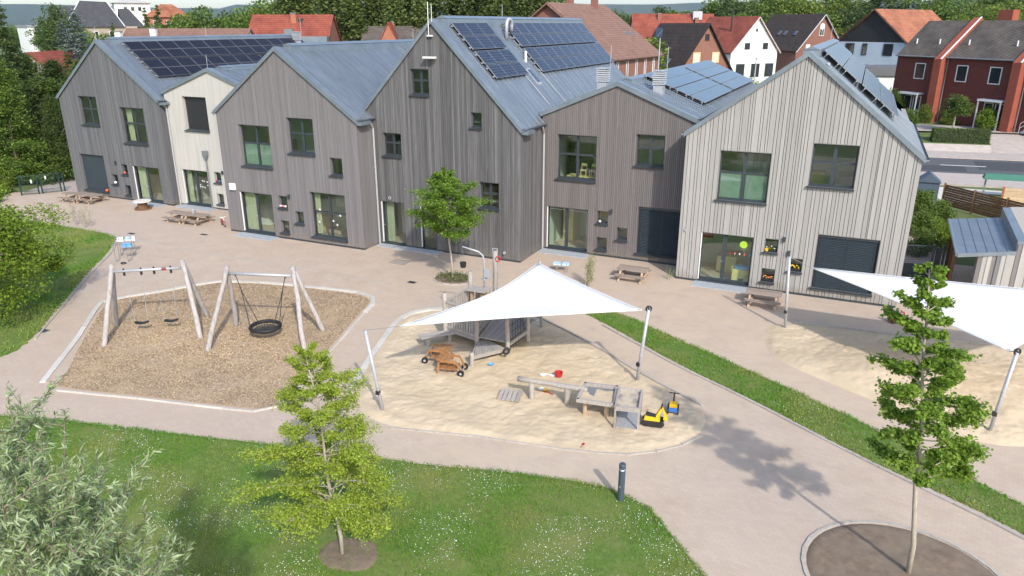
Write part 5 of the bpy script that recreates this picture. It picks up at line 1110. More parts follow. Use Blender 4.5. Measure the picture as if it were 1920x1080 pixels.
# things in and on the windows
def chair(label, x, y, z, rz):
    r = root('wooden_chair', (x, y, z), label, 'chair', 'pale wooden nursery chairs', rz)
    build(MB().box(-.16, -.15, .30, .16, .15, .325), 'seat', CREAM, r, local=True)
    for sx in (-.14, .14):
        build(MB().bar((sx, -.13, 0), (sx, -.13, .30), .03, .03), 'leg', CREAM, r, local=True); build(MB().bar((sx, .13, 0), (sx, .15, .62), .03, .03), 'leg', CREAM, r, local=True)
    build(MB().box(-.15, .12, .50, .15, .145, .64), 'backrest', CREAM, r, local=True)
def inner_table(x, y, z): 
    r = root('window_table', (x, y, z), 'pale table inside the upper window of the low taupe house', 'table'); build(MB().box(x-.9, y-.35, z+.66, x+.9, y+.35, z+.70), 'top', CREAM, r)
    for a in (-.8, .8):
        for b in (-.28, .28): build(MB().box(x+a-.03, y+b-.03, z, x+a+.03, y+b+.03, z+.66), 'leg', CREAM, r)
inner_table(-12.75, 36.7, 3.3)
chair('pale wooden chair, left of two inside the upper left window of the low house', -12.75, 36.55, 4.0, R(5)); chair('pale wooden chair, right of two inside the upper left window of the low house', -12.25, 36.6, 4.0, R(-8))
tb = root('toy_chest', (-4.1, 34.75, 0), 'yellow wooden chest with a blue cushion behind the glass door of the pale house', 'chest'); build(MB().box(-4.5, 34.5, .02, -3.65, 35.0, .62), 'box', CREAM, tb); build(MB().box(-4.2, 34.49, .1, -3.95, 34.499, .2), 'grip', BLK, tb); build(MB().blob((-4.1, 34.75, .68), .38, .24, .13, 14, 8), 'cushion', LBLU, tb, smooth=True)
sn = root('paper_sun', (-4.05, 34.06, 1.98), 'round lime green paper sun hanging in the glass door of the pale house', 'decoration'); build(MB().tube([(-4.05, 34.055, 1.98), (-4.05, 34.065, 1.98)], .17, 22), 'disc', LIME, sn)
for i in range(9): t = -2.9+i*.36; build(MB().bar((-4.05+.2*math.cos(t), 34.06, 1.98+.2*math.sin(t)), (-4.05+.29*math.cos(t), 34.06, 1.98+.29*math.sin(t)), .02, .004), 'ray', LIME, sn)
for i, (mm, cn) in enumerate(((RED, 'red'), (PINK, 'pink'), (WHT, 'white'), (ORG, 'orange'), (LBLU, 'blue'))):
    x = -4.62+i*.22; r = root('paper_tulip', (x, 34.06, 1.4), 'paper tulip with a %s head in the glass door of the pale house' % cn, 'decoration', 'paper tulips'); build(MB().blob((x, 34.058, 1.52), .035, .006, .045, 8, 5), 'head', mm, r); build(MB().bar((x, 34.058, 1.3), (x, 34.058, 1.48), .012, .004), 'stem', GRN, r)
def pots(label, x0, x1, Y, z, cols, n=10):
    r = root('flower_box', ((x0+x1)/2, Y, z), label, 'flower box'); build(MB().box(x0+.06, Y-.09, z, x1-.06, Y+.05, z+.09), 'trough', BLK, r)
    P = RNG.uniform((x0+.07, Y-.11, z+.08), (x1-.07, Y+.05, z+.22), (60, 3)); 
    o = leaves('leaves', P-np.array(r.location), .06, LF_L, r)
    for i in range(n): build(MB().blob((random.uniform(x0+.08, x1-.08), random.uniform(Y-.12, Y+.03), z+random.uniform(.14, .24)), .032, .032, .025, 7, 4), 'flower', random.choice(cols), r)
pots('box of yellow flowers in the right small window of the pale house', -2.02, -1.43, 33.95, 1.11, [YEL], 16); pots('box of orange and pink flowers in the lower small window of the pale house', -3.13, -2.54, 33.95, .46, [ORG, PINK, YEL], 14)
pots('leafy box in the upper small window of the pale house', -3.13, -2.54, 33.97, 1.87, [WHT, PINK], 4)
yp = build(MB().lathe([(.07, 0), (.09, .12), (.06, .13)], n=14), 'yellow_pot', YEL, local=True); yp.location = (-3.03, 33.90, 1.87); tag(yp, 'small yellow pot at the left of the upper small window, pale house', 'pot')
def trinket(name, label, loc, m, s=.09, kind='blob'):
    mb = MB().blob((0, 0, s*.8), s, s*.8, s*.8, 10, 6) if kind == 'blob' else MB().lathe([(s*.7, 0), (s, s*1.2), (s*.5, s*1.6)], n=12)
    o = build(mb, name, m, local=True, smooth=True); o.location = loc; tag(o, label, 'ornament', 'ornaments on the window ledges')
for i, (mm, lab) in enumerate(((RED, 'red ball on the cream house upper small ledge'), (BLU, 'blue toy on the cream house upper small ledge'))): trinket('ledge_toy', lab, (-37.35+.22*i, 35.22, 1.83), mm, .085)
trinket('ledge_toy', 'orange round toy on the grey house upper small ledge', (-45.15, 34.66, 1.85), ORG, .10); trinket('ledge_toy', 'white toy on the grey house left small ledge', (-46.25, 34.66, 1.06), WHT, .12); trinket('ledge_toy', 'bright orange toy on the roller shutter sill of the grey house', (-47.25, 34.63, .42), ORG, .12)
for i in range(3): trinket('ledge_pot', 'pale little pot, %s of three on the taupe house upper small ledge' % ('left', 'middle', 'right')[i], (-28.78+.17*i, 31.46, 1.86), (WHT, PINK, WHT)[i], .07, 'pot')
trinket('ledge_pot', 'white little pot on the low house upper small ledge', (-11.5, 35.76, 1.83), WHT, .07, 'pot')
for i, (x, z) in enumerate(((-26.25, 1.9), (-25.4, 1.35), (-24.9, 1.7), (-25.15, 1.15), (-26.35, 1.2))):
    o = build(MB().add([(.09*math.cos(t)*(1 if k % 2 else .45), 0, .09*math.sin(t)*(1 if k % 2 else .45)) for k, t in enumerate([math.pi*j/5 for j in range(10)])], [tuple(range(10))]), 'window_star', WHT, local=True); o.location = (x, 31.705, z); tag(o, 'white paper star stuck in the lower right window of the taupe house', 'decoration', 'paper stars in the window')
for i in range(9):
    x = -39.45+.2*(i % 5)+random.uniform(0, .08); z = 1.25+.2*(i//3)+random.uniform(0, .1); o = build(MB().blob((0, 0, 0), .05, .006, .05, 8, 4), 'window_dot', WHT, local=True); o.location = (x+.3, 35.47, z); tag(o, 'white paper dot stuck on the glass door of the cream house', 'decoration', 'paper dots on the door')
# garland in the low house door
gd = MB(); pts = [(-14.36, 36.02, .25)]
for i in range(40): pts.append((-14.36+.03*math.sin(i*1.3), 36.02, .25+i*.05))
gd.tube(pts, .012, 4); pts = [(-14.36+i*.055, 36.02, 2.26-.05*abs(math.sin(i*.5))) for i in range(38)]; gd.tube(pts, .012, 4); gd.tube([(-12.3+.03*math.sin(i*1.1), 36.02, .25+i*.05) for i in range(40)], .012, 4)
o = build(gd, 'garland', WHT); tag(o, 'white paper garland framing the glass door of the low taupe house', 'garland')

# ------------------------------------------------------------------ trees
def young_tree(name, label, base, lean, H, z0, prof, nb, nl, size, lm, bark, tr=.055, up=.6, aspect=.6, layer=0., twig=5, spread=.14):
    """trunk, limbs and leaves gathered round the twigs; prof(t) gives crown radius along the crown height"""
    r = root(name, (*base, 0), label, 'tree'); mb = MB(); n = 9
    pt_ = lambda z: Vector((lean[0]*(max(z, 0)/H)**1.2+.03*math.sin(z*2.1), lean[1]*(max(z, 0)/H)**1.2+.03*math.cos(z*1.7), z))
    mb.tube([pt_(H*i/n*.97-.1*(i == 0)) for i in range(n+1)], [tr*(1-.85*i/n)+.006 for i in range(n+1)], 9)
    build(mb, 'trunk', bark, r, smooth=True, local=True); br = MB(); P = []; D = []
    for i in range(nb):
        t = (i+random.random())/nb; z = z0+(H-z0)*t*.97; ang = i*2.399+random.uniform(-.4, .4); L = prof(t)*random.uniform(.5, 1.3)
        a = pt_(z-L*(.30-layer*.3)); rise = random.uniform(.15, .55)*(1-layer)+layer*random.uniform(-.02, .18)+.35*t*t
        d = Vector((math.cos(ang), math.sin(ang), rise)); b = a+d*L*.55+Vector((0, 0, .05*L)); c = a+d*L+Vector((0, 0, -.06*L*(1-t)))
        br.tube([a, b, c], [tr*.32*(1-.6*t)+.004, tr*.2*(1-.6*t)+.003, .003], 5, cap=False)
        k = max(6, int(nl/nb*(.25+1.3*L/prof(.35)))); tw = max(2, int(twig*L/prof(.35)+1))
        tws = []
        for q in range(tw):
            s = random.uniform(.28, 1.0); o = a.lerp(b, s*2) if s < .5 else b.lerp(c, s*2-1)
            td = Vector((math.cos(ang+random.uniform(-1.2, 1.2)), math.sin(ang+random.uniform(-1.2, 1.2)), random.uniform(-.12, .40))); e = o+td*L*random.uniform(.18, .42)
            br.tube([o, e], [.006, .002], 4, cap=False); tws.append((o, e))
        tws.append((b, c))
        for q in range(k):
            o, e = random.choice(tws); s = random.random()**.75; p = o.lerp(e, s)
            P.append(p+Vector((random.gauss(0, 1), random.gauss(0, 1), random.gauss(0, .7)))*spread*L**.5*.62)
    build(br, 'limbs', bark, r, local=True)
    P = np.array([tuple(p) for p in P]); leaves('crown', P, size, lm, r, up=up, aspect=aspect); return r
random.seed(42)
young_tree('young_lime_tree', 'young lime-green tree on the front lawn in a bare soil patch', (-9.38, 11.03), (-.33, -.15), 5.35, 1.25, lambda t: (1.48*(1-t)**.72*(min(1, .62+t*2.2))+.10), 76, 44000, .058, LF_A, BARKL, .045, .5, .55, .12, 9, .115)
random.seed(5)
young_tree('young_sweetgum_tree', 'young dark green tree with tiered branches in the round bed at lower right', (2.38, 15.79), (-.85, -.42), 7.35, 2.6, lambda t: (.93*(1-t)**.62*min(1, .66+t*1.6)+.10), 62, 24000, .078, LF_B, BARKL, .055, .45, .8, .22, 7, .115)
random.seed(6)
young_tree('young_maple_tree', 'young round-crowned tree standing before the tall weathered house', (-16.71, 29.36), (-.22, -.1), 5.45, 2.3, lambda t: (1.42*(math.sin(math.pi*min(1, (t*.86+.20)))**.8)*.92+.05), 80, 26000, .088, LF_C, BARKL, .05, .6, .75, .1, 7, .17)
def cloud_tree(name, label, base, H, R_, zc, n, size, lm, group=None, clumps=26, flat=.85, bark=BARK, tr=.16, cat='tree', seedc=None):
    r = root(name, (*base, 0), label, cat, group); mb = MB(); mb.tube([(0, 0, -.1), (.1, .05, zc*.5), (.05, -.1, zc), (0, 0, H*.9)], [tr, tr*.8, tr*.55, .02], 9); CS = []
    for i in range(clumps):
        d = Vector((random.gauss(0, 1), random.gauss(0, 1), random.gauss(0, .9))).normalized()*random.uniform(.35, 1.18); CS.append(Vector((d.x*R_, d.y*R_, zc+(d.z*(H-zc)*flat if d.z > 0 else d.z*(H-zc)*.8))))
    for c in CS: mb.tube([(0, 0, zc*.75+random.uniform(0, .3)), c*.55+Vector((0, 0, zc*.4)), c], [tr*.3, tr*.15, .012], 5, cap=False)
    build(mb, 'trunk', bark, r, local=True, smooth=True); P = []
    k = n//clumps
    for c in CS:
        q = RNG.normal(size=(k, 3)); q /= np.linalg.norm(q, axis=1)[:, None]; q *= (RNG.uniform(.15, 1, k)**.5)[:, None]*np.array([.36, .36, .27])*R_*random.uniform(.5, 1.25); P.append(q+np.array(c))
    leaves('crown', np.concatenate(P), size, lm, r, up=.5, aspect=.65); return r
cloud_tree('broad_garden_tree', 'bright green broad tree at the left edge overhanging the left lawn', (-31.2, 16.95), 5.9, 2.55, 3.2, 34000, .11, LF_L, clumps=44, tr=.17)
# silver-leaved willow close to the camera, lower left
TIPS = [(1.81, 0.07, 7.92), (2.2, 0.09, 7.66), (2.05, 0.45, 7.63), (2.8, 0.12, 7.15), (2.57, -0.29, 7.55), (1.97, -0.24, 7.78), (3.09, 0.06, 7.06), (3.23, -0.37, 7.26), (3.71, 0.03, 6.61), (3.92, -0.39, 6.73), (3.41, -0.28, 6.9), (3.19, -0.55, 7.37), (4.06, -0.58, 6.77), (4.01, -0.2, 6.44), (2.83, -0.72, 7.6), (3.27, -0.87, 7.39), (3.64, -0.8, 7.13), (2.38, -0.59, 7.61), (3.99, -0.84, 7.01), (3.79, -1.17, 7.2)]
def willow():
    """many upright wands from one stool; leaves set along the side shoots"""
    random.seed(21); r = root('silver_willow', (-7.1, 3.55, 0), 'tall silvery narrow-leaved shrub filling the lower left corner', 'shrub'); br = MB(); P = []; D = []
    def leafy(pts, n, dens):
        L = (pts[-1]-pts[0]).length
        for k in range(int(L*dens)):
            s = random.uniform(.05, 1)*n; i = min(n-1, int(s)); p = pts[i].lerp(pts[i+1], s-i); ax = (pts[i+1]-pts[i]).normalized(); ang = k*2.4
            rd = ax.cross(Vector((math.cos(ang), math.sin(ang), .3))).normalized(); dl = (ax*.75+rd*.8).normalized(); P.append(tuple(p+dl*.04)); D.append(tuple(dl))
    def wand(a, b, rad, n, wob):
        pts = [a.lerp(b, i/n)+Vector((random.gauss(0, wob), random.gauss(0, wob), 0))*(0 < i < n) for i in range(n+1)]; br.tube(pts, [rad*(1-.85*i/n)+.0015 for i in range(n+1)], 5, cap=False); return pts
    for t in TIPS:
        tip = Vector((t[0]-2.2, t[1]+.35, t[2])); a = Vector((random.uniform(-.5, .5)+tip.x*.35, random.uniform(-.5, .5)+tip.y*.35, -.05)); pts = wand(a, tip, .028, 10, .05); leafy(pts[8:], 2, 90)
        for q in range(19):
            s = random.uniform(.55, .985); i = min(9, int(s*10)); o = pts[i].lerp(pts[i+1], s*10-i); ang = random.uniform(0, 6.28); d = Vector((math.cos(ang), math.sin(ang), random.uniform(.35, 1.3))).normalized(); L = random.uniform(.28, .75)
            sp = wand(o, o+d*L, .007, 4, .02); leafy(sp, 4, 85)
            for q2 in range(2):
                o2 = sp[random.choice((1, 2, 3))]; ang = random.uniform(0, 6.28); sp2 = wand(o2, o2+(d*.9+Vector((math.cos(ang), math.sin(ang), .2))*.8).normalized()*L*.5, .004, 3, .01); leafy(sp2, 3, 85)
    build(br, 'stems', BARK, r, local=True); P = np.array(P); D = np.array(D)
    V, F = leaf_arrays(P, .098, .3, .17, fold=.15, dirs=D*2.2); npmesh('leaves', V, F, LF_W, r, rnd=RNG.uniform(0, 1, len(P)))
willow()
# upright wispy plants in the paving
def wisps(name, label, x, y, n, h, spread, lm, size=.06, per=26, asp=.4):
    r = root(name, (x, y, 0), label, 'plant'); br = MB(); P = []
    for i in range(n):
        a = random.uniform(0, 6.28); q = random.uniform(0, spread); s = Vector((q*math.cos(a), q*math.sin(a), 0)); e = s+Vector((random.gauss(0, .1), random.gauss(0, .1), h*random.uniform(.6, 1.05))); m_ = s.lerp(e, .5)+Vector((random.gauss(0, .03), random.gauss(0, .03), 0))
        br.tube([s, m_, e], [.009, .006, .002], 5, cap=False)
        for k in range(per): t = random.uniform(.18, 1); p = s.lerp(m_, t*2) if t < .5 else m_.lerp(e, t*2-1); P.append(tuple(p+Vector((random.gauss(0, .06), random.gauss(0, .06), random.gauss(0, .03)))))
    build(br, 'stems', BARKL, r, local=True); leaves('leaves', np.array(P), size, lm, r, up=.3, aspect=asp); return r
wisps('upright_shrub', 'slender upright shrub on the paving behind the central sail', -10.35, 31.0, 16, 1.65, .30, LF_Y, .075, 44)
wisps('corner_weed', 'small weed at the left foot of the pale house', -7.25, 33.55, 5, .8, .10, LF_L, .07, 16)
for i, (x, y, h, lab) in enumerate(((-42.3, 28.5, 1.5, 'thin sapling clump, middle of three at the tip of the left lawn'), (-41.3, 28.45, 1.35, 'thin sapling clump, right of three at the tip of the left lawn'), (-44.0, 28.4, 1.2, 'thin sapling clump, left of three at the tip of the left lawn'))): wisps('sapling_clump', lab, x, y, 12, h, .45, LF_Y, .08, 14, .35)
P = []
for i in range(420):
    a = random.uniform(0, 6.28); q = random.random()**.5; P.append((.85*q*math.cos(a), .7*q*math.sin(a), .06+random.uniform(0, .22)*(1 if random.random() < .5 else .4)))
r_ = root('ground_cover', (-16.6, 29.3, 0), 'low mixed green planting around the foot of the young round tree', 'plants'); o = leaves('leaves', np.array(P), .10, LF_D, r_, up=.2, aspect=.4)

# ---- background foliage: a few crowns, copied as separate trees
def crown_mesh(name, kind, n, size, mt, seed):
    global RNG
    keep = RNG; RNG = np.random.default_rng(seed); rs = random.Random(seed); P = []
    if kind == 'decid':
        for i in range(46):
            d = Vector((rs.gauss(0, 1), rs.gauss(0, 1), rs.gauss(0, 1))).normalized()*rs.uniform(.45, .92); c = np.array([d.x*.36, d.y*.36, .58+d.z*.36]); k = n//46
            q = RNG.normal(size=(k, 3)); q /= np.linalg.norm(q, axis=1)[:, None]; P.append(c+q*(RNG.uniform(.3, 1, k)**.5)[:, None]*np.array([.12, .12, .085])*rs.uniform(.7, 1.25))
    elif kind == 'conifer':
        L = 26
        for i in range(L):
            t = i/(L-1); z = .06+.93*t; R_ = .19*(1-t)**.85+.006; nb = max(4, int(13*(1-t)+3))
            for b in range(nb):
                a = rs.uniform(0, 6.283); rr = R_*rs.uniform(.75, 1.12); k = max(4, int(n*(R_/.19)/(L*nb)*1.6)); s = RNG.uniform(.12, 1, k); droop = -.05*s*s*(R_/.19)
                P.append(np.c_[np.cos(a)*rr*s+RNG.normal(0, .011, k), np.sin(a)*rr*s+RNG.normal(0, .011, k), z+droop+RNG.normal(0, .007, k)])
    elif kind == 'larch':
        L = 24
        for i in range(L):
            t = i/(L-1); z = .05+.93*t; R_ = (.20*(1-t)**.6)*rs.uniform(.7, 1.15)+.01
            for b in range(7):
                a = rs.uniform(0, 6.283); k = n//(L*7); s = RNG.uniform(.1, 1, k)**.8; P.append(np.c_[np.cos(a)*R_*s+RNG.normal(0, .022, k), np.sin(a)*R_*s+RNG.normal(0, .022, k), z+.02*s+RNG.normal(0, .022, k)])
    else:   # bush
        for i in range(30):
            d = Vector((rs.gauss(0, 1), rs.gauss(0, 1), abs(rs.gauss(0, .8)))).normalized()*rs.uniform(.4, .9); c = np.array([d.x*.5, d.y*.5, .12+d.z*.72]); k = n//30; q = RNG.normal(size=(k, 3)); q /= np.linalg.norm(q, axis=1)[:, None]
            P.append(c+q*(RNG.uniform(.2, 1, k)**.5)[:, None]*np.array([.20, .20, .16]))
    P = np.concatenate(P); P[:, 2] = np.maximum(P[:, 2], .02); V, F = leaf_arrays(P, size, .5, .62); o = npmesh(name, V, F, mt, rnd=RNG.uniform(0, 1, len(P))); me = o.data; bpy.data.objects.remove(o); RNG = keep; return me
KM = {'decid': [crown_mesh('crown', 'decid', 7400, .030, LF_D, s) for s in (1, 2, 3)], 'conifer': [crown_mesh('crown', 'conifer', 6500, .026, LF_X, s) for s in (4, 5)], 'larch': [crown_mesh('crown', 'larch', 8000, .026, LF_H, s) for s in (6, 7)], 'fine_larch': [crown_mesh('crown', 'larch', 30000, .0135, LF_H, s) for s in (16, 17)], 'fine_conifer': [crown_mesh('crown', 'conifer', 26000, .0125, LF_X, s) for s in (14, 15)], 'fine_decid': [crown_mesh('crown', 'decid', 26000, .0165, LF_D, s) for s in (11, 12)], 'bush': [crown_mesh('foliage', 'bush', 4500, .055, LF_G, s) for s in (8, 9, 10)]}
tm = MB().tube([(0, 0, -.01), (.005, 0, .35), (0, .004, .8)], [.016, .011, .003], 7)
for i in range(6): t = i*1.05; tm.tube([(0, 0, .3+.05*i), (.2*math.cos(t), .2*math.sin(t), .45+.06*i)], [.006, .001], 5, cap=False)
_t = build(tm, 'trunk', BARK, local=True); TRUNK = _t.data; bpy.data.objects.remove(_t)
def bgtree(name, label, kind, x, y, h, m, wide=1., group=None, z=0., trunk=True, cat='tree'):
    r = root(name, (x, y, z), label, cat, group, random.uniform(0, 6.28)); me = random.choice(KM[kind]); o = bpy.data.objects.new('foliage' if kind == 'bush' else 'crown', me); link(o, r)
    s = h; o.scale = (s*wide, s*wide*random.uniform(.9, 1.1), s); o.material_slots[0].link = 'OBJECT'; o.material_slots[0].material = m
    if trunk and 'bush' not in kind: t = bpy.data.objects.new('trunk', TRUNK); link(t, r); t.scale = (s, s, s)
    return r
ORD = 'first second third fourth fifth sixth seventh eighth ninth tenth eleventh twelfth thirteenth fourteenth fifteenth sixteenth seventeenth eighteenth nineteenth twentieth twenty-first twenty-second twenty-third twenty-fourth'.split()
LARCH = [(-74.1,86.7,16.7),(-72.2,88.8,17.0),(-63.5,82.1,16.9),(-69.5,94.6,16.6),(-60.5,86.8,16.5),(-60.5,91.5,17.9),(-58.0,92.8,17.7),(-52.5,88.9,17.0),(-56.4,101.3,17.7),(-52.6,100.6,17.4),(-44.6,90.8,17.0),(-46.2,100.5,17.7),(-57.9,78.8,14.4),(-54.9,84.1,14.2),(-50.9,83.6,13.8),(-42.1,88.0,13.8),(-39.1,88.6,14.0),(-66,99,17.5),(-61,99,18),(-49,94,17),(-77,92,17.2),(-41,97,16.5)]
LARCH.sort(key=lambda p: -math.atan2(-p[0], p[1]))
for i, (x, y, h) in enumerate(LARCH): bgtree('larch_tree', 'tall olive-green larch, %s from the left in the wood behind the middle houses' % ORD[i], 'larch', x, y, h, LF_H, 1.25, 'larches behind the houses')
for i, (x, y, h) in enumerate([(-96.8,87.5,14.0),(-91.2,84.5,14.4),(-86.6,83.4,15.2),(-88.7,89.0,15.2),(-87.6,91.7,16.0),(-85.7,94.8,16.5),(-79.0,91.3,15.5),(-76.4,78.9,12.9),(-93.7,99.9,13.6),(-82,88,15)]): bgtree('garden_tree', 'broad green tree, %s of ten, above the solar roof of the grey house' % ORD[i], 'decid', x, y, h, random.choice((LF_D, LF_Y, LF_D)), 1., 'broad trees left of the larches')
for x, y, h in [(-48.5,115.3,15.4),(-47.7,121.2,16.2),(-46.2,127.4,15.6),(-44.9,133.5,14.8),(-45.3,144.3,13.9),(-35.2,196.4,19.9),(-27.5,172.3,19.4),(-24.9,177.4,18.5),(-22.6,185.7,20.1),(-18.9,183.0,19.3),(-15.9,187.2,19.3),(-13.0,195.0,19.3),(-10.2,206.9,20.1),(-6.7,209.4,20.3),(-3.1,213.0,20.7),(0.4,197.3,19.2),(4.0,215.5,20.6),(7.2,203.8,20.1),(9.9,193.3,19.4),(13.9,207.1,20.0),(15.8,191.1,18.5),(22.0,224.6,20.7),(24.9,219.7,19.1),(25.4,198.5,18.8),(31.7,221.8,19.4),(-65.8,209.4,15.7),(-62.8,210.8,16.2),(-64.6,228.8,16.4),(-71.6,268.5,16.8),(-68.2,271.3,17.8),(-51.5,218.1,16.9),(-47.9,216.8,16.3),(-49.7,240.8,17.6),(-43.5,227.0,16.4),(-48.2,271.9,18.7),(-54.5,184.1,15.0),(-65.9,233.9,14.6),(-53.8,206.5,14.6),(-55.4,227.8,16.0),(-44.4,199.8,16.6),(-53.8,261.5,15.6),(-44.0,233.0,16.2),(-34.6,193.3,16.5),(-30.9,189.5,17.1),(-26.7,185.9,17.5),(-22.7,182.3,17.6),(-20.1,189.0,17.2),(-18.6,211.7,16.6),(-16.9,223.5,17.5),(-11.5,198.4,15.0),(-8.3,205.4,16.0),(-4.4,190.7,16.0),(-1.2,197.7,15.9),(5.7,211.9,17.5),(8.7,202.3,17.7),(12.8,198.7,17.8),(17.6,206.4,17.3),(22.6,214.2,17.9),(27.9,222.2,18.3),(30.3,212.3,17.7),(34,200,17),(-36,165,14),(-30,160,13.5),(-25,165,14),(-14,178,14),(-9,172,13),(-2,172,13.5),(4,182,14.5),(15,182,14.5),(22,190,15.5),(-40,170,14.5)]: bgtree('garden_tree', 'broad green tree in the belt of trees behind the far houses', 'decid', x, y, h, random.choice((LF_D, LF_D, LF_Y, LF_X)), random.uniform(.95, 1.3), 'trees behind the far houses')
for i in range(46):   # farther belt
    px = -.95+1.6*i/45; d = random.uniform(260, 420); a = R(24.78)-px*.72; x, y = -math.sin(a)*d, math.cos(a)*d
    bgtree('distant_tree', 'small distant tree on the horizon', 'decid', x, y, random.uniform(11, 14.5), random.choice((LF_D, LF_Y, LF_D)), 1.5, 'distant trees on the horizon', trunk=False)
for x, y, h, lab in [(-25.8,86.0,13.2, 'bright green tree right of the big brown roof'), (21.9,158.8,13.5, 'light green tree at the top right corner'), (22.0,175.4,14.4, 'green tree behind the light green one at the top right corner')]: bgtree('garden_tree', lab, 'decid', x, y, h, LF_Y, 1.1)
for i, (x, y, h) in enumerate([(.9,187.7,16.0),(4.1,191.3,16.4),(6.6,188.1,15.9)]): bgtree('blue_spruce', '%s of three blue-grey spruces behind the orange roof' % ('left', 'middle', 'right')[i], 'conifer', x, y, h, LF_S, 1.5)
for x, y, h, lab in [(-257.8,167.4,13.0,'distant green tree left of the far white house'),(-245,175,14.8,'distant tree rising behind the far white house'),(-228.9,159.3,14.8,'distant tree behind the right corner of the far white house'),(-184.9,132,11.4,'green tree right of the far white house'),(-171.8,126,11.6,'green tree between the far white house and the slate villa'),(-141.3,104,10.4,'green tree below the slate villa'),(-149.8,112,11.6,'yellowish tree left of the slate villa'),(-160,134,11.6,'dark tree left of the slate villa roof')]: bgtree('garden_tree', lab, 'decid', x, y, h, random.choice((LF_D, LF_Y, LF_X)), 1.2, 'trees at the far left')
bgtree('dark_pine', 'dark pine left of the slate roof at upper left', 'decid', -160.7, 113.1, 16, LF_X, .9)
for i, (x, y, h) in enumerate([(-126.1,107.0,14.4),(-115.7,100.8,14.6),(-98.1,86.9,11.9),(-108.4,85.6,11.7),(-102.1,93.9,11.5)]): bgtree('dark_spruce', 'dark narrow spruce at upper left, ' + ('left of the white tower', 'behind the slate roof', 'in front of the red hipped house', 'left of the brown roof', 'right of the red hipped house')[i], 'conifer', x, y, h, LF_X, 1.0, 'dark spruces at upper left')
bgtree('blue_spruce', 'silvery blue spruce behind the left house roof', 'fine_conifer', -77.5, 56.7, 13.0, LF_S, 1.4); bgtree('blue_spruce', 'silvery blue spruce left of the taller blue spruce', 'fine_conifer', -82.5, 58.8, 12.0, LF_S, 1.4)
EV = [(-63.6,41.3,8.9),(-61.4,42.2,8.4),(-62.8,35.4,13.3),(-65.1,38.2,12.6),(-64.6,40.6,9.6),(-61.6,40.6,8.2),(-59.7,38.5,7.4),(-63.8,43.2,8.1),(-64.7,45.0,8.2),(-69.5,49.4,9.1),(-64.9,47.2,8.1),(-69.3,51.7,8.8),(-60.5,42.6,6.5),(-56.9,38.3,6.1),(-71.7,55.0,9.4),(-58.8,37.4,5.9),(-57.6,35.3,8.8)]
EV.sort(key=lambda p: -math.atan2(-p[0], p[1]))
for i, (x, y, h) in enumerate(EV): bgtree('yew_tree', 'shaggy evergreen, %s from the left in the group beside the grey house' % ORD[i], ('fine_larch', 'fine_conifer', 'fine_larch', 'fine_decid')[i % 4], x, y, h, (LF_X, LF_H, LF_D, LF_X, LF_G)[i % 5], (1.25, 1.6, 1.35, 1.1)[i % 4], 'evergreens at the left edge')
for x, y, h, m, lab, wd in [(-56.2,37.2,3.0,LF_G,'clipped green bush behind the steel gate',1.1),(-54.8,40.0,3.2,LF_G,'taller green bush behind the path at the grey house',1.0),(-58.2,35.4,3.2,LF_L,'bright green bush left of the steel gate',1.1),(-55.4,32.2,1.9,LF_Y,'yellow-green bush in front of the gate at the left edge',1.1),(-52.9,30.2,1.3,LF_L,'low bright bush at the left edge of the yard',1.2),(-56.5,30.5,2.4,LF_Y,'yellow-leaved bush at the left edge beside the lawn',1.0)]: bgtree('garden_bush', lab, 'bush', x, y, h, m, wd, cat='bush')
for x, y, h, m, lab, wd in [(4.1,47.2,2.4,LF_D,'green shrub behind the wire gate right of the pale house',.8),(4.9,44.2,2.3,LF_L,'lighter green shrub between the gate and the shed canopy',.75),(3.7,43.0,1.9,LF_G,'low dark shrub at the corner behind the pale house',.8),(5.2,50,2.2,LF_D,'green shrub below the brown fence',.8),(6.2,46.5,1.9,LF_Y,'yellowish shrub behind the shed canopy',.6),(4.4,53.5,2.5,LF_D,'tall shrub near the bin shelter',.7)]: bgtree('garden_shrub', lab, 'bush', x, y, h, m, wd, cat='shrub')
for x, y, h, m, lab, wd in [(-25.0,88.8,7.6,LF_G,'dark bush under the dark brown roof',.5),(-17.4,112.5,5.6,LF_Y,'left bright bush in front of the white house',.55),(-14.6,112.4,5.8,LF_Y,'middle bright bush in front of the white house',.55),(-12.2,115.3,5.6,LF_Y,'right bright bush in front of the white house',.55),(-23.3,78.2,7.5,LF_D,'bush beside the big brown-roofed house',.5),(3.4,98,4.3,LF_D,'green bush beside the pale house eave below the row houses',.6),(4.3,86.5,3.4,LF_G,'dark bush at the left end of the clipped hedge',.7),(6.4,94,2.6,LF_Y,'yellow-green bush at the row house door',.6),(11.8,90.5,3.0,LF_L,'bright bush between the row house piers',.8),(15.4,91.5,2.8,LF_G,'clipped dark bush at the right row house',.8),(8.6,93.2,1.2,LF_Y,'low yellow ground shrub before the row houses',1.6)]: bgtree('garden_bush', lab, 'bush', x, y, h, m, wd, cat='bush', z=TER if x > 2 else 0)
r_ = bgtree('ball_tree', 'round clipped tree in front of the red row houses', 'bush', 8.6, 87.6, 3.0, LF_G, 1.05, cat='tree', z=TER+1.35); t_ = build(MB().tube([(0, 0, -1.4), (.05, 0, .8)], .09, 8), 'trunk', BARKL, r_, local=True)
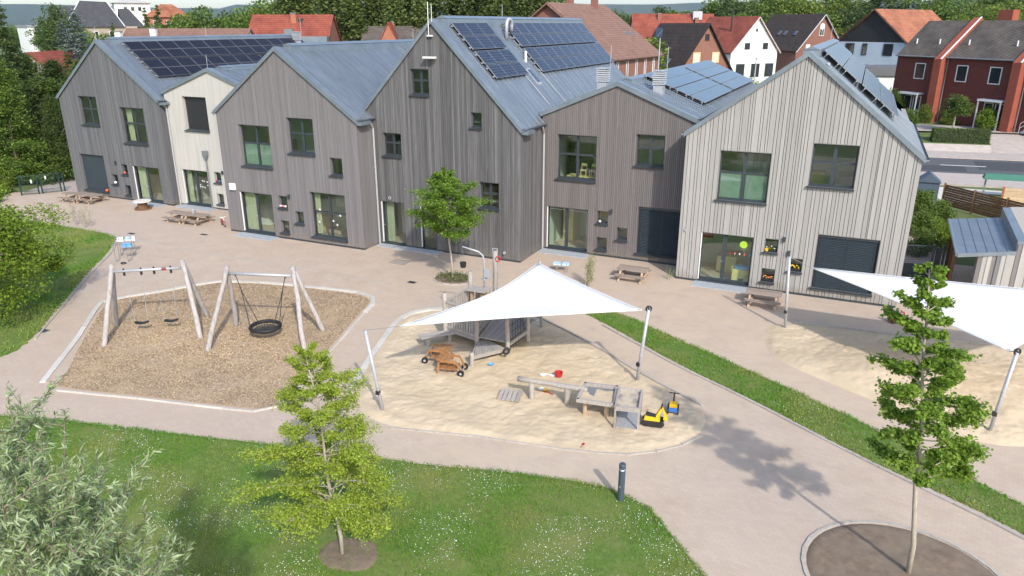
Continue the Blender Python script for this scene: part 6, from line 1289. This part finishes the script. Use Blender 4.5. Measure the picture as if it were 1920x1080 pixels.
hd = root('clipped_hedge', (8.95, 83.7, .68), 'clipped rectangular green hedge across the street', 'hedge', rz=R(9.4)); q = RNG.uniform((-2.5, -.55, .02), (2.5, .55, 1.35), (9000, 3)); e = np.minimum.reduce([2.5-np.abs(q[:, 0]), .55-np.abs(q[:, 1]), 1.35-q[:, 2]]); q = q[e < .16]; leaves('foliage', q, .13, LF_G, hd); build(MB().box(-2.42, -.47, 0, 2.42, .47, 1.27), 'core', mat('hedge_twigs', (.02, .03, .01)), hd, local=True)

# ------------------------------------------------------------------ houses of the neighbourhood
def win(r, x, z, w_, h_, y, frame, glass_, axis='y', sgn=-1, name='window'):
    """window on a local face: axis 'y' = gable end, 'x' = long side"""
    f = MB(); g_ = MB(); t = .09; dpt = .10
    def bx(m, a0, a1, z0, z1, d0, d1):
        lo, hi = sorted((y+sgn*d0, y+sgn*d1))
        if axis == 'y': m.box(a0, lo, z0, a1, hi, z1)
        else: m.box(lo, a0, z0, hi, a1, z1)
    for a0, a1, z0, z1 in ((x-w_/2, x-w_/2+t, z, z+h_), (x+w_/2-t, x+w_/2, z, z+h_), (x-w_/2+t, x+w_/2-t, z, z+t), (x-w_/2+t, x+w_/2-t, z+h_-t, z+h_)): bx(f, a0, a1, z0, z1, .01, .07)
    W = build(f, name, frame, r, local=True); bx(g_, x-w_/2+t, x+w_/2-t, z+t, z+h_-t, .01, .03); build(g_, 'pane', glass_, W, local=True); return W
def gable(name, label, x, y, yaw, wd, ln, eave, apex, wallm, roofm, ov=.35, trim=None, chim=(), z=0., topm=None):
    """local frame: gable end at y=0 looking to -y, ridge runs to +y"""
    r = root(name, (x, y, z), label, 'house', rz=R(yaw)); a = wd/2; m = MB()
    if topm:
        m.box(-a, 0, 0, a, ln, eave, 0); m.add([(-a, 0, eave), (a, 0, eave), (0, 0, apex), (-a, ln, eave), (a, ln, eave), (0, ln, apex)], [(0, 1, 2), (4, 3, 5)], 1); build(m, 'wall', [wallm, topm], r, local=True)
    else:
        m.add([(-a, 0, 0), (a, 0, 0), (a, 0, eave), (0, 0, apex), (-a, 0, eave), (-a, ln, 0), (a, ln, 0), (a, ln, eave), (0, ln, apex), (-a, ln, eave)], [(0, 1, 2, 3, 4), (9, 8, 7, 6, 5), (1, 6, 7, 2), (5, 0, 4, 9)]); build(m, 'wall', wallm, r, local=True)
    s = (apex-eave)/a; L = math.hypot(a+ov, (a+ov)*s); ang = math.atan(s)
    for sg in (-1, 1):
        m = MB().box(0, -ov, 0, L, ln+ov, .16); o = build(m, 'roof', roofm, r, local=True); o.location = (0, 0, apex+.02); o.rotation_euler = (0, ang, 0) if sg > 0 else (0, math.pi-ang, 0)
        if sg < 0: o.location.z += .16*math.cos(ang)*1; o.location.x -= 0
        if trim: build(MB().bar((0, -ov-.03, apex-.02), (sg*(a+ov), -ov-.03, apex-.02-(a+ov)*s), .05, .22, up=(0, 1, 0)), 'barge_board', trim, r, local=True)
    for cx, cy, ch, cm in chim:
        zz = apex-abs(cx)*s; c = build(MB().box(cx-.3, cy-.3, zz-.5, cx+.3, cy+.3, zz+ch), 'chimney', cm, r, local=True); build(MB().box(cx-.35, cy-.35, zz+ch, cx+.35, cy+.35, zz+ch+.1), 'chimney_cap', GREY, c, local=True)
    r['s'] = s; return r
def roofwin(r, sg, u, y, w_, h_, apex, s, m=None):
    ang = math.atan(s); f = build(MB().box(u, y, .17, u+h_, y+w_, .24), 'roof_window', GREY, r, local=True); f.location = (0, 0, apex); f.rotation_euler = (0, ang, 0) if sg > 0 else (0, math.pi-ang, 0)
    if sg < 0:  # stay above the tiles after mirroring
        f.data.transform(Matrix.Translation((0, 0, -.43))); f.location.z += .16*math.cos(ang)
    p = build(MB().box(u+.08, y+.08, .241 if sg > 0 else -.275, u+h_-.08, y+w_-.08, .25 if sg > 0 else -.262), 'pane', m or PVSKY, f, local=True)
h = gable('brick_house', 'red brick gabled house with a dark brown roof and two cream shutters', -18.3, 96.2, 50, 10.6, 9.5, 4.3, 11.5, BR_RED, T_DRK, .3, W_BLACK)
win(h, -1.4, 7.0, 1.1, 1.25, 0, CREAM, plain('cream_blind', (.62, .56, .42), .8)); win(h, 1.5, 7.0, 1.1, 1.25, 0, CREAM, MATS['cream_blind']); win(h, 0, 9.6, .6, .75, 0, BLK, DGLASS); roofwin(h, -1, 5.3, 2.5, .8, 1.2, 11.5, h['s']); roofwin(h, -1, 5.3, 4.2, .8, 1.2, 11.5, h['s'])
h = gable('white_house', 'white rendered gabled house with a red tiled roof and tall flue', -16.3, 124.6, 50, 9.2, 11, 7.6, 12.5, W_WHITE, T_RED, .35, W_WHITE)
for x in (-1.6, 2.0): win(h, x, 7.7, 1.25, 1.15, 0, WHT, DGLASS)
for x in (-2.6, .4, 3.2): win(h, x, 3.6, 1.9, 2.2, 0, WHT, DGLASS)
win(h, .0, 10.4, .3, .45, 0, BLK, DGLASS); build(MB().tube([(-2.0, 3.5, 9.5), (-2.0, 3.5, 13.6)], .12, 8), 'flue', BLK, h, local=True)
h = gable('brick_house', 'brick gabled house with white barge boards and an arched attic window', -8.5, 150.3, 50, 11.0, 12, 7.3, 13.1, BR_RED, T_DRK, .45, WHT)
win(h, 0, 9.5, 1.1, 1.6, 0, WHT, DGLASS); build(MB().tube([(0, -.02, 11.1), (0, -.07, 11.1)], .55, 18), 'window_arch', WHT, h, local=True); build(MB().bar((0, -.085, 9.55), (0, -.085, 11.5), .07, .03), 'muntin', WHT, h, local=True)
for x in (-2.9, .1, 2.8): win(h, x, 6.6, 1.0, 1.5, 0, WHT, W_WHITE if x < 0 else DGLASS)
for y in (2.5, 5, 6.4): roofwin(h, -1, 4.2, y, .6, .9, 13.1, h['s'])
build(MB().hexa([(2.2, -2.2, 6.9), (6.2, -2.2, 6.9), (6.2, 0, 7.1), (2.2, 0, 7.1), (2.2, -2.2, 7.1), (6.2, -2.2, 7.1), (6.2, 0, 7.6), (2.2, 0, 7.6)]), 'canopy', WHITEM, h, local=True)
h = gable('blue_house', 'pale blue house with a black boarded gable and an orange tiled roof', -.2, 131.0, -31.5, 11.4, 15, 8.9, 13.5, W_BLUE, T_ORG, .35, W_BLACK, topm=W_BLACK)
for x, w_, z0, h_ in ((-3.4, 1.5, 7.0, 1.7), (-.9, .8, 7.0, 1.7), (2.9, 1.5, 7.0, 1.7)): win(h, x, z0, w_, h_, 0, BLK, DGLASS)
for x in (-4.2, -3.0, -1.0, .7, 2.2, 3.4): win(h, x, 5.0, .8, .7, 0, WHT, DGLASS)
build(MB().hexa([(3.9, 2.5, 8.0), (9.5, 2.5, 8.0), (9.5, 8.5, 8.0), (3.9, 8.5, 8.0), (3.4, 5.4, 10.4), (8.5, 5.4, 10.2), (8.5, 5.6, 10.2), (3.4, 5.6, 10.4)]), 'side_roof', T_SLT, h, local=True); build(MB().box(4.2, 2.8, 0, 9.2, 8.2, 8.0), 'side_wing', W_BLUE, h, local=True)
h = gable('farmhouse', 'long house with a weathered red tiled roof behind the brick house', -26.5, 142.0, 114.8, 10.5, 14, 7.4, 13.1, W_WHITE, T_RED, .3, None, ((-1.5, 3.0, 1.0, BR_RED), (-.8, 9.5, 1.0, BR_RED)))
win(h, 10.2, 6.2, 1.6, 1.0, -5.25, WHT, DGLASS, 'x', -1); win(h, 7.5, 6.2, 1.2, 1.0, -5.25, WHT, DGLASS, 'x', -1); build(MB().box(-1.2, 2.0, 12.2, -.2, 3.6, 13.6), 'metal_box', STEEL, h, local=True)
h = gable('brown_roof_house', 'big house with a brown tiled roof and two red chimneys behind the tall house', -28.3, 69.6, -5, 13.2, 13, 8.5, 13.3, BR_RED, T_BRN, .4, T_BRN, ((-.9, 6.5, 1.5, BR_RED), (.5, 9.5, 1.5, BR_RED)))
roofwin(h, 1, 4.6, 9.5, .5, .5, 13.3, h['s']); roofwin(h, 1, 4.6, 11.2, .5, .5, 13.3, h['s'])
for y in (1.5, 4, 6.5, 9, 11.5): win(h, y, 6.2, .5, 2.2, 6.6, WHT, DGLASS, 'x', 1)
h = gable('red_roof_house', 'house showing a plain red roof face with one chimney behind the grey house', -57.2, 74.2, 114.8, 9, 9.0, 8.6, 12.4, BR_RED, T_RED, .2, None, ((-.8, 4.2, .9, BR_ORG),))
build(MB().box(-1.0, 3.2, 11.2, -.2, 3.7, 12.1), 'step_hatch', T_GRY, h, local=True)
h = gable('dormer_house', 'house with a grey-brown roof and an orange brick dormer behind the taupe house', -50.3, 83.2, 114.8, 8, 7.2, 8.6, 11.1, BR_ORG, T_GRY, .2, None, ((-.4, 3.9, .8, BR_ORG),))
d_ = MB().add([(-3.2, 2.6, 9.0), (-3.2, 5.2, 9.0), (-3.2, 3.9, 11.5), (0, 2.6, 9.0), (0, 5.2, 9.0), (0, 3.9, 11.5)], [(0, 2, 1), (3, 4, 5), (0, 1, 4, 3)]); build(d_, 'dormer', BR_ORG, h, local=True)
for a, b in (((2.5, 8.9), (3.9, 11.6)), ((5.3, 8.9), (3.9, 11.6))): build(MB().hexa([(-3.35, a[0], a[1]), (.1, a[0], a[1]), (.1, b[0], b[1]), (-3.35, b[0], b[1]), (-3.35, a[0], a[1]+.14), (.1, a[0], a[1]+.14), (.1, b[0], b[1]+.14), (-3.35, b[0], b[1]+.14)]), 'dormer_roof', T_RED, h, local=True)
h = gable('long_low_house', 'long low brown roof with white chimneys behind the left solar roof', -63.6, 67.5, 114.8, 8, 13.5, 8.3, 10.9, W_WHITE, T_BRN, .2, None, ((-1.2, 10.2, .9, W_WHITE), (-1.6, 13.9, .8, W_WHITE))); 
build(MB().box(-1.6, -9, 8.2, -.4, -.5, 10.2), 'flat_wing', ZINCL, h, local=True); build(MB().box(-1.4, -5.2, 10.2, -.8, -4.3, 11.0), 'chimney', GREY, h, local=True)
# slate-roofed villa and its tower, upper left
r = root('slate_villa', (-160, 123, 0), 'large villa with a dark slate hipped roof at upper left', 'house', rz=R(60)); build(MB().box(-7, -4.5, 0, 7, 5, 11.0), 'wall', W_STONE, r, local=True)
m = MB().add([(-7.4, -5, 10.9), (4.4, -5, 10.9), (5.2, 5.4, 10.9), (-7.4, 5.4, 10.9), (-3.2, 0, 16.4), (2.2, 0, 16.2)], [(0, 1, 5, 4), (1, 2, 5), (2, 3, 4, 5), (3, 0, 4), (3, 2, 1, 0)]); build(m, 'roof', T_SLT, r, local=True)
build(MB().add([(-9.6, -2.6, 10.9), (-4, -2.6, 10.9), (-4, 3, 10.9), (-9.6, 3, 10.9), (-9.3, .2, 15.2), (-4, .2, 15.2)], [(0, 1, 5, 4), (2, 3, 4, 5), (3, 0, 4), (1, 2, 5)]), 'side_roof', T_SLT, r, local=True); build(MB().bar((-7.4, -5.02, 11), (-3.2, -.02, 16.45), .14, .14).bar((4.4, -5.02, 11), (2.2, -.02, 16.3), .14, .14), 'hip_flashing', WHT, r, local=True)
build(MB().add([(4.2, -4, 10.8), (8.8, -4, 10.8), (8.8, 3, 10.8), (4.2, 3, 10.8), (4.2, -.5, 14.8), (6.4, -.5, 14.8)], [(0, 1, 5, 4), (1, 2, 5), (2, 3, 4, 5), (3, 0, 4)]), 'gable_roof', T_SLT, r, local=True)
for x in (-4.5, -1.5, 1.5): win(r, x, 8.4, .9, 1.6, -4.5, WHT, DGLASS)
r = root('white_tower', (-172, 142, 0), 'white square tower with three small openings behind the slate roof', 'tower', rz=R(55)); build(MB().box(-4, -4, 0, 4, 4, 16.4), 'shaft', W_WHITE, r, local=True); build(MB().add([(-4.5, -4.5, 16.4), (4.5, -4.5, 16.4), (4.5, 4.5, 16.4), (-4.5, 4.5, 16.4), (0, 0, 17.7)], [(0, 1, 4), (1, 2, 4), (2, 3, 4), (3, 0, 4), (3, 2, 1, 0)]), 'roof', plain('pale_roof', (.45, .43, .40), .7), r, local=True)
for x in (-1.6, 0, 1.6): win(r, x, 14.6, .75, .9, -4, BLK, DGLASS)
r = root('red_hip_house', (-163.5, 145.5, 0), 'house with a red hipped roof right of the white tower', 'house', rz=R(48)); build(MB().box(-5, -4, 0, 5, 4, 13.2), 'wall', BR_ORG, r, local=True); build(MB().add([(-5.6, -4.6, 13.1), (5.6, -4.6, 13.1), (5.6, 4.6, 13.1), (-5.6, 4.6, 13.1), (-1.4, 0, 16.2), (1.4, 0, 16.2)], [(0, 1, 5, 4), (1, 2, 5), (2, 3, 4, 5), (3, 0, 4), (3, 2, 1, 0)]), 'roof', T_ORG, r, local=True)
for x in (-3, 0, 3): win(r, x, 10.8, 1.0, 1.5, -4, WHT, DGLASS)
r = root('white_flat_house', (-240, 166, 0), 'white two-storey house with a flat grey roof at the far left', 'house', rz=R(75)); build(MB().box(-6, 0, 1.0, 4.5, 9, 10.6), 'wall', W_WHITE, r, local=True); build(MB().box(-6.3, -.3, 10.6, 4.8, 9.3, 11.2), 'roof', plain('grey_roof', (.25, .26, .28), .8), r, local=True); build(MB().box(-2.0, -.9, 1.0, 4.4, 0, 10.3), 'bay', W_WHITE, r, local=True); build(MB().box(-6, -.2, -1, 4.5, 9, 1.0), 'base', BR_RED, r, local=True)
for z in (3.2, 7.0):
    for x in (-1.0, .9, 2.9): win(r, x, z, 1.1, 2.2, -.9, GREY, DGLASS)
h = gable('red_tile_house', 'red tiled roof corner at the left edge above the bushes', -65.5, 37.0, 60, 7, 9, 1.4, 4.4, W_STONE, T_RED, .4, T_RED)
bgtree('tall_spruce', 'tall dark conifer at the far left edge of the picture', 'fine_conifer', -62.2, 39.2, 13.2, LF_X, 1.05)
h = gable('red_tile_house', 'small red roof glimpsed between the dark evergreens at the left', -76.8, 50.4, 25, 7, 8, 5.6, 8.7, W_WHITE, T_RED, .4, W_WHITE)
h = gable('far_red_house', 'tiny red-roofed house in the far trees above the black gable', -14.2, 245, 40, 7, 8, 12.3, 17.0, W_WHITE, T_RED, .4)
# red row houses on the right: three stepped units with piers
pA, pB = Vector((2.9, 99.6, 0)), Vector((19.5, 84.6, 0)); dv = (pB-pA).normalized(); nv = Vector((dv.y, -dv.x, 0)); yaw = math.degrees(math.atan2(dv.y, dv.x))
def unit(label, s0, s1, pier, wins, door, fr):
    o = pA+dv*s0-nv*fr; r = root('row_house', (o.x, o.y, TER), label, 'house', 'red brick row houses', R(yaw)); L = s1-s0; E = 6.95; A_ = 10.4; D = 8.
    build(MB().box(0, 0, 0, L, D, E), 'wall', BR_DRK, r, local=True); s = (A_-E)/(D/2); ang = math.atan(s); LL = math.hypot(D/2+.3, (D/2+.3)*s)
    for sg in (1, -1):
        m = MB().box(-.0, 0, -.14, L, LL, 0); q = build(m, 'roof', T_GRY, r, local=True); q.location = (0, -.3, E-.3*s+.16) if sg > 0 else (L, D+.3, E-.3*s+.16); q.rotation_euler = (ang, 0, 0) if sg > 0 else (ang, 0, math.pi)
    build(MB().tube([(0, -.36, E-.15), (L, -.36, E-.15)], .08, 8), 'gutter', GREY, r, local=True)
    if pier:
        x0 = L; pr = [(x0, -1.0, 0), (x0+.9, -1.0, 0), (x0+.9, D, 0), (x0, D, 0)]
        m = MB().add([(x0, -1.0, 0), (x0, -1.0, E-.3), (x0, D/2, A_+.5), (x0, D, E+.4), (x0, D, 0), (x0+.9, -1.0, 0), (x0+.9, -1.0, E-.3), (x0+.9, D/2, A_+.5), (x0+.9, D, E+.4), (x0+.9, D, 0)], [(4, 3, 2, 1, 0), (5, 6, 7, 8, 9), (0, 1, 6, 5), (1, 2, 7, 6), (2, 3, 8, 7), (3, 4, 9, 8)]); build(m, 'pier', REDPIER, r, local=True)
        build(MB().bar((x0+.85, -1.05, E-.27), (x0+.85, D/2, A_+.53), .16, .06), 'pier_coping', WHITEM, r, local=True); build(MB().tube([(x0+1.05, -.15, 0), (x0+1.05, -.15, E)], .06, 8), 'downpipe', GREY, r, local=True)
    for x, z, w_, h_ in wins: win(r, x, z, w_, h_, 0, WHT, DGLASS)
    if door: 
        build(MB().box(door-1.3, -1.0, 2.75, door+1.3, 0, 2.95), 'porch_roof', WHITEM, r, local=True); win(r, door-.6, 0.1, 1.0, 2.5, 0, WHT, DGLASS, name='door'); win(r, door+.6, .1, 1.0, 2.5, 0, WHT, DGLASS, name='side_light')
        for q in (-1.2, 1.2): build(MB().box(door+q-.06, -.95, 0, door+q+.06, -.85, 2.75), 'porch_post', WHT, r, local=True)
    for x in (1.2, L-1.4): build(MB().tube([(x, 1.2, E+.8), (x, 1.2, E+1.7)], .07, 8), 'roof_vent', WHITEM, r, local=True)
    return r
unit('left red brick row house with one upper window and a white porch', 0, 5.5, True, [(3.2, 4.4, 1.3, 1.7)], 2.9, 0)
r = unit('middle red brick row house with two upper windows behind the clipped round tree', 6.4, 14.2, True, [(1.9, 4.4, 1.3, 1.7), (5.6, 4.4, 1.3, 1.7), (1.9, 1.1, 1.4, 1.6)], 6.2, 0)
c_ = build(MB().box(1.6, 4.2, 9.4, 3.2, 5.2, 11.6), 'chimney', REDPIER, r, local=True)
r = unit('right red brick row house cut by the photo edge', 15.1, 23, False, [(1.9, 4.4, 1.6, 1.7), (1.9, 1.0, 1.6, 1.7), (5.4, 4.4, 1.4, 1.7)], None, 0)
st = root('entry_steps', (16.2, 89.0, TER), 'grey steps with a metal handrail at the right row house', 'steps', rz=R(yaw)); 
for i in range(4): build(MB().box(-.9, -1.5+i*.35, 0, .9, .2, .18*(i+1)), 'step', STEP, st, local=True)
build(MB().tube([(-.95, -1.7, .0), (-.95, -1.7, .95), (-.95, 0, 1.6), (-.95, 0, .7)], .035, 6).tube([(-.95, -1.7, .5), (-.95, 0, 1.15)], .025, 6), 'handrail', STEEL, st, local=True)
r = root('white_garage', (4.2, 111.0, 0), 'low white garage with a grey flat roof between the blue and red houses', 'garage', rz=R(20)); build(MB().box(-4.5, 0, 0, 3.2, 6, 5.2), 'wall', W_WHITE, r, local=True); build(MB().box(-4.8, -.3, 5.2, 3.4, 6.2, 6.3), 'roof_edge', plain('grey_panel', (.13, .13, .14), .7), r, local=True); win(r, -.5, 0.3, 5.0, 2.6, 0, WHT, GREY, name='garage_door')
# wooded hills on the horizon
hm = MB(); n = 90
for i in range(n+1):
    a = R(24.78)+R(48)-R(96)*i/n; d = 5200; z = 120+75*float(fbm(np.array([i*.11+2]), np.array([.5]))[0])
    if i/n < .3: z *= .8
    hm.v += [(-math.sin(a)*d, math.cos(a)*d, -20), (-math.sin(a)*(d+900), math.cos(a)*(d+900), z), (-math.sin(a)*(d+2500), math.cos(a)*(d+2500), -20)]
for i in range(n): hm.f += [(3*i, 3*i+3, 3*i+4, 3*i+1), (3*i+1, 3*i+4, 3*i+5, 3*i+2)]; hm.m += [0, 0]
hl = build(hm, 'hills', mat('distant_wood', (.025, .045, .02), (.05, .075, .03), scale=.01, rough=1), smooth=True); hl['kind'] = 'structure'

# the summer haze
hz = MB().box(-5800, -1500, -40, 5800, 9500, 290); ho = build(hz, 'haze', []); ho['kind'] = 'stuff'; ho['label'] = 'thin pale summer haze over the whole place'; ho['category'] = 'haze'
hmat = bpy.data.materials.new('haze'); hmat.use_nodes = True; nt = hmat.node_tree
for nd in list(nt.nodes):
    if nd.type == 'BSDF_PRINCIPLED': nt.nodes.remove(nd)
pv_ = nt.nodes.new('ShaderNodeVolumePrincipled'); pv_.inputs['Color'].default_value = (.75, .85, 1, 1); pv_.inputs['Density'].default_value = 7e-5; pv_.inputs['Anisotropy'].default_value = .3
nt.links.new(pv_.outputs[0], nt.nodes['Material Output'].inputs['Volume']); ho.data.materials.append(hmat)
